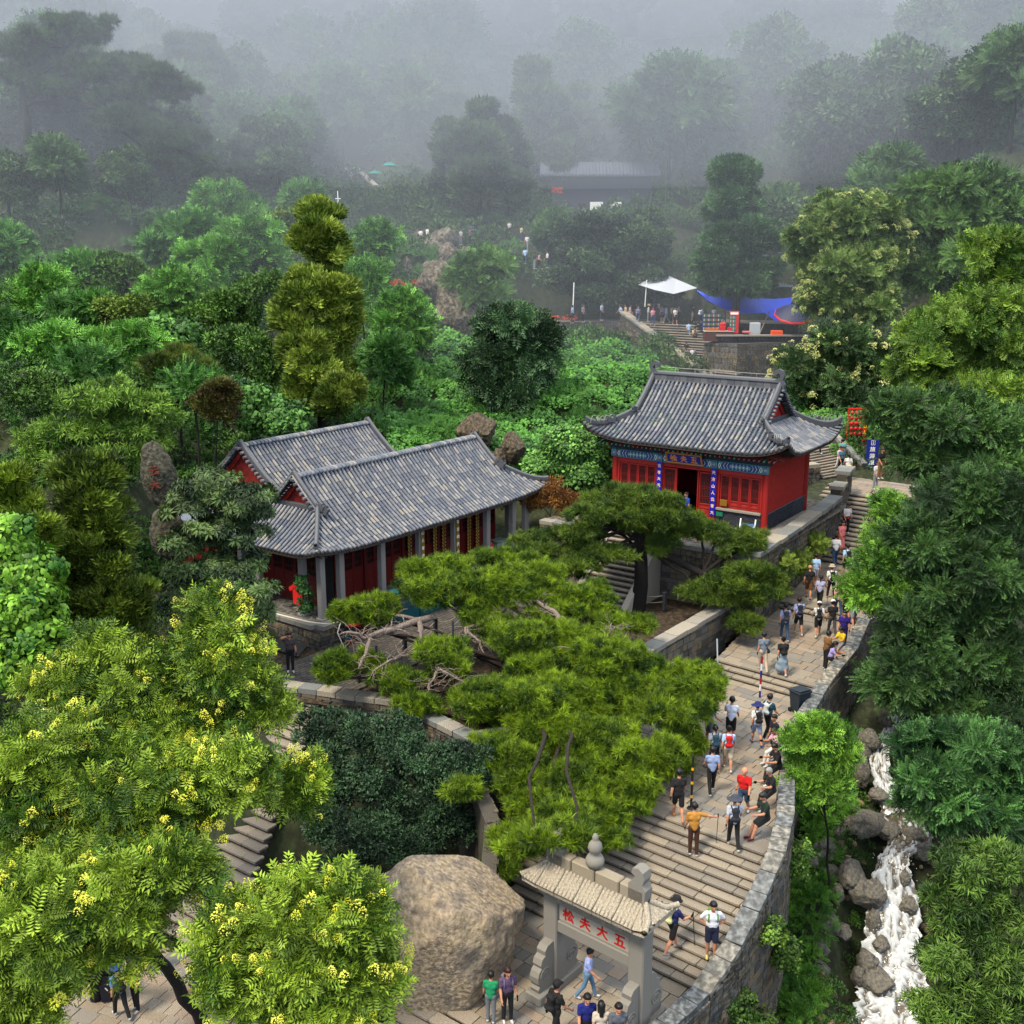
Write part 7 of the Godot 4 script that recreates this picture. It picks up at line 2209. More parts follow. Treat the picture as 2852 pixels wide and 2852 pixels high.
func wear(kind: String) -> ArrayMesh:
	var key := "wear_" + kind
	if M.has(key):
		return M[key]
	var b := MB.new()
	match kind:
		"short_hair","long_hair","tail_hair","bun_hair":
			var bn := [[Vector3(0,0.05,-0.03),Vector3(0,0.055,0.0),0.102,0.098,0],[Vector3(0,0.09,0.04),Vector3(0,0.085,0.02),0.06,0.07,0],[Vector3(0.06,0.02,-0.04),Vector3(-0.06,0.02,-0.04),0.056,0.056,0],[Vector3(0,-0.03,-0.06),Vector3(0,0.03,-0.05),0.055,0.07,0]]
			if kind == "long_hair":
				bn.append([Vector3(0,0.02,-0.06),Vector3(0,-0.24,-0.09),0.085,0.06,0]); bn.append([Vector3(0.07,0.0,-0.03),Vector3(0.075,-0.2,-0.03),0.04,0.03,0]); bn.append([Vector3(-0.07,0.0,-0.03),Vector3(-0.075,-0.2,-0.03),0.04,0.03,0])
			if kind == "tail_hair":
				bn.append([Vector3(0,0.05,-0.12),Vector3(0,0.02,-0.16),0.035,0.04,0]); bn.append([Vector3(0,0.02,-0.16),Vector3(0,-0.2,-0.15),0.04,0.015,0])
			if kind == "bun_hair":
				bn.append([Vector3(0,0.1,-0.1),Vector3(0,0.12,-0.11),0.05,0.05,0])
			var s := skin(bn,0.013,0.02)
			b.add(s[0],Transform3D())
		"cap":
			b.lathe(Transform3D(Basis(),Vector3(0,0.05,-0.01)),[Vector2(0.112,0.0),Vector2(0.113,0.04),Vector2(0.09,0.085),Vector2(0.05,0.108),Vector2(0.0,0.115)],16)
			b.extrude(PackedVector2Array([Vector2(-0.085,0.06),Vector2(0.085,0.06),Vector2(0.075,0.13),Vector2(0.035,0.175),Vector2(-0.035,0.175),Vector2(-0.075,0.13)]),Transform3D(Basis(Vector3.RIGHT,PI / 2 + 0.15),Vector3(0,0.085,0.0)),0.012)
		"bucket_hat":
			b.lathe(Transform3D(Basis(),Vector3(0,0.03,-0.01)),[Vector2(0.175,0.0),Vector2(0.18,-0.004),Vector2(0.125,0.045),Vector2(0.115,0.09),Vector2(0.095,0.125),Vector2(0.05,0.135),Vector2(0.0,0.136)],20)
			b.lathe(Transform3D(Basis(),Vector3(0,0.025,-0.01)),[Vector2(0.11,0.03),Vector2(0.175,0.0)],20)
		"wide_hat":
			b.lathe(Transform3D(Basis(),Vector3(0,0.04,-0.01)),[Vector2(0.25,-0.015),Vector2(0.255,-0.005),Vector2(0.13,0.04),Vector2(0.115,0.1),Vector2(0.07,0.13),Vector2(0.0,0.135)],22)
			b.lathe(Transform3D(Basis(),Vector3(0,0.035,-0.01)),[Vector2(0.11,0.03),Vector2(0.25,-0.015)],22)
		"backpack":
			var s := skin([[Vector3(-0.07,-0.17,-0.2),Vector3(0.07,-0.17,-0.2),0.085,0.085,0],[Vector3(-0.06,0.1,-0.18),Vector3(0.06,0.1,-0.18),0.075,0.075,0],[Vector3(0,-0.16,-0.2),Vector3(0,0.12,-0.18),0.1,0.085,0],[Vector3(-0.06,-0.15,-0.27),Vector3(0.06,-0.15,-0.27),0.05,0.05,0]],0.02,0.03)
			b.add(s[0],Transform3D())
			for q in [-1.0,1.0]:
				b.tube([Vector3(0.09 * q,0.12,-0.12),Vector3(0.115 * q,0.19,-0.02),Vector3(0.12 * q,0.13,0.1),Vector3(0.125 * q,-0.02,0.125),Vector3(0.13 * q,-0.14,0.03),Vector3(0.1 * q,-0.17,-0.1)],[0.022,0.022,0.02,0.02,0.018,0.018],6)
		"shoulder_bag":
			b.box(Transform3D(Basis(Vector3.UP,0.3),Vector3(-0.17,-0.3,-0.08)),Vector3(0.1,0.18,0.2),0.03)
			b.tube([Vector3(-0.17,-0.2,-0.1),Vector3(0.0,0.05,-0.135),Vector3(0.13,0.18,-0.02),Vector3(0.02,0.0,0.14),Vector3(-0.16,-0.2,0.02)],[0.012,0.012,0.012,0.012,0.012],5)
		"tied_jacket":
			var s := skin([[Vector3(-0.12,-0.28,-0.12),Vector3(0.12,-0.28,-0.12),0.07,0.07,0],[Vector3(-0.1,-0.32,-0.14),Vector3(-0.06,-0.62,-0.16),0.08,0.1,0],[Vector3(0.1,-0.32,-0.14),Vector3(0.08,-0.6,-0.16),0.08,0.09,0],[Vector3(0.12,-0.3,-0.05),Vector3(0.02,-0.34,0.15),0.05,0.04,0],[Vector3(-0.12,-0.3,-0.05),Vector3(-0.02,-0.34,0.15),0.05,0.04,0]],0.022,0.03)
			b.add(s[0],Transform3D())
		"cape":
			var s := skin([[Vector3(-0.15,0.12,-0.05),Vector3(0.15,0.12,-0.05),0.09,0.09,0],[Vector3(0,0.1,-0.08),Vector3(0,-0.5,-0.14),0.17,0.2,0],[Vector3(0.16,0.1,0),Vector3(0.26,-0.4,0.0),0.08,0.1,0],[Vector3(-0.16,0.1,0),Vector3(-0.26,-0.4,0.0),0.08,0.1,0]],0.026,0.03)
			b.add(s[0],Transform3D())
	M[key] = b.mesh()
	return M[key]

const SKIN := Color(0.72,0.50,0.39)

func person(label: String,p: Vector3,pose: String,yaw: float,shirt: Color,legs: Color,o2 := {}) -> Node3D:
	var fine: bool = p.distance_to(EYE) < 48.0
	var d := body(pose,fine)
	var s: float = o2.get("h",1.70) / 1.72
	var o := thing("person",label,"person",p,o2.get("group","walkers on the stone path"))
	o.rotation.y = yaw
	o.scale = Vector3.ONE * s
	var drop: float = o2.get("sink",0.0)
	var off := Vector3(0,-d.low - drop,0)
	var bm := MeshInstance3D.new()
	bm.name = "body"
	bm.mesh = d.mesh
	bm.position = off
	var cols := {0: o2.get("skin",SKIN),1: shirt,2: legs,3: o2.get("shoes",Color(0.75,0.75,0.74)),4: Color(0.05,0.04,0.04),5: Color(0.5,0.25,0.22)}
	for k in d.order.size():
		bm.set_surface_override_material(k,cloth(cols[d.order[k]]))
	o.add_child(bm,true)
	var ht := Transform3D(d.head_basis,d.head + off)
	var hair: String = o2.get("hair","short_hair")
	if hair:
		part(o,"hair",wear(hair),cloth(o2.get("hair_color",Color(0.045,0.04,0.04)),0.5),ht)
	if o2.has("hat"):
		part(o,"hat",wear(o2["hat"]),cloth(o2["hat_color"]),ht)
	var ct := Transform3D(Basis(Vector3.RIGHT,d.lean),d.chest + off)
	for w in ["backpack","shoulder_bag","tied_jacket","cape"]:
		if o2.has(w):
			part(o,w,wear(w),cloth(o2[w]),ct)
	if o2.has("pole"):
		var h: Array = d.hands[1]
		var t: Vector3 = o.transform * (h[0] + off + h[1] * 0.09)
		var b := MB.new()
		var fwd := Vector3(sin(yaw),0,cos(yaw))
		var ft: Vector3 = t + fwd * 0.12
		ft.y = p.y + 0.02
		b.tube([ft,t + Vector3(0,0.06,0)],[0.010,0.013],6)
		b.tube([t + Vector3(0,0.0,0),t + Vector3(0,0.12,0)],[0.02,0.022],6)
		tag(part(self,"trekking_pole",b.mesh(),cloth(o2["pole"])),"thin walking pole held by " + " ".join(label.split(" ").slice(0,10)),"walking pole","walking poles in hand")
	return o

func people() -> void:
	var W := Color(0.80,0.80,0.80); var K := Color(0.055,0.055,0.065); var N := Color(0.07,0.09,0.20); var G := Color(0.50,0.52,0.56); var J := Color(0.16,0.25,0.38); var LB := Color(0.60,0.72,0.84)
	var c9 := func(x: float,y: float) -> Vector3: return foot(1852 + x / 1.932,1852 + y / 1.932)
	var c6 := func(x: float,y: float) -> Vector3: return foot(1852 + x / 1.932,950 + y / 1.932)
	var c8 := func(x: float,y: float) -> Vector3: return foot(950 + x / 1.932,1852 + y / 1.932)
	var z6 := func(x: float,y: float) -> Vector3: return foot(1700 + x / 1.82,680 + y / 1.82)
	# on the long stairs and the first landing
	person("man in white T-shirt with green straps, hands on hips, on the long stairs",c9.call(245,1590),"hips",-0.05,Color(0.84,0.85,0.88),N,{"h": 1.82,"shoes": Color(0.75,0.72,0.4),"backpack": Color(0.32,0.5,0.14)})
	person("hiker in blue shirt with cream backpack and black bucket hat on the long stairs",c9.call(35,1565),"pole_short",2.1,Color(0.05,0.09,0.32),K,{"h": 1.78,"hat": "bucket_hat","hat_color": K,"backpack": Color(0.72,0.72,0.5),"pole": K,"shoes": G})
	person("man in mustard shirt and brown trousers leaning on a black cane",c9.call(150,1030),"arm_out",PI,Color(0.66,0.46,0.17),Color(0.24,0.12,0.07),{"h": 1.75,"pole": K})
	person("walker in grey hoodie and grey brimmed hat with black backpack descending from the landing",c9.call(365,985),"walk_long",PI,Color(0.66,0.69,0.75),K,{"h": 1.75,"hat": "wide_hat","hat_color": Color(0.2,0.22,0.27),"backpack": Color(0.1,0.11,0.15)})
	person("bald man in bright red T-shirt holding a black umbrella",c9.call(418,812),"walk_short_swap",-0.5,Color(0.72,0.03,0.04),Color(0.14,0.24,0.34),{"h": 1.74,"hair": "","pole": K})
	person("man in black shirt and shorts with a red pouch under the pine's edge",c9.call(68,832),"walk_short",PI,K,K,{"h": 1.76,"shoes": Color(0.7,0.45,0.3)})
	person("boy in grey T-shirt and grey shorts by the pine's right edge",c9.call(235,428),"bottle",2.2,Color(0.66,0.70,0.78),Color(0.38,0.42,0.46),{"h": 1.72})
	person("tall boy in white T-shirt drinking from a bottle",c9.call(350,420),"bottle",2.9,Color(0.80,0.83,0.90),K,{"h": 1.8})
	person("woman in pale blue shirt with a bright red backpack",c9.call(335,565),"walk_short",PI - 0.1,LB,Color(0.72,0.66,0.58),{"h": 1.66,"hair": "bun_hair","backpack": Color(0.66,0.05,0.05)})
	person("woman in grey hoodie with a teal backpack beside the pine",c9.call(262,560),"walk_long",PI,Color(0.58,0.60,0.66),K,{"h": 1.66,"hair": "tail_hair","backpack": Color(0.06,0.22,0.29)})
	person("walker in black trousers half hidden under the pine's lowest fringe",c9.call(248,692),"walk_long_swap",PI,Color(0.5,0.56,0.7),K,{"h": 1.7})
	person("woman in big blue sun hat with a long black backpack",c9.call(490,432),"walk_short",PI + 0.1,W,Color(0.46,0.51,0.63),{"h": 1.68,"hat": "wide_hat","hat_color": Color(0.05,0.12,0.35),"backpack": K,"shoes": Color(0.1,0.2,0.5)})
	person("man in teal T-shirt looking back beside the blue hat",c9.call(548,392),"walk_long",2.3,Color(0.04,0.22,0.28),K,{"h": 1.76,"backpack": Color(0.7,0.72,0.7)})
	person("young man all in navy standing against the parapet with a black bag",c9.call(582,510),"stand_short",-1.2,Color(0.05,0.06,0.11),K,{"h": 1.74,"shoulder_bag": K})
	person("woman in pink shirt seated on the parapet with a phone",c9.call(596,540),"perch_long",-1.3,Color(0.80,0.60,0.70),W,{"h": 1.62,"sink": 0.0})
	person("young man in black T-shirt leaning on the parapet next to the pink shirt",c9.call(602,640),"perch_long",-1.3,K,K,{"h": 1.72})
	person("grey haired man in black with a bright blue bag on the parapet",c9.call(570,775),"perch_long",-1.2,K,K,{"h": 1.68,"hair_color": Color(0.5,0.5,0.48),"shoulder_bag": Color(0.05,0.15,0.6)})
	person("man in dark green T-shirt seated on the parapet with red and black shoes",c9.call(535,930),"perch_short",-1.3,Color(0.03,0.13,0.10),K,{"h": 1.76,"shoes": Color(0.35,0.06,0.08)})
	# second landing
	person("man in grey shirt and beige trousers with a black waist bag at the low steps",c6.call(525,1775),"pole_long",PI,Color(0.38,0.42,0.47),Color(0.68,0.62,0.55),{"h": 1.72,"shoulder_bag": K,"pole": K})
	person("woman in black top and long pale grey skirt with black backpack",c6.call(628,1798),"skirt",PI,K,Color(0.46,0.53,0.58),{"h": 1.68,"hair": "bun_hair","backpack": K})
	person("man in lavender T-shirt and jeans with a grey backpack",c6.call(640,1612),"walk_long",PI,Color(0.62,0.64,0.78),J,{"h": 1.74,"backpack": Color(0.17,0.19,0.24),"pole": K})
	person("man in pale blue T-shirt and black shorts with dark backpack and stick",c6.call(715,1580),"pole_short",PI,Color(0.58,0.64,0.82),K,{"h": 1.76,"backpack": Color(0.08,0.10,0.16),"pole": K})
	person("woman in white top and short black skirt with white cap",c6.call(820,1590),"walk_short_swap",PI - 0.2,W,K,{"h": 1.66,"hat": "cap","hat_color": W,"backpack": K,"hair": "tail_hair"})
	person("walker in black sweater and wide grey trousers with white cap and red stick",c6.call(895,1588),"pole_long",PI,K,Color(0.25,0.24,0.25),{"h": 1.7,"hat": "cap","hat_color": W,"pole": Color(0.5,0.08,0.05)})
	person("man in deep purple T-shirt eating beside the parapet",c6.call(955,1650),"stand_long",-0.4,Color(0.14,0.06,0.42),Color(0.10,0.06,0.3),{"h": 1.72})
	person("boy in yellow T-shirt seated on the parapet with a white bag",c6.call(945,1715),"perch_short",-1.0,Color(0.80,0.68,0.10),Color(0.45,0.46,0.48),{"h": 1.55})
	person("man in tan jacket standing behind the lavender jacket",c6.call(862,1770),"stand_long",1.9,Color(0.42,0.29,0.15),K,{"h": 1.7})
	person("woman in lavender jacket resting her elbows on the parapet",c6.call(885,1790),"perch_long",1.2,Color(0.60,0.56,0.76),K,{"h": 1.6,"hair": "long_hair"})
	# the crowd at the foot of the upper stairs
	person("bald man in black T-shirt and brown shorts",c6.call(770,1388),"walk_short",PI - 0.3,K,Color(0.36,0.21,0.09),{"h": 1.72,"hair": "","shoes": K})
	person("woman in pale blue shirt and white shorts near the mossy wall",c6.call(805,1312),"walk_short_swap",PI,LB,Color(0.75,0.73,0.78),{"h": 1.62})
	person("woman in lavender hooded top turning to the wall",c6.call(828,1440),"pole_long",2.6,Color(0.60,0.60,0.72),K,{"h": 1.64,"hair": "tail_hair","pole": Color(0.5,0.08,0.05)})
	person("man in white T-shirt and beige cap with a black backpack",c6.call(890,1390),"pole_long",PI,W,K,{"h": 1.74,"hat": "bucket_hat","hat_color": Color(0.62,0.58,0.5),"backpack": K,"pole": Color(0.4,0.3,0.2)})
	person("woman in pink shirt and jeans under the locust sprays",c6.call(928,1480),"walk_long",PI,Color(0.82,0.56,0.62),J,{"h": 1.64,"hair": "long_hair"})
	person("boy in navy T-shirt and shorts under the locust sprays",c6.call(970,1512),"walk_short",PI,N,N,{"h": 1.45})
	person("person in mint green shirt under the locust sprays",c6.call(1012,1540),"walk_short_swap",PI,Color(0.60,0.80,0.74),G,{"h": 1.66})
	person("woman in blue and white blouse behind the locust sprays",c6.call(1010,1330),"walk_long",PI,Color(0.62,0.72,0.84),W,{"h": 1.62})
	person("man in white T-shirt and jeans at the foot of the upper stairs",c6.call(912,1212),"walk_long_swap",PI,Color(0.82,0.82,0.82),J,{"h": 1.75})
	person("man in sky blue T-shirt with black backpack at the foot of the upper stairs",c6.call(975,1272),"walk_short",PI,LB,Color(0.12,0.13,0.15),{"h": 1.76,"backpack": K})
	person("girl in pink dress with a red jacket round her waist",c6.call(945,1132),"dress",0.3,Color(0.84,0.46,0.48),Color(0.84,0.46,0.48),{"h": 1.66,"hair": "long_hair","tied_jacket": Color(0.70,0.02,0.07)})
	person("woman in white shirt carrying a bright red jacket down the stairs",c6.call(972,1048),"stand_long",0.2,W,K,{"h": 1.66,"hair": "long_hair","hat": "cap","hat_color": K,"tied_jacket": Color(0.70,0.02,0.05)})
	# upper stairs behind the red hall
	person("man in grey blue T-shirt and black trousers stepping down from the upper stairs",c6.call(940,772),"walk_long",0.2,Color(0.25,0.38,0.46),K,{"h": 1.76})
	person("woman in white top with yellow cloth round her waist",c6.call(980,748),"walk_long_swap",PI,W,J,{"h": 1.64,"tied_jacket": Color(0.78,0.74,0.5),"hair": "tail_hair"})
	person("girl in white and pink behind the grey blue T-shirt",c6.call(935,700),"walk_long",0.4,Color(0.82,0.72,0.76),W,{"h": 1.6})
	person("person in turquoise T-shirt on the upper stairs",c6.call(950,668),"walk_long",PI,Color(0.36,0.56,0.58),Color(0.6,0.3,0.5),{"h": 1.68})
	person("man in black T-shirt highest on the stairs below the lantern frame",c6.call(962,608),"walk_long_swap",PI,K,K,{"h": 1.72})
	person("person in black trousers half hidden by the red hall's eaves",c6.call(815,616),"walk_long",0.6,K,K,{"h": 1.7})
	person("man in black T-shirt behind the blue service sign",c6.call(1155,742),"stand_long",0.5,K,Color(0.5,0.38,0.25),{"h": 1.72})
	person("person in white by the trees right of the service sign",c6.call(1130,800),"stand_long",0.5,W,G,{"h": 1.68})
	person("woman in pink seated on the right side of the upper stairs",c6.call(1338,955),"perch_long",-0.2,Color(0.82,0.56,0.64),Color(0.7,0.5,0.55),{"h": 1.5})
	person("person in pale blue shirt and black shorts on the right of the upper stairs",c6.call(1292,1092),"walk_short",0.2,Color(0.66,0.76,0.88),K,{"h": 1.7})
	person("person in pink and white low on the upper stairs among leaves",c6.call(1090,1230),"walk_long",PI,Color(0.8,0.66,0.7),G,{"h": 1.64})
	person("person in white on the upper stairs among leaves",c6.call(1095,1130),"walk_short",PI,W,K,{"h": 1.6})
	# the gate
	person("woman in pale blue shirt with white apron walking under the gate",c8.call(1325,1795),"walk_long",1.4,Color(0.56,0.62,0.84),Color(0.36,0.50,0.62),{"h": 1.58,"hair": "short_hair"})
	person("boy in bright green T-shirt beside the great boulder",c8.call(806,1925),"stand_long",PI - 0.2,Color(0.05,0.50,0.32),Color(0.4,0.42,0.44),{"h": 1.5})
	person("woman in purple cardigan and black trousers holding a phone",c8.call(895,1925),"stand_long",0.3,Color(0.32,0.24,0.36),K,{"h": 1.68,"hair": "long_hair","hair_color": Color(0.16,0.06,0.04),"backpack": Color(0.4,0.38,0.45)})
	person("man all in black with a black cap and backpack before the gate",c8.call(1150,2020),"walk_long",2.2,K,K,{"h": 1.78,"hat": "cap","hat_color": K,"backpack": K})
	person("young man in royal blue T-shirt with a phone before the gate",c8.call(1318,2075),"walk_long",0.1,Color(0.04,0.08,0.40),K,{"h": 1.74})
	person("girl with dark hair at the picture's lower edge before the gate",c8.call(1395,2110),"walk_long",PI,Color(0.7,0.66,0.6),K,{"h": 1.6,"hair": "long_hair"})
	person("man with glasses at the picture's lower edge by the gate post",c8.call(1485,2125),"walk_long",0.0,Color(0.3,0.32,0.36),K,{"h": 1.72})
	# court, door, plaza
	person("woman in grey T-shirt and black trousers with a hand on her head",on(1565 / 1.932,950 + 1782 / 1.932,3.6),"raised",0.25,Color(0.25,0.22,0.23),K,{"h": 1.70,"group": "people in the courts"})
	person("man in bright blue shirt standing at the red hall's open door",Vector3(5.63,6.4,-57.38) + Vector3(0.8206,0,0.5715) * 4.75 - Vector3(0.5715,0,-0.8206) * 0.9,"stand_long",-1.1,Color(0.05,0.22,0.62),K,{"h": 1.66,"group": "people in the courts"})
	person("person in blue sun hat and pale blue top in the shade under the trees",on(655 / 1.932,1852 + 1895 / 1.932,-0.9),"walk_long",-2.4,Color(0.28,0.46,0.60),K,{"h": 1.68,"hat": "bucket_hat","hat_color": Color(0.12,0.26,0.46),"backpack": K,"group": "people on the shaded plaza"})
	person("dark dressed person beside the shaded bin under the yellow trees",on(735 / 1.932,1852 + 1860 / 1.932,-0.9),"stand_long",-0.6,N,K,{"h": 1.7,"group": "people on the shaded plaza"})
	person("person in blue glimpsed through the lowest yellow tree",on(1080 / 1.932,1852 + 1900 / 1.932,-0.9),"stand_long",0.5,Color(0.06,0.2,0.55),K,{"h": 1.7,"group": "people on the shaded plaza"})
	# far stairs and market
	var mk := {"group": "people at the hazy market"}
	var far := func(label: String,p: Vector3,pose: String,yaw: float,a: Color,b: Color,more := {}) -> void:
		var m := mk.duplicate(); m.merge(more,true)
		person(label,p,pose,yaw,a,b,m)
	far.call("woman in pink shirt and jeans near the top of the far stairs",z6.call(213,447),"walk_long",0.2,Color(0.80,0.52,0.60),J,{"hair": "long_hair"})
	far.call("boy in white and navy with black shorts on the far stairs",z6.call(325,475),"walk_short",0.3,W,K)
	far.call("person in sky blue shirt in the middle of the far stairs",z6.call(395,490),"walk_long",PI,LB,G)
	far.call("hiker in cream shirt with brown backpack climbing the far stairs",z6.call(425,520),"pole_short",PI,Color(0.75,0.72,0.6),K,{"backpack": Color(0.35,0.25,0.18),"pole": Color(0.6,0.45,0.3)})
	far.call("person in black top and lilac shorts on the far stairs",z6.call(383,588),"walk_short",PI,K,Color(0.5,0.48,0.68))
	far.call("person in purple rain cape on the far stairs",z6.call(415,622),"walk_long",0.0,W,Color(0.7,0.66,0.72),{"cape": Color(0.28,0.10,0.55)})
	far.call("old man in pale blue shirt with a stick on the far stairs",z6.call(473,655),"pole_long",0.0,Color(0.64,0.72,0.82),Color(0.7,0.64,0.55),{"pole": Color(0.4,0.3,0.2)})
	far.call("man in black T-shirt and jeans with dark backpack on the far stairs",z6.call(530,662),"walk_long",2.2,K,J,{"backpack": Color(0.12,0.13,0.16)})
	far.call("woman in black top and white skirt fanning herself on the far stairs",z6.call(580,648),"raised",0.3,K,W)
	var pool := [W,LB,K,Color(0.55,0.34,0.36),Color(0.68,0.64,0.5),Color(0.4,0.46,0.6),G,Color(0.75,0.6,0.64)]
	var say := ["white","pale blue","black","faded red","cream","blue grey","grey","pale pink"]
	var spots := [[52,350,"leftmost under the dark layered tree"],[78,352,"under the layered tree"],[98,362,"against the stair parapet's top"],[122,385,"on the parapet's upper end"],[140,402,"beside the parapet's upper end"],[193,350,"in a straw hat before the stalls"],[241,372,"with a small white backpack"],[262,398,"crossing before the grey canopy"],[283,400,"under the grey canopy's edge"],[312,400,"next to the canopy pole"],[343,392,"tall, at the grey canopy's right end"],[415,400,"at the shaded stall behind the stairs"],[456,460,"with white backpack before the bottle racks"],[523,415,"behind the drinks table"],[575,440,"in red apron by the red fridge"]]
	for k in spots.size():
		var q: Array = spots[k]
		var o2 := {}
		if k == 5: o2 = {"hat": "wide_hat","hat_color": Color(0.66,0.58,0.42)}
		if k == 6 or k == 12: o2 = {"backpack": W}
		var c := (k * 3 + 1) % 8
		var spot: Vector3 = z6.call(q[0],q[1])
		if spot.distance_to(EYE) < 85.0:
			spot = at(1700 + q[0] / 1.82,680 + q[1] / 1.82,108)
			spot.y = at(1735,897,108).y
		far.call("person in " + say[c] + " " + q[2],spot,["walk_long","stand_long","walk_short","stand_short"][k % 4],rnd(0,TAU),pool[c],[K,J,G][k % 3],o2)
	for q in [[1245,1740,104,1,"beside the white banner pole above the squared wall"],[1300,1735,105,6,"behind bushes above the squared wall"],[1400,1725,106,1,"in the shade above the squared wall"]]:
		person("person in " + say[q[3]] + " " + q[4],at(950 + q[0] / 1.932,q[1] / 1.932,q[2]),"stand_long",rnd(0,TAU),pool[q[3]],K,mk)
	var fl := {"group": "people on the rock lookout"}
	person("man in white T-shirt and checked trousers on the rock lookout",at(950 + 303 / 1.365,430 + 345 / 1.365,117),"stand_long",2.8,W,Color(0.4,0.45,0.55),fl)
	person("man in white T-shirt and black shorts on the rock lookout",at(950 + 328 / 1.365,430 + 338 / 1.365,117),"stand_short",2.4,W,K,fl)
	person("person in white leaning behind the rounded lookout rock",at(950 + 455 / 1.365,430 + 345 / 1.365,119),"stand_long",0.8,W,G,fl)
	person("person with raised arm at the dark warning sign",at(950 + 490 / 1.365,430 + 345 / 1.365,120),"raised",0.8,Color(0.5,0.4,0.38),K,fl)
	var ul := {"group": "people on the steps above the market"}
	var us := [[640,312,122,0,"highest on the steps above the market"],[685,332,119,4,"before a misty thuja"],[708,366,117,0,"walking down the steps above the market"],[755,358,117,7,"near the teal umbrella"],[700,418,113,1,"left of a black shirt on the upper terrace"],[735,437,112,2,"back to the view on the upper terrace"],[753,437,112,7,"between two others on the upper terrace"],[785,432,112,0,"seated at the upper terrace's edge"]]
	for k in us.size():
		var q: Array = us[k]
		person("person in " + say[q[3]] + " " + q[4],at(950 + q[0] / 1.365,430 + q[1] / 1.365,q[2]),["walk_long","stand_long"][k % 2],rnd(0,TAU),pool[q[3]],[K,J,G][k % 3],ul)
	var ll := {"group": "people along the lookout wall"}
	var names2 := ["at the ramp of the lookout","second on the lookout ramp","third on the lookout ramp","beside the teal umbrella","just right of the teal umbrella","with an orange bag in mid lookout","stooping in mid lookout","in the middle of the lookout crowd","small, right of the lookout's middle","near the lookout tree","in a group near the lookout's end","second from the lookout's end","last at the lookout's end"]
	var lx := [22,40,62,112,135,157,172,212,235,262,280,297,320]
	for k in lx.size():
		var cc: Color = [W,LB,K,W,G,W,Color(0.7,0.66,0.6),Color(0.80,0.18,0.26),Color(0.05,0.2,0.5),W,G,G,Color(0.1,0.4,0.6)][k]
		var y0 := at(1045,520,132).y - 1.25
		var p := at(950 + lx[k] / 1.365,545,133.5)
		if k < 3:
			p = at(950 + lx[k] / 1.365,500 + k * 14.0,135); y0 = p.y
		person("person in " + ["white","pale blue","black","white","grey","white","beige","bright pink","deep blue","white","grey","grey","sky blue"][k] + " " + names2[k],Vector3(p.x,y0,p.z),["stand_long","walk_long"][k % 2],rnd(0,TAU),cc,K,ll)

# ---------------------------------------------------------------- rocks, water, furniture
func rock_mesh(sd: int,sub: int,rough: float,sq := Vector3.ONE,tone := 0.0) -> ArrayMesh:
	var vs := []
	var t := (1.0 + sqrt(5.0)) / 2.0
	for q in [[-1,t,0],[1,t,0],[-1,-t,0],[1,-t,0],[0,-1,t],[0,1,t],[0,-1,-t],[0,1,-t],[t,0,-1],[t,0,1],[-t,0,-1],[-t,0,1]]:
		vs.append(Vector3(q[0],q[1],q[2]).normalized())
	var fs := [[0,11,5],[0,5,1],[0,1,7],[0,7,10],[0,10,11],[1,5,9],[5,11,4],[11,10,2],[10,7,6],[7,1,8],[3,9,4],[3,4,2],[3,2,6],[3,6,8],[3,8,9],[4,9,5],[2,4,11],[6,2,10],[8,6,7],[9,8,1]]
	for s in sub:
		var mids := {}
		var nf := []
		for f in fs:
			var m := []
			for e in 3:
				var a: int = mini(f[e],f[(e + 1) % 3]); var b: int = maxi(f[e],f[(e + 1) % 3])
				var key := a * 100000 + b
				if not mids.has(key):
					mids[key] = vs.size()
					vs.append((vs[a] + vs[b]).normalized())
				m.append(mids[key])
			nf.append([f[0],m[0],m[2]]); nf.append([f[1],m[1],m[0]]); nf.append([f[2],m[2],m[1]]); nf.append([m[0],m[1],m[2]])
		fs = nf
	var fn := FastNoiseLite.new()
	fn.seed = sd; fn.frequency = 0.9; fn.fractal_octaves = 5; fn.fractal_gain = 0.5
	var fr := FastNoiseLite.new()
	fr.seed = sd + 7; fr.noise_type = FastNoiseLite.TYPE_CELLULAR; fr.frequency = 0.9; fr.cellular_return_type = FastNoiseLite.RETURN_DISTANCE
	var b := MB.new()
	var cut := []
	for k in (5 if rough < 0.2 else 11):
		cut.append([Vector3(sin(sd * 3.1 + k * 2.4),cos(sd * 1.7 + k * 1.9) * 0.7,sin(sd * 0.7 + k * 3.7 + 1.0)).normalized(),0.68 + 0.2 * absf(sin(sd + k * 1.3))])
	for p in vs:
		var r: float = 1.0 + fn.get_noise_3dv(p * 1.3) * rough + fr.get_noise_3dv(p * 1.6) * rough * 0.35
		var q: Vector3 = p * r
		for c in cut:
			var over: float = q.dot(c[0]) - c[1]
			if over > 0.0:
				q -= c[0] * over * 0.95
		b.v.append(q * sq)
		b.n.append(Vector3.ZERO)
		var g := fn.get_noise_3dv(p * 3.5 + Vector3(9,2,4))
		b.c.append(Color(1,1,1).lerp(Color(1.45,1.22,0.9),clampf(g * 6.0 - 0.3,0,1) * 0.8).lerp(Color(0.55,0.58,0.64),clampf(-g * 5.0 - 0.3,0,1) * 0.8))
		b.u.append(Vector2.ZERO)
	for f in fs:
		b.i.append_array(PackedInt32Array([f[0],f[2],f[1]]))
		var nn: Vector3 = (b.v[f[1]] - b.v[f[0]]).cross(b.v[f[2]] - b.v[f[0]])
		for e in f:
			b.n[e] += nn
	for k in b.n.size():
		b.n[k] = b.n[k].normalized()
	return b.mesh()

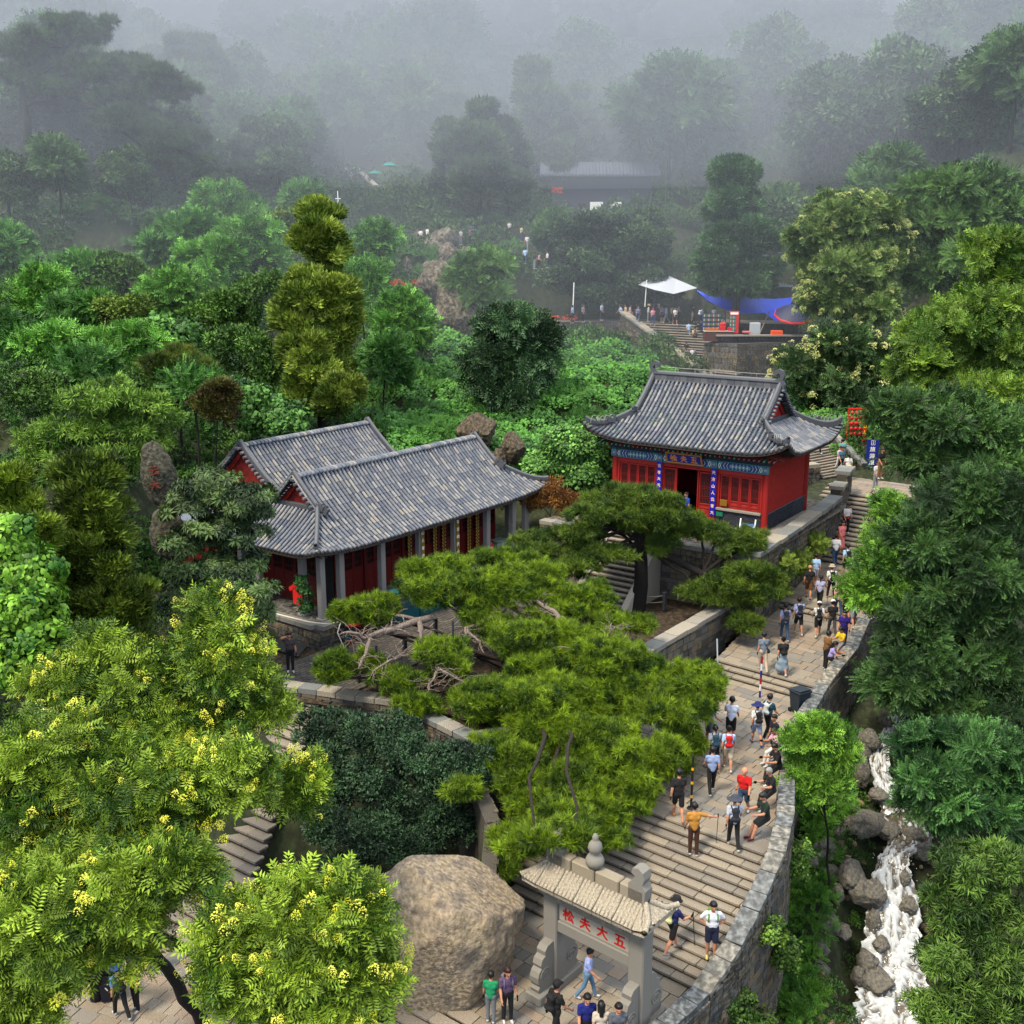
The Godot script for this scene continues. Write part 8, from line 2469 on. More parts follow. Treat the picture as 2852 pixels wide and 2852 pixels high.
func rock(label: String,o: Vector3,r: Vector3,sd: int,yaw := 0.0,group := "",sub := 3,m: Material = null,rough := 0.35,called := "boulder") -> MeshInstance3D:
	var key := "rock_%d_%d" % [sd % 6,sub]
	if not M.has(key):
		M[key] = rock_mesh(sd % 6,sub,rough)
	var x := part(self,called,M[key],m if m else mat("rock_grey",Color(0.44,0.42,0.385),0.9,"grain",0.35,4.0,"rock"),Transform3D(Basis(Vector3.UP,yaw).scaled_local(r),o))
	tag(x,label,"rock" if called != "boulder" else "boulder",group)
	return x

func rocks() -> void:
	# the great boulder beside the gate
	var big := rock_mesh(3,5,0.17)
	var o := part(self,"great_boulder",big,mat("great_rock",Color(0.60,0.535,0.45),0.88,"grain",0.25,5.0,"rock"),Transform3D(Basis(Vector3.UP,0.5).scaled_local(Vector3(2.5,2.5,2.0)),at(1226,2605,30.9)))
	tag(o,"huge rounded grey boulder taller than a person beside the stone gate","boulder")
	var c9 := func(x: float,y: float,h: float) -> Vector3: return on(1852 + x / 1.932,1852 + y / 1.932,h)
	var list := [[1075,850,-0.9,0.95,0.5,"long mossy boulder at the pool's edge"],[1005,1130,-1.6,0.62,0.62,"big pale split boulder beside the cascade"],[1050,1215,-2.0,0.5,0.55,"lower half of the split boulder beside the cascade"],[835,1225,-2.4,0.36,0.42,"upright grey boulder under the parapet wall"],[870,1390,-3.0,0.6,0.5,"square topped boulder halfway down the ravine"],[815,1100,-2.0,0.5,0.5,"dark boulder against the wall's creeper"],[895,1125,-1.9,0.4,0.35,"small boulder left of the split one"],[830,1525,-3.6,0.4,0.35,"grey boulder below the square topped one"],[815,1640,-4.0,0.55,0.35,"low broad boulder near the ravine's foot"],[930,1225,-2.2,0.28,0.36,"pale upright stone left of the cascade"],[870,1270,-2.5,0.3,0.4,"slanting slab left of the cascade"],[1120,1390,-3.0,0.36,0.6,"ochre stained rock at the cascade's lip"],[1115,1240,-2.1,0.55,0.6,"wet dark rock pressed by the cascade"],[1205,890,-1.0,0.55,0.35,"dark wet boulder in the stream's bend"],[1330,920,-1.0,0.45,0.35,"dark rock under the locust by the stream's bend"],[860,1000,-1.6,0.7,0.5,"dark slab under the parapet creeper"],[1000,775,-0.7,0.35,0.25,"small stone above the mossy boulder"],[935,890,-1.1,0.4,0.22,"pale flat stone beside the mossy boulder"],[1090,1600,-3.9,0.5,0.5,"rounded rock under the cascade's foam"],[1130,1700,-4.3,0.7,0.5,"dark rock splitting the cascade's foot"],[1060,905,-1.0,0.3,0.25,"round stone below the mossy boulder"],[1040,1680,-4.2,0.3,0.4,"narrow dark rock left of the cascade's foot"],[800,1380,-3.2,0.35,0.4,"stone wedged against the parapet wall"],[960,1440,-3.3,0.4,0.3,"brown stone among ravine weeds"],[1400,1000,-1.2,0.5,0.4,"rock under the far bank's locust"],[1080,480,0.2,0.35,0.8,"tall dark rock beside the upper rapids"],[1060,580,0.0,0.4,0.7,"broken rock wall beside the upper rapids"],[1350,330,1.2,0.6,0.4,"wet rock beside the uppermost rapids"],[1250,1000,-1.3,0.4,0.3,"ochre rock where the cascade begins"],[1150,700,-0.5,0.45,0.3,"flat wet rock left of the upper pool"],[1330,640,-0.3,0.5,0.4,"dark rock right of the upper rapids"],[1100,400,0.8,0.5,0.5,"mossy rock under the parapet beside the rapids"],[1300,480,0.4,0.5,0.5,"wet block right of the rapids"],[1190,300,1.1,0.35,0.3,"stone parting the uppermost rapids"],[1380,200,1.8,0.6,0.5,"shaded rock high in the ravine"],[1290,1150,-1.7,0.3,0.35,"wet stone at the cascade's right lip"],[1310,1300,-2.4,0.35,0.4,"dark stone right of the cascade"],[1160,1500,-3.5,0.4,0.35,"stone splitting the cascade's lower fall"]]
	for k in list.size():
		var q: Array = list[k]
		rock(q[5],c9.call(q[0],q[1],q[2]),Vector3(q[3],q[4],q[3] * 0.8),k * 5 + 1,k * 1.3,"boulders in the ravine")
	var xf := []
	var cols := []
	for k in 700:
		var f := rnd(0,1)
		var p := Vector3(lerpf(6.5,16.5,f) + rnd(-1.6,2.6),0,lerpf(-22.5,-42,f))
		if walk_y(p.x,p.z,false) > -500.0:
			continue
		p.y = land(p.x,p.z) + 0.02
		xf.append(Transform3D(Basis(Vector3(rnd(-1,1),rnd(-1,1),rnd(-1,1)).normalized(),rnd(0,3)).scaled_local(Vector3(1,rnd(0.5,0.9),rnd(0.6,1)) * rnd(0.04,0.2)),p))
		cols.append(tint(Color(0.40,0.36,0.30),Color(0.52,0.44,0.33),rnd(0,1),0.25))
	tag(many(self,"ravine_stones",rock_mesh(2,1,0.4),mat("pebble",Color.WHITE,0.9,"grain",1.0),xf,cols),"loose small stones littering the ravine bed","stones","","stuff")
	# crags of the lookout
	var z7 := func(x: float,y: float,z: float) -> Vector3: return at(950 + x / 1.365,430 + y / 1.365,z)
	var crag := mat("crag",Color(0.50,0.46,0.40),0.92,"rock",0.12,8.0)
	for q in [[395,328,117,2.0,1.3,"rounded pale lookout rock people stand behind"],[295,340,118,0.9,1.6,"upright pale rock behind the two men in white"],[330,360,115,2.4,1.0,"broad sloping rock the two men in white stand on"],[350,410,112,2.0,2.0,"big crag below the lookout rock"],[215,360,114,1.7,0.5,"pale slab left of the lookout rock"],[410,395,110,1.8,1.6,"crag half hidden by the light sumac"],[370,495,104,2.4,2.2,"cracked grey crag over the cliff's hollow"],[545,500,103,1.8,1.4,"pale crag poking out of creepers"],[500,580,98,2.3,3.0,"tall ochre streaked cliff face above the sumac"],[430,625,97,2.2,2.4,"shaded cliff base block beside the red flowers"],[400,590,100,1.4,3.2,"narrow shaded cliff block"],[250,455,108,0.8,1.6,"red stained rock pillar on the slope"],[480,400,112,1.2,1.4,"small crag right of the light sumac"]]:
		rock(q[5],z7.call(q[0],q[1],q[2]),Vector3(q[3],q[4],q[3] * 0.8),int(q[0]),q[1] * 0.1,"crags under the lookout",4,crag)
	# bare rock showing through the ivy
	for q in [[900,812,65.5,1.25,1.1,"bare tan rock face showing through ivy above the veranda hall"],[968,846,63.0,0.8,0.95,"second tan rock face beside the ivy mound"],[945,870,63,0.6,0.8,"small tan rock at the veranda hall's ridge end"]]:
		rock(q[5],at(q[0] * 1.476,q[1] * 1.476,q[2]),Vector3(q[3],q[4],q[3] * 0.9),int(q[0]),0.3,"",4,mat("tan_rock",Color(0.42,0.37,0.30),0.92,"rock",0.2,6.0))
	# inscribed rocks
	var ir := mat("inscribed_rock",Color(0.34,0.33,0.27),0.92,"rock",0.25,5.0)
	for q in [[300,900,45.5,0.75,1.5,"leaning rock slab carved with large red characters among trees",["yun","tian"]],[318,1010,43.0,0.75,1.1,"lower rock carved with a red character beside the chestnut tree",["shan"]]]:
		var c := at(q[0] * 1.476,q[1] * 1.476,q[2])
		var rk := thing("inscribed_rock",q[5],"rock",Vector3.ZERO)
		part(rk,"stone_body",rock_mesh(4,4,0.18),ir,Transform3D(Basis(Vector3(0,0,1),0.16).scaled_local(Vector3(q[3],q[4],0.6)),c))
		var gl := MB.new()
		for k in q[6].size():
			glyph(gl,q[6][k],Transform3D(Basis(Vector3(0,0,1),0.16) * Basis(Vector3.RIGHT,-0.1),c + Vector3(0.0,(0.5 - k) * 0.6 * minf(1.0,q[6].size() - 1.0) + 0.1,0.56)),0.42,0.1,0.06)
		part(rk,"red_inscription",gl.mesh(),mat("carved_red",Color(0.36,0.12,0.08),0.9))

var stream := []

func stream_points() -> Array:
	if stream.is_empty():
		for q in [[1250,2060,-5.6,1.4],[1245,1880,-4.9,1.3],[1240,1740,-4.4,1.2],[1225,1600,-3.9,0.95],[1225,1430,-3.1,0.9],[1230,1250,-2.25,0.85],[1225,1100,-1.45,0.6],[1250,1010,-1.2,0.4],[1320,920,-1.05,0.8],[1290,800,-0.95,1.05],[1210,690,-0.65,0.6],[1160,580,-0.1,0.38],[1165,480,0.3,0.36],[1220,360,0.8,0.38],[1280,250,1.3,0.45],[1345,120,1.7,0.45],[1400,-60,2.2,0.7],[1500,-250,3.2,0.8],[1620,-400,4.0,0.8]]:
			stream.append([on(1852 + q[0] / 1.932,1852 + q[1] / 1.932,q[2]),q[3]])
	return stream

func water() -> void:
	var s := stream_points()
	var b := MB.new()
	var fn := FastNoiseLite.new()
	fn.seed = 21; fn.frequency = 1.0; fn.fractal_octaves = 4
	var rows := 0
	var cols := 34
	for k in s.size() - 1:
		var n := 26
		for j in n:
			var f := float(j) / n
			var p0: Vector3 = s[maxi(k - 1,0)][0]; var p1: Vector3 = s[k][0]; var p2: Vector3 = s[k + 1][0]; var p3: Vector3 = s[mini(k + 2,s.size() - 1)][0]
			var p := p1.cubic_interpolate(p2,p0,p3,f)
			var d := (p2 - p1).normalized()
			var side := Vector3(-d.z,0,d.x).normalized()
			var wd: float = lerpf(s[k][1],s[k + 1][1],f)
			var steep := clampf((absf(d.y) - 0.06) * 3.2,0.0,1.0)
			for c in cols + 1:
				var q := float(c) / cols * 2.0 - 1.0
				var along := (k + f) * 2.0
				var streak := fn.get_noise_2d(q * 5.0 + fn.get_noise_2d(along * 0.5,q * 2.0) * 1.2,along * 0.33)
				var swirl := fn.get_noise_2d(q * 2.0 + 40.0,along * 0.9)
				var h := streak * 0.12 * (0.3 + steep) + swirl * 0.1 + (1.0 - q * q) * 0.08
				b.v.append(p + side * (q * wd * (1.0 + 0.25 * fn.get_noise_2d(along * 1.1,5.0 * signf(q)))) + Vector3(0,h,0))
				b.n.append(Vector3.ZERO); b.u.append(Vector2.ZERO)
				var foam := clampf(steep * 0.95 + streak * 2.0 + swirl * 1.0 - 0.12 - 0.5 * maxf(0.0,absf(q) - 0.75),0.0,1.0)
				b.c.append(Color(0.055,0.045,0.030).lerp(Color(0.36,0.37,0.37),foam * foam * (3.0 - 2.0 * foam)))
			rows += 1
	for r in rows - 1:
		for c in cols:
			var a := r * (cols + 1) + c
			b.i.append_array(PackedInt32Array([a,a + cols + 1,a + 1,a + 1,a + cols + 1,a + cols + 2]))
			var nn := (b.v[a + cols + 1] - b.v[a]).cross(b.v[a + 1] - b.v[a])
			if nn.y < 0.0: nn = -nn
			for e in [a,a + 1,a + cols + 1,a + cols + 2]:
				b.n[e] += nn
	for k in b.n.size():
		b.n[k] = b.n[k].normalized()
	var m := mat("stream_water",Color.WHITE,0.22)
	m.metallic_specular = 0.5
	struct("stream_water",b.mesh(),m)
	# drops and froth thrown up by the falls
	var xf := []
	for k in 260:
		var q := 1 + rng.randi() % 6
		var p: Vector3 = s[q][0].lerp(s[q + 1][0],rnd(0,1))
		xf.append(Transform3D(Basis().scaled(Vector3.ONE * rnd(0.008,0.02)),p + Vector3(rnd(-0.8,0.8),rnd(0.02,0.22),rnd(-0.3,0.3))))
	var sp := MB.new()
	sp.lathe(Transform3D(),[Vector2(0,-1),Vector2(0.7,-0.7),Vector2(1,0),Vector2(0.7,0.7),Vector2(0,1)],7)
	tag(many(self,"water_froth",sp.mesh(),mat("froth",Color(0.68,0.69,0.69),0.5),xf),"white froth thrown up by the cascade","foam","","stuff")

func bin(label: String,o: Vector3,yaw: float,col: Color,mark := false) -> void:
	var t := thing("waste_bin",label,"bin",o,"wheeled bins")
	t.rotation.y = yaw
	var b := MB.new()
	b.hexa([Vector3(-0.24,0.06,-0.22),Vector3(0.24,0.06,-0.22),Vector3(0.24,0.06,0.22),Vector3(-0.24,0.06,0.22),Vector3(-0.3,0.92,-0.3),Vector3(0.3,0.92,-0.3),Vector3(0.3,0.92,0.3),Vector3(-0.3,0.92,0.3)])
	part(t,"bin_body",b.mesh(),mat("bin_" + col.to_html(false),col,0.5))
	part(t,"bin_rim",simple_box(Transform3D(Basis(),Vector3(0,0.93,0)),Vector3(0.68,0.08,0.68),0.02),mat("bin_rim",Color(0.09,0.11,0.13),0.5))
	part(t,"lid",simple_box(Transform3D(Basis(Vector3.RIGHT,-0.08),Vector3(0,1.0,0.0)),Vector3(0.6,0.05,0.62),0.02),mat("bin_lid",Color(0.12,0.15,0.18),0.5))
	for s in [-1.0,1.0]:
		var w := MB.new()
		w.lathe(Transform3D(Basis(Vector3(0,0,1),PI / 2),Vector3(0.26 * s,0.09,-0.24)),[Vector2(0,-0.03),Vector2(0.09,-0.03),Vector2(0.09,0.03),Vector2(0,0.03)],12)
		part(t,"wheel",w.mesh(),mat("tyre",Color(0.03,0.03,0.03),0.8))
	if mark:
		var g := MB.new()
		for k in 3:
			var a := TAU * k / 3.0
			g.box(Transform3D(Basis(Vector3(0,0,1),a),Vector3(0,0.55,0.275) + Basis(Vector3(0,0,1),a) * Vector3(0,0.1,0)),Vector3(0.13,0.035,0.006))
		part(t,"recycling_mark",g.mesh(),mat("white_paint",Color(0.8,0.8,0.78),0.5))

func board_sign(t: Node3D,o: Vector3,yaw: float,w: float,h: float,col: Color,called := "board") -> MeshInstance3D:
	return part(t,called,simple_box(turned(o,yaw),Vector3(w,h,0.06),0.01),mat("board_" + col.to_html(false),col,0.5))

func small_things() -> void:
	rocks()
	water()
	signs()
	court_things()
	market_things()

func signs() -> void:
	# blue service sign
	var o := on(2425,1318,6.4)
	var t := thing("service_sign","tall blue sign board with white lettering beside the upper stairs","sign",Vector3.ZERO)
	board_sign(t,o + Vector3(0,1.12,0),-0.12,0.74,2.1,Color(0.03,0.10,0.42))
	var gl := MB.new()
	var f := turned(o + Vector3(0,1.12,0),-0.12)
	for k in 4:
		glyph(gl,["lv","you","fuw","wuw"][k],f * Transform3D(Basis(),Vector3(0,0.42 - 0.42 * k,0.034)),0.32,0.11)
	for q in [[0,0.92,0.035,0.05],[0,0.8,0.035,0.14],[0,0.98,0.22,0.018],[0,0.7,0.22,0.018],[-0.11,0.84,0.018,0.28],[0.11,0.84,0.018,0.28]]:
		gl.box(f * Transform3D(Basis(),Vector3(q[0],q[1],0.034)),Vector3(q[2],q[3],0.012))
	part(t,"white_lettering",gl.mesh(),mat("white_paint",Color(0.8,0.8,0.78),0.5))
	part(t,"sign_foot",simple_box(turned(o + Vector3(0,0.04,0.1),-0.12),Vector3(0.8,0.08,0.4),0.01),mat("white_paint",Color.WHITE))
	# red lantern frame
	o = at(2397,1228,70)
	t = thing("lantern_frame","red frame hung with rows of red lanterns and yellow lettering","sign")
	var red := mat("sign_red",Color(0.70,0.03,0.04),0.5)
	var sz := 0.56
	part(t,"lettering_post",simple_box(turned(o + Vector3(0.35,1.9,0) * sz),Vector3(0.46,3.9,0.1) * sz,0.02),red)
	part(t,"top_rail",simple_box(turned(o + Vector3(-0.75,3.74,0) * sz),Vector3(1.74,0.22,0.096) * sz,0.02),red)
	part(t,"side_post",simple_box(turned(o + Vector3(-1.65,1.9,0) * sz),Vector3(0.1,3.9,0.1) * sz,0.02),red)
	gl = MB.new()
	for k in 4:
		glyph(gl,["zhong","hua","tai","shan"][k],turned(o + Vector3(0.35,3.2 - 0.72 * k,0.07) * sz),0.25,0.16)
	part(t,"yellow_lettering",gl.mesh(),mat("sign_yellow",Color(0.95,0.72,0.05),0.5))
	var ln := MB.new()
	ln.lathe(Transform3D(),[Vector2(0.05,0.16),Vector2(0.06,0.14),Vector2(0.12,0.12),Vector2(0.155,0.05),Vector2(0.155,-0.05),Vector2(0.12,-0.12),Vector2(0.06,-0.14),Vector2(0.05,-0.18),Vector2(0.0,-0.18)],12)
	var lm := ln.mesh()
	for c in 3:
		var cord := MB.new()
		cord.tube([o + Vector3(-0.2 - 0.5 * c,3.65,0) * sz,o + Vector3(-0.2 - 0.5 * c,0.5,0) * sz],[0.01,0.01],4)
		part(t,"lantern_cord",cord.mesh(),mat("sign_yellow",Color.WHITE))
		for r in 5:
			part(t,"lantern",lm,mat("lantern_red",Color(0.62,0.06,0.08),0.5),turned(o + Vector3(-0.2 - 0.5 * c,3.3 - 0.62 * r,0) * sz,0.0,0.8))
	# information board by the red hall
	o = on(1640,1392,5.9)
	t = thing("information_board","red framed blue and white information board left of the red hall","notice board")
	var im := Image.create(128,96,false,Image.FORMAT_RGB8)
	for y in 96:
		for x in 128:
			var c := Color(0.72,0.76,0.82)
			if y < 18 + 5 * sin(x * 0.09): c = Color(0.08,0.22,0.62)
			elif y > 74 and absf(x - 64) < (y - 70) * 1.6: c = Color(0.16,0.20,0.28)
			elif (y / 4) % 2 == 0 and (x > 12 and x < 50 or x > 78 and x < 118) and y > 28 and y < 66: c = Color(0.45,0.5,0.58)
			elif x > 54 and x < 74 and y > 30 and y < 58: c = Color(0.2,0.42,0.35)
			im.set_pixel(x,y,c)
	var bm := StandardMaterial3D.new()
	bm.albedo_texture = ImageTexture.create_from_image(im)
	bm.roughness = 0.5
	var bt := Transform3D(Basis(Vector3.UP,0.15),o + Vector3(0,1.35,0))
	part(t,"printed_panel",uv_box(bt,Vector3(1.6,1.05,0.05)),bm)
	for q in [[0,0.58,1.8,0.1,0.1],[-0.86,-0.35,0.09,2.0,0.09],[0.86,-0.35,0.09,2.0,0.09]]:
		part(t,"frame_bar",simple_box(bt * Transform3D(Basis(),Vector3(q[0],q[1],0)),Vector3(q[2],q[3],q[4]),0.01),mat("frame_red",Color(0.75,0.10,0.05),0.5))
	part(t,"canopy_bar",simple_box(bt * Transform3D(Basis(),Vector3(0,0.66,-0.35)),Vector3(1.9,0.06,0.7),0.01),mat("bin_rim",Color(0.09,0.11,0.13),0.5))
	# folding sign leaning at the red hall's base
	o = on(2078,1508,6.4)
	t = thing("leaning_sign","white framed blue and white sign leaning at the red hall's base","sign")
	var lt := Transform3D(Basis(Vector3.UP,-0.4) * Basis(Vector3.RIGHT,-0.45),o + Vector3(0,0.5,0))
	var im2 := Image.create(64,96,false,Image.FORMAT_RGB8)
	for y in 96:
		for x in 64:
			var c := Color(0.75,0.82,0.88)
			if (y + int(4.0 * sin(x * 0.2))) % 30 < 12: c = Color(0.16,0.36,0.62)
			if y > 40 and y < 52 and x > 10 and x < 54: c = Color(0.75,0.75,0.75)
			im2.set_pixel(x,y,c)
	var lm2 := StandardMaterial3D.new()
	lm2.albedo_texture = ImageTexture.create_from_image(im2)
	part(t,"printed_panel",uv_box(lt,Vector3(0.66,0.78,0.03)),lm2)
	for x in [-0.36,0.36]:
		part(t,"frame_leg",simple_box(lt * Transform3D(Basis(),Vector3(x,0.05,0)),Vector3(0.05,1.15,0.05)),mat("white_paint",Color.WHITE))
	# green exit style plate and brass plate on the red hall
	var FL := Vector3(5.63,6.4,-57.38); var a := Vector3(0.8206,0,0.5715); var nf := Vector3(-0.5715,0,0.8206)
	var gp := part(self,"green_plate",simple_box(Transform3D(Basis(a,Vector3.UP,nf),FL + a * 6.25 + nf * 0.2 + Vector3(0,0.62,0)),Vector3(0.36,0.22,0.02)),mat("plate_green",Color(0.03,0.36,0.27),0.5))
	tag(gp,"small green safety plate on the dark brick base of the red hall","sign")
	var bp := part(self,"brass_plate",simple_box(Transform3D(Basis(a,Vector3.UP,nf),FL + a * 6.42 + nf * 0.15 + Vector3(0,1.22,0)),Vector3(0.4,0.32,0.02),0.005),mat("brass",Color(0.42,0.30,0.08),0.4))
	tag(bp,"dull brass plate hung on the red hall's window leaf","plaque")
	# cream parasol on the right
	o = at(2555,1250,70)
	t = thing("parasol","cream parasol among trees right of the blue service sign","parasol")
	var pb := MB.new()
	pb.lathe(Transform3D(Basis(),o),[Vector2(0.02,0.75),Vector2(0.5,0.6),Vector2(1.7,0.06),Vector2(1.72,0.0),Vector2(1.6,0.04),Vector2(0.02,0.68)],8)
	part(t,"canopy",pb.mesh(),mat("parasol_cream",Color(0.78,0.72,0.60),0.85))
	pb = MB.new()
	pb.tube([o + Vector3(0,-2.0,0),o + Vector3(0,0.75,0)],[0.03,0.03],8)
	part(t,"pole",pb.mesh(),mat("dark_metal",Color(0.09,0.09,0.10),0.5))
	# warning sign on the lookout
	o = at(950 + 498 / 1.365,430 + 281 / 1.365,121)
	t = thing("warning_sign","dark blue warning sign with two rows of pale lettering above the lookout rock","sign")
	board_sign(t,o,0.0,1.05,0.72,Color(0.06,0.08,0.20))
	gl = MB.new()
	for r in 2:
		for k in 4:
			glyph(gl,["shan","fang","da","ren","you2","wu","tian","zhong"][r * 4 + k],turned(o + Vector3(-0.36 + 0.24 * k,0.15 - 0.3 * r,0.036)),0.19,0.13)
	part(t,"pale_lettering",gl.mesh(),mat("pale_print",Color(0.55,0.58,0.66),0.6))
	part(t,"sign_post",simple_box(turned(o + Vector3(0,-1.1,-0.06)),Vector3(0.08,2.6,0.06)),mat("dark_metal",Color.WHITE))
	# instrument pole on the slope
	o = at(943,600,100)
	t = thing("instrument_pole","slim pole with a white instrument box beside the tall thuja's tip","pole")
	pb = MB.new()
	pb.tube([o + Vector3(0,-1.5,0),o + Vector3(0,2.2,0)],[0.05,0.04],8)
	part(t,"mast",pb.mesh(),mat("white_paint",Color.WHITE))
	part(t,"instrument_box",simple_box(turned(o + Vector3(-0.05,0.2,0.1)),Vector3(0.4,0.7,0.3),0.03),mat("white_paint",Color.WHITE))
	part(t,"sensor_arm",simple_box(turned(o + Vector3(0,1.5,0.02)),Vector3(0.5,0.06,0.06)),mat("white_paint",Color.WHITE))
	# bins and the banded pole
	bin("grey waste bin on the landing against the ravine parapet",foot(1852 + 720 / 1.932,1852 + 255 / 1.932),0.5,Color(0.10,0.14,0.18))
	bin("grey waste bin with white mark in the shade under the yellow trees",on(595 / 1.932,1852 + 1790 / 1.932,-0.9),0.4,Color(0.08,0.10,0.15),true)
	bin("dark waste bin at the veranda hall's corner beside the lamp",on(945,1785,3.6),0.3,Color(0.09,0.12,0.16),true)
	o = foot(1852 + 140 / 1.932,1852 + 775 / 1.932)
	t = thing("banded_pole","dark metal pole with yellow bands standing at the top of the long stairs","pole")
	pb = MB.new()
	pb.tube([o,o + Vector3(0,1.9,0)],[0.04,0.04],10)
	part(t,"pole",pb.mesh(),mat("dark_metal",Color(0.09,0.09,0.10),0.5))
	for k in 3:
		pb = MB.new()
		pb.tube([o + Vector3(0,0.4 + 0.5 * k,0),o + Vector3(0,0.5 + 0.5 * k,0)],[0.044,0.044],10)
		part(t,"yellow_band",pb.mesh(),mat("band_yellow",Color(0.75,0.55,0.05),0.5))
	pb = MB.new()
	pb.lathe(Transform3D(Basis(),o),[Vector2(0,0.06),Vector2(0.12,0.05),Vector2(0.15,0.0)],12)
	part(t,"foot_plate",pb.mesh(),mat("dark_metal",Color.WHITE))
	# blue banded pole behind the blue hat
	o = foot(1852 + 510 / 1.932,1852 + 175 / 1.932)
	t = thing("banded_pole","pole with red, white and blue bands at the low steps' foot","pole")
	for k in 6:
		pb = MB.new()
		pb.tube([o + Vector3(0,0.3 * k,0),o + Vector3(0,0.3 * (k + 1),0)],[0.045,0.045],8)
		part(t,"pole_band",pb.mesh(),mat("pole_band_%d" % (k % 3),[Color(0.05,0.1,0.4),Color(0.7,0.7,0.72),Color(0.5,0.06,0.08)][k % 3],0.5))

func post_at(label: String,o: Vector3,h: float) -> void:
	var t := thing("bollard",label,"bollard",o,"chained stone bollards round the big pine")
	part(t,"shaft",simple_box(turned(Vector3(0,h * 0.5,0),0.6),Vector3(0.17,h,0.17),0.02),mat("bollard_stone",Color(0.20,0.21,0.23),0.8,"grain",1.0))
	part(t,"cap",simple_box(turned(Vector3(0,h + 0.03,0),0.6),Vector3(0.2,0.06,0.2),0.02),mat("bollard_stone",Color.WHITE))

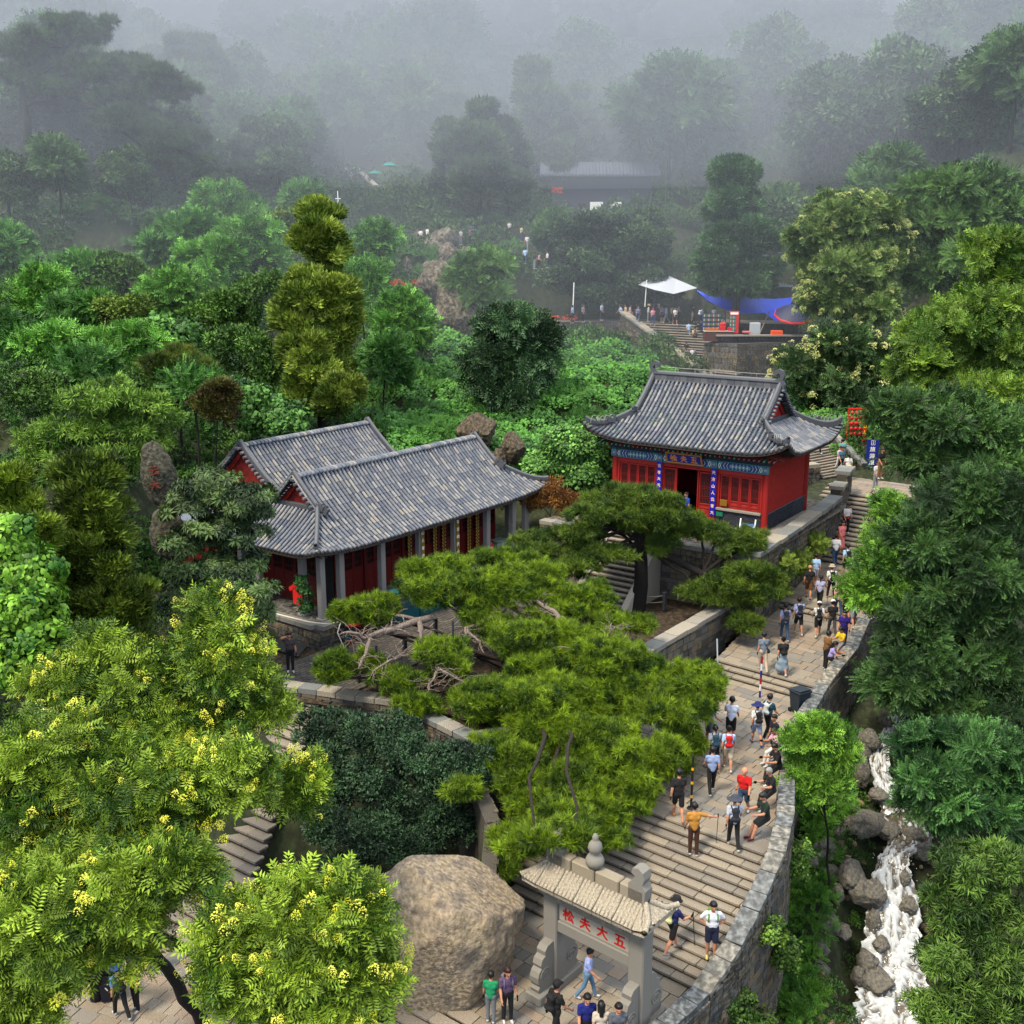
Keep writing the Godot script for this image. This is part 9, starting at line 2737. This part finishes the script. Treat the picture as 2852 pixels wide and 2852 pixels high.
func court_things() -> void:
	# lantern post
	var o := on(970,1870,3.6)
	var t := thing("garden_lamp","black garden lamp with glass box at the court's corner","lamp",o)
	var b := MB.new()
	b.tube([Vector3(0,0,0),Vector3(0,1.35,0)],[0.05,0.04],8)
	var dm := mat("dark_metal",Color(0.09,0.09,0.10),0.5)
	part(t,"post",b.mesh(),dm)
	part(t,"lamp_glass",simple_box(turned(Vector3(0,1.58,0),0.4),Vector3(0.3,0.38,0.3),0.01),mat("lamp_glass",Color(0.16,0.28,0.32),0.2))
	for k in 4:
		part(t,"lamp_bar",simple_box(turned(Vector3(0,1.58,0),0.4 + k * PI / 2).translated_local(Vector3(0.16,0,0.16)),Vector3(0.035,0.42,0.035)),dm)
	b = MB.new()
	b.hexa([Vector3(-0.24,1.78,-0.24),Vector3(0.24,1.78,-0.24),Vector3(0.24,1.78,0.24),Vector3(-0.24,1.78,0.24),Vector3(-0.06,1.92,-0.06),Vector3(0.06,1.92,-0.06),Vector3(0.06,1.92,0.06),Vector3(-0.06,1.92,0.06)])
	part(t,"lamp_roof",b.mesh(),dm,turned(Vector3.ZERO,0.4))
	# bollards with chains along the court's paving
	var spots := [on(1040,1872,3.6),on(1128,1822,3.6),on(1213,1775,3.6),on(1290,1745,3.6),on(1745,1680,3.6),on(1850,1700,3.6),on(1000,1900,3.6)]
	var say := ["beside the court lamp","second along the paved court","third along the paved court under bare boughs","behind the bare boughs' hub","left of the upright pine's trunk","right of the upright pine's trunk","nearest the terrace corner"]
	for k in spots.size():
		post_at("square dark bollard " + say[k],spots[k],0.85)
	b = MB.new()
	for q in [[6,0],[0,1],[1,2],[2,3],[4,5]]:
		for h in [0.75,0.45]:
			var a: Vector3 = spots[q[0]] + Vector3(0,h,0); var e: Vector3 = spots[q[1]] + Vector3(0,h,0)
			var pts := []
			for k in 9:
				var f := k / 8.0
				pts.append(a.lerp(e,f) - Vector3(0,sin(f * PI) * 0.22,0))
			b.tube(pts,pts.map(func(_p): return 0.016),5)
	tag(part(self,"chain",b.mesh(),mat("chain_grey",Color(0.55,0.53,0.48),0.6)),"sagging pale chain strung between the dark bollards","chain")
	# iron props under the big pine
	for q in [[1262,1790,42.0],[1205,1850,41.5],[1195,1900,41.0],[1050,1860,41.5]]:
		var p := at(q[0],q[1],q[2])
		var m := MB.new()
		m.tube([Vector3(p.x,3.4,p.z),p + Vector3(0,0.9,0)],[0.045,0.045],8)
		tag(part(self,"iron_prop",m.mesh(),mat("prop_metal",Color(0.16,0.17,0.19),0.6)),"slim iron prop holding up a bough of the big pine","prop","iron props under the big pine")
	# teal lockers under the veranda eave
	var A := Vector3(-8.23,3.6,-44.31); var u := Vector3(0.6,0,-0.8); var w := Vector3(0.8,0,0.6)
	var fr := frame(Vector3.ZERO,u).basis
	for k in 3:
		var c := A + u * (4.2 + 1.45 * k) + w * 0.95
		t = thing("teal_counter","turquoise stall counter before the veranda, %s" % ["nearest the lamp","in the middle of three","farthest from the lamp"][k],"counter",Vector3.ZERO,"turquoise counters before the veranda")
		part(t,"cabinet",simple_box(Transform3D(fr,c + Vector3(0,0.75,0)),Vector3(1.38,1.5,0.62),0.02),mat("teal_paint",Color(0.03,0.30,0.34),0.5))
		part(t,"top_panel",simple_box(Transform3D(fr,c + Vector3(0,1.53,0)),Vector3(1.42,0.05,0.7),0.01),mat("teal_top",Color(0.08,0.47,0.53),0.4))
		for s in [-1.0,1.0]:
			part(t,"glass_front",simple_box(Transform3D(fr,c + Vector3(0,0.95,0) + w * 0.315 + u * (0.34 * s)),Vector3(0.58,0.6,0.02)),mat("lamp_glass",Color(0.16,0.28,0.32),0.2))
	# extinguishers, box, broom, green bin at the veranda's far end
	var P := func(x: float,y: float,d: float) -> Vector3: return Vector3(-8.23,4.6 + y,-44.31) + u * x - w * d
	for k in 3:
		t = thing("fire_extinguisher","red fire extinguisher %s by the veranda's last door" % ["nearest the doors","in the middle of three","nearest the plastic box"][k],"fire extinguisher",P.call(12.1 + 0.26 * k,0.0,0.55),"red extinguishers on the veranda")
		b = MB.new()
		b.lathe(Transform3D(),[Vector2(0,0.0),Vector2(0.1,0.0),Vector2(0.105,0.03),Vector2(0.105,0.48),Vector2(0.07,0.56),Vector2(0.03,0.6),Vector2(0.03,0.66),Vector2(0,0.66)],14)
		part(t,"cylinder",b.mesh(),mat("ext_red",Color(0.70,0.03,0.03),0.4))
		part(t,"handle",simple_box(turned(Vector3(0.04,0.68,0)),Vector3(0.16,0.04,0.04)),dm)
		part(t,"white_label",simple_box(turned(Vector3(0.02,0.3,0.1)),Vector3(0.1,0.16,0.012)),mat("white_paint",Color.WHITE))
	t = thing("plastic_box","pale grey green storage box on the veranda beside the extinguishers","box",P.call(13.2,0,0.5))
	part(t,"box_body",simple_box(Transform3D(fr,Vector3(0,0.28,0)),Vector3(0.9,0.56,0.55),0.03),mat("box_grey",Color(0.40,0.47,0.42),0.6))
	part(t,"box_lid",simple_box(Transform3D(fr,Vector3(0,0.6,0)),Vector3(0.95,0.1,0.6),0.03),mat("box_lid",Color(0.32,0.37,0.35),0.6))
	t = thing("broom","orange handled broom leaning on the veranda's corner column","broom",P.call(13.8,0,-0.3))
	b = MB.new()
	b.tube([Vector3(0,0.1,0),Vector3(0.05,1.3,-0.05)],[0.016,0.016],6)
	part(t,"handle",b.mesh(),mat("broom_orange",Color(0.75,0.32,0.12),0.5))
	part(t,"brush",simple_box(Transform3D(fr,Vector3(0,0.08,0)),Vector3(0.32,0.14,0.08),0.01),mat("broom_head",Color(0.75,0.45,0.2),0.7))
	bin("green waste bin beyond the veranda's far end",P.call(16.2,-1.0,-0.6),0.9,Color(0.03,0.20,0.15))
	# shirts on a line, creeper on the corner column, mop
	for q in [["red_shirt","bright red shirt hanging to dry on the veranda's end wall",Color(0.80,0.03,0.02),0.0,2.0,0.62,0.85],["printed_towel","blue and white printed towel hanging beside the red shirt",Color(0.25,0.38,0.62),0.1,3.4,0.26,0.6]]:
		var c: Vector3 = P.call(-0.15,1.35,q[4] - 0.7)
		b = MB.new()
		var x := w
		var hw: float = q[5] * 0.5; var hh: float = q[6]
		if q[0] == "red_shirt":
			b.extrude(PackedVector2Array([Vector2(-hw,-hh),Vector2(hw,-hh),Vector2(hw,-0.2),Vector2(hw + 0.18,-0.32),Vector2(hw + 0.26,-0.16),Vector2(hw,0.02),Vector2(0.12,0.06),Vector2(0.0,0.0),Vector2(-0.12,0.06),Vector2(-hw,0.02),Vector2(-hw - 0.26,-0.16),Vector2(-hw - 0.18,-0.32),Vector2(-hw,-0.2)]),Transform3D(Basis(x,Vector3.UP,x.cross(Vector3.UP)),c),0.06)
		else:
			b.box(Transform3D(Basis(x,Vector3.UP,x.cross(Vector3.UP)),c - Vector3(0,0.3,0)),Vector3(q[5],q[6],0.03),0.01)
		tag(part(self,q[0],b.mesh(),cloth(q[2])),q[1],"shirt" if q[0] == "red_shirt" else "towel")
	plant("column_creeper","green creeper climbing the veranda's corner column beside the red shirt","creeper",[[P.call(0.0,0.6,1.0),Vector3(0.15,0.7,0.15)],[P.call(-0.1,1.5,1.05),Vector3(0.3,0.3,0.3)]],Vector3.ZERO,{"kind": "ivy","a": Color(0.08,0.2,0.07),"b": Color(0.16,0.34,0.12),"clump": 0.2,"per": 7,"dens": 0.7,"s": 0.6,"rise": 0.3,"trunk": 0.0,"part": "foliage"})
	b = MB.new()
	b.tube([P.call(-0.9,-0.1,6.4),P.call(-0.75,0.02,3.0),P.call(-0.6,0.05,0.2),P.call(-0.2,0.0,-0.6),P.call(0.35,0.0,-0.75)],[0.03,0.03,0.03,0.03,0.03],7)
	b.tube([P.call(0.35,0.0,-0.75),P.call(-0.25,-0.25,-1.15),P.call(-0.05,-0.95,-1.3)],[0.025,0.025,0.025],7)
	tag(part(self,"white_pipe",b.mesh(),mat("pipe_white",Color(0.72,0.70,0.64),0.5)),"white pipe laid along the veranda's edge slabs","pipe")
	b = MB.new()
	b.box(Transform3D(fr,P.call(1.0,-0.25,-1.05)),Vector3(1.1,0.1,0.4),0.01)
	b.box(Transform3D(fr,P.call(1.0,-0.6,-1.05)),Vector3(0.9,0.06,0.3),0.01)
	for s in [-0.45,0.45]:
		b.box(Transform3D(fr,P.call(1.0 + s,-0.62,-1.05)),Vector3(0.06,0.74,0.36))
	tag(part(self,"red_bench",b.mesh(),mat("bench_red",Color(0.45,0.04,0.05),0.5)),"low red bench before the veranda's first bay","bench")
	# asphalt patch and court edging by the woman
	var q2 := [on(705,1790,3.6),on(830,1830,3.6),on(760,1740,3.6),on(860,1795,3.6)]
	b = MB.new()
	b.quad(q2[0] + Vector3(0,0.02,0),q2[1] + Vector3(0,0.02,0),q2[3] + Vector3(0,0.02,0),q2[2] + Vector3(0,0.02,0))
	struct("asphalt_path",b.mesh(),mat("asphalt",Color(0.20,0.20,0.21),0.9,"fine",2.0))
	# stone planter, stacked stone and hydrant beyond the veranda
	var rb := thing("stone_planter","low stone planter wall beyond the veranda's far end","planter")
	rubble_wall(rb,[[P.call(15.9,-0.9,2.0),4.7],[P.call(18.6,-0.9,-0.6),4.9]],1.0,0.25,0.4,30)
	coping(rb,[P.call(15.9,0.25,2.0),P.call(18.6,0.45,-0.6)],0.45,0.12,0.8)
	o = at(1500,1395,62)
	t = thing("hydrant","red fire hydrant beside the orange brown shrub","hydrant",Vector3(o.x,o.y - 0.4,o.z))
	b = MB.new()
	b.lathe(Transform3D(),[Vector2(0.14,-0.4),Vector2(0.1,-0.35),Vector2(0.1,0.5),Vector2(0.14,0.52),Vector2(0.13,0.62),Vector2(0.06,0.7),Vector2(0,0.72)],12)
	part(t,"barrel",b.mesh(),mat("hydrant_red",Color(0.55,0.10,0.06),0.5))
	part(t,"side_outlets",simple_box(turned(Vector3(0,0.35,0)),Vector3(0.36,0.12,0.12),0.03),mat("hydrant_red",Color.WHITE))
	# red donation box against the terrace wall
	o = on(1852 + 365 / 1.932,950 + 1370 / 1.932,4.0)
	t = thing("red_cabinet","small red cabinet with white frame behind the upright pine's bough","cabinet",o)
	part(t,"cabinet_body",simple_box(turned(Vector3(0,0.55,0),-0.5),Vector3(0.7,1.1,0.5),0.02),mat("cab_red",Color(0.50,0.05,0.04),0.5))
	part(t,"cabinet_frame",simple_box(turned(Vector3(0,1.14,0),-0.5),Vector3(0.82,0.1,0.6),0.02),mat("white_paint",Color.WHITE))
	# drain pipe on the terrace wall
	b = MB.new()
	var dp := on(1852 + 285 / 1.932,950 + 1790 / 1.932,2.3)
	b.tube([dp,dp + Vector3(-0.1,1.6,-0.05)],[0.035,0.035],8)
	tag(part(self,"drain_pipe",b.mesh(),mat("pipe_pale",Color(0.6,0.62,0.64),0.5)),"pale drain pipe on the pine terrace wall at the low steps","pipe")

func sheet(pts: Array,n: int,sag: float,flutter := 0.0) -> ArrayMesh:  # a cloth hung from four corners: near left, near right, far right, far left
	var b := MB.new()
	var p := func(i: int,j: int) -> Vector3:
		var f := float(i) / n; var g := float(j) / n
		var q: Vector3 = (pts[0] as Vector3).lerp(pts[1],f).lerp((pts[3] as Vector3).lerp(pts[2],f),g)
		q.y -= sag * (sin(f * PI) * (0.6 + 0.4 * sin(g * PI))) - flutter * sin(f * 17.0 + g * 5.0)
		return q
	for i in n:
		for j in n:
			b.quad(p.call(i,j),p.call(i + 1,j),p.call(i + 1,j + 1),p.call(i,j + 1))
			b.quad(p.call(i,j + 1) - Vector3(0,0.02,0),p.call(i + 1,j + 1) - Vector3(0,0.02,0),p.call(i + 1,j) - Vector3(0,0.02,0),p.call(i,j) - Vector3(0,0.02,0))
	return b.mesh()

func market_things() -> void:
	var z6 := func(x: float,y: float,z: float) -> Vector3: return at(1700 + x / 1.82,680 + y / 1.82,z)
	var t := thing("tarpaulin","bright blue tarpaulin sagging over the market stall","tarpaulin")
	var blue := mat("tarp_blue",Color(0.02,0.26,0.82),0.5)
	var b := MB.new()
	# a slack sheet: upper edge, then lower edge, left to right
	var up := [[440,232,106],[500,262,105.5],[560,268,105],[610,258,105],[660,265,105],[740,275,105],[830,276,105.5],[925,272,106]]
	var lo := [[442,236,106],[500,292,104],[560,322,103],[620,345,102.5],[700,352,102.3],[780,350,102.3],[845,392,102.5],[905,310,104]]
	for k in 7:
		for j in 6:
			var q := []
			for e in [[k,j + 1],[k + 1,j + 1],[k + 1,j],[k,j]]:
				var f: float = e[1] / 6.0
				var a: Array = up[e[0]]; var c: Array = lo[e[0]]
				q.append(z6.call(lerpf(a[0],c[0],f),lerpf(a[1],c[1],f),lerpf(a[2],c[2],f)) + Vector3(0,-0.25 * sin(f * PI) + 0.05 * sin(e[0] * 3.0 + e[1] * 2.0),0))
			b.quad(q[0],q[1],q[2],q[3])
	part(t,"cloth_sheet",b.mesh(),blue)
	var pole := MB.new()
	pole.tube([z6.call(755,460,100),z6.call(803,342,102)],[0.06,0.05],6)
	part(t,"wooden_prop",pole.mesh(),mat("prop_wood",Color(0.42,0.36,0.30),0.9))
	t = thing("grey_canopy","grey peaked canopy over the hazy market stalls","canopy")
	b = MB.new()
	var pk := [[140,205,108],[262,140,112],[330,172,110],[440,222,106],[320,252,104],[225,232,104]]
	var P := []
	for q in pk:
		P.append(z6.call(q[0],q[1],q[2]))
	b.tri(P[5],P[2],P[0]); b.tri(P[0],P[2],P[1]); b.tri(P[5],P[4],P[2]); b.tri(P[4],P[3],P[2]); b.tri(P[1],P[2],P[3])
	part(t,"cloth_sheet",b.mesh(),mat("canopy_grey",Color(0.60,0.62,0.66),0.7))
	for q in [[4,320,400,104],[3,440,420,105],[5,228,380,104]]:
		pole = MB.new()
		pole.tube([P[q[0]],Vector3(P[q[0]].x,P[q[0]].y - 3.4,P[q[0]].z)],[0.05,0.05],6)
		part(t,"canopy_pole",pole.mesh(),mat("prop_metal",Color(0.16,0.17,0.19),0.6))
	var fy: float = at(1735,897,108).y
	var stand := func(x: float,z: float) -> Vector3:
		var p: Vector3 = z6.call(x,400,z)
		return Vector3(p.x,at(2050,953,97).y,p.z)
	# fridge
	var o: Vector3 = z6.call(625,452,97.5)
	t = thing("drinks_fridge","red drinks fridge with glass door at the market stall","fridge",o)
	var fred := mat("fridge_red",Color(0.66,0.05,0.07),0.4)
	part(t,"casing",simple_box(turned(Vector3(0,0.98,0),-0.25),Vector3(0.85,1.96,0.7),0.03),fred)
	part(t,"glass_door",simple_box(turned(Vector3(-0.06,0.98,0),-0.25).translated_local(Vector3(-0.06,-0.05,0.36)),Vector3(0.6,1.4,0.03),0.01),mat("lamp_glass",Color(0.16,0.28,0.32),0.2))
	for k in 4:
		for j in 6:
			part(t,"bottle",simple_box(turned(Vector3(0,0.45 + 0.33 * k,0),-0.25).translated_local(Vector3(-0.3 + 0.09 * j,0,0.38)),Vector3(0.06,0.22,0.02)),mat("bottle_%d" % (j % 3),[Color(0.6,0.6,0.55),Color(0.2,0.4,0.3),Color(0.55,0.3,0.12)][j % 3],0.4))
	part(t,"top_panel",simple_box(turned(Vector3(0,1.8,0),-0.25).translated_local(Vector3(0,0,0.36)),Vector3(0.7,0.2,0.02)),mat("white_paint",Color.WHITE))
	# tables and counters
	o = z6.call(545,490,97.5)
	t = thing("drinks_table","brown skirted table set with bottles and red boxes","table",o)
	part(t,"table_skirt",simple_box(turned(Vector3(0,0.42,0)),Vector3(2.6,0.85,0.8),0.02),mat("table_brown",Color(0.26,0.13,0.11),0.7))
	part(t,"table_top",simple_box(turned(Vector3(0,0.88,0)),Vector3(2.7,0.05,0.9)),mat("pale_top",Color(0.62,0.6,0.56),0.6))
	for k in 12:
		var bo := thing("drink_bottle","orange drink bottle in the row on the brown skirted table","bottle",o + Vector3(-1.15 + 0.1 * k,0.9,0.15),"bottles on the drinks table")
		b = MB.new()
		b.lathe(Transform3D(),[Vector2(0,0),Vector2(0.045,0),Vector2(0.045,0.2),Vector2(0.02,0.27),Vector2(0.02,0.31),Vector2(0,0.31)],8)
		part(bo,"bottle_body",b.mesh(),mat("drink_orange",Color(0.66,0.36,0.08),0.3))
	for q in [[0.35,0.5,0.36,"red box of drinks on the brown skirted table"],[1.0,0.34,0.3,"smaller red box at the end of the brown skirted table"]]:
		tag(part(self,"red_box",simple_box(turned(o + Vector3(q[0],0.9 + q[2] * 0.5,0)),Vector3(q[1],q[2],0.4),0.01),fred),q[3],"box")
	tag(part(self,"red_chair_back",simple_box(turned(z6.call(570,425,98.5)),Vector3(0.62,1.0,0.25),0.1),fred),"red plastic chair back beside the red fridge","chair")
	o = z6.call(765,470,97)
	t = thing("stall_counter","pale stone counter on a pierced dark balustrade at the market edge","counter",o)
	part(t,"counter_top",simple_box(turned(Vector3(0,0.12,0)),Vector3(8.2,0.16,0.7),0.03),mat("pale_stone",Color.WHITE))
	part(t,"balustrade_back",simple_box(turned(Vector3(0,-0.5,-0.16)),Vector3(7.8,1.1,0.1)),mat("dark_room",Color.WHITE))
	for k in 22:
		for r in 3:
			part(t,"balustrade_block",blocks()[0],mat("balustrade",Color(0.24,0.24,0.25),0.9,"grain",1.0),Transform3D(Basis(Vector3(0,0,1),PI / 4).scaled_local(Vector3(0.24,0.24,0.12)),Vector3(-3.75 + 0.355 * k + 0.17 * (r % 2),-0.22 - 0.3 * r,0.0)))
	for q in [[732,440,98.5,0.9,1.5,"white chest fridge standing on the stall counter's far side",Color(0.6,0.63,0.66),"white_cabinet","fridge"],[843,452,97,1.0,0.5,"orange box on the stone stall counter",Color(0.8,0.27,0.06),"orange_box","box"],[690,445,97,0.7,0.16,"tray of pink goods on the stone stall counter",Color(0.7,0.35,0.35),"goods_tray","tray"]]:
		var p: Vector3 = z6.call(q[0],q[1],q[2])
		tag(part(self,q[7],simple_box(turned(p),Vector3(q[3],q[4],0.6),0.03),mat("c_" + q[6].to_html(false),q[6],0.5)),q[5],q[8])
	for q in [[515,395,102,1.75,1.6]]:
		t = thing("bottle_rack","blue rack filled with rows of bottles behind the drinks table","rack",z6.call(q[0],q[1],q[2]))
		part(t,"rack_frame",simple_box(turned(Vector3(0,0,-0.2)),Vector3(q[3],q[4],0.3)),mat("rack_blue",Color(0.06,0.16,0.34),0.6))
		for r in 4:
			for k in 11:
				part(t,"bottle",blocks()[0],mat("bottle_%d" % (k % 3),Color.WHITE),Transform3D(Basis().scaled(Vector3(0.09,0.24,0.1)),Vector3(-0.75 + 0.15 * k,-0.6 + 0.4 * r,0.02)))
	# dark red umbrella at the stall's end
	o = z6.call(930,345,97)
	t = thing("umbrella","dark blue stall umbrella with a red band at the market's end","umbrella")
	b = MB.new()
	b.lathe(Transform3D(Basis(Vector3.RIGHT,0.42),o),[Vector2(0.02,0.62),Vector2(0.7,0.45),Vector2(1.3,0.12),Vector2(1.72,-0.2),Vector2(1.6,-0.16),Vector2(0.02,0.56)],10)
	part(t,"canopy",b.mesh(),mat("umbrella_navy",Color(0.07,0.09,0.22),0.6))
	b = MB.new()
	b.lathe(Transform3D(Basis(Vector3.RIGHT,0.42),o),[Vector2(1.55,-0.08),Vector2(1.74,-0.21),Vector2(1.75,-0.34)],10)
	part(t,"red_valance",b.mesh(),fred)
	b = MB.new()
	b.tube([o + Vector3(0,-2.2,0),o + Vector3(0,0.6,0)],[0.03,0.03],8)
	part(t,"pole",b.mesh(),mat("prop_metal",Color.WHITE))
	# teal umbrellas, orange red flowers, banner pole
	for q in [[1085,462,126,0.9,"teal umbrella over the misty upper steps"],[1350,690,115,1.9,"teal umbrella glimpsed through the dark layered tree"],[1045,484,133.5,0.9,"teal umbrella among the lookout crowd"]]:
		var p := at(q[0],q[1],q[2]) if q[2] != 115 else at(1655,683,113)
		t = thing("umbrella",q[4],"umbrella")
		b = MB.new()
		b.lathe(Transform3D(Basis(),p),[Vector2(0.02,0.4),Vector2(q[3] * 0.6,0.28),Vector2(q[3],0.0),Vector2(q[3] * 0.96,0.0),Vector2(0.02,0.36)],10)
		part(t,"canopy",b.mesh(),mat("umbrella_teal",Color(0.05,0.42,0.40),0.6))
		b = MB.new()
		b.tube([p + Vector3(0,-1.2,0),p + Vector3(0,0.4,0)],[0.02,0.02],6)
		part(t,"pole",b.mesh(),mat("prop_metal",Color.WHITE))
	for q in [[1245,1725,104,3.6,"thin white banner pole above the squared stone wall"],[1635,1650,107,2.6,"thin white pole before the market stalls"]]:
		var p := at(950 + q[0] / 1.932,q[1] / 1.932,q[2])
		b = MB.new()
		b.tube([p,p + Vector3(0.1,q[3],0)],[0.06,0.06],6)
		tag(part(self,"white_pole",b.mesh(),mat("white_paint",Color.WHITE)),q[4],"pole")
	for q in [[1155,1715,104,2.2,"row of red flower pots on the squared wall"],[330,1535,104,1.4,"patch of red flowers in the cliff's hollow"],[1160,1035,128,0.6,"orange flag beside the dark building's trees"]]:
		var xf := []
		var cols := []
		var p := at(950 + q[0] / 1.932,q[1] / 1.932,q[2])
		for k in 26:
			xf.append(facing(p + Vector3(rnd(-q[3],q[3]),rnd(-0.2,0.35),rnd(-0.4,0.4)),Vector3.UP,rnd(0.9,1.8)))
			cols.append(tint(Color(0.72,0.16,0.10),Color(0.80,0.42,0.22),rnd(0,1),0.2))
		t = thing("flower_patch",q[4],"flowers")
		many(t,"blossom",sprig("heads"),leaf_mat(),xf,cols)
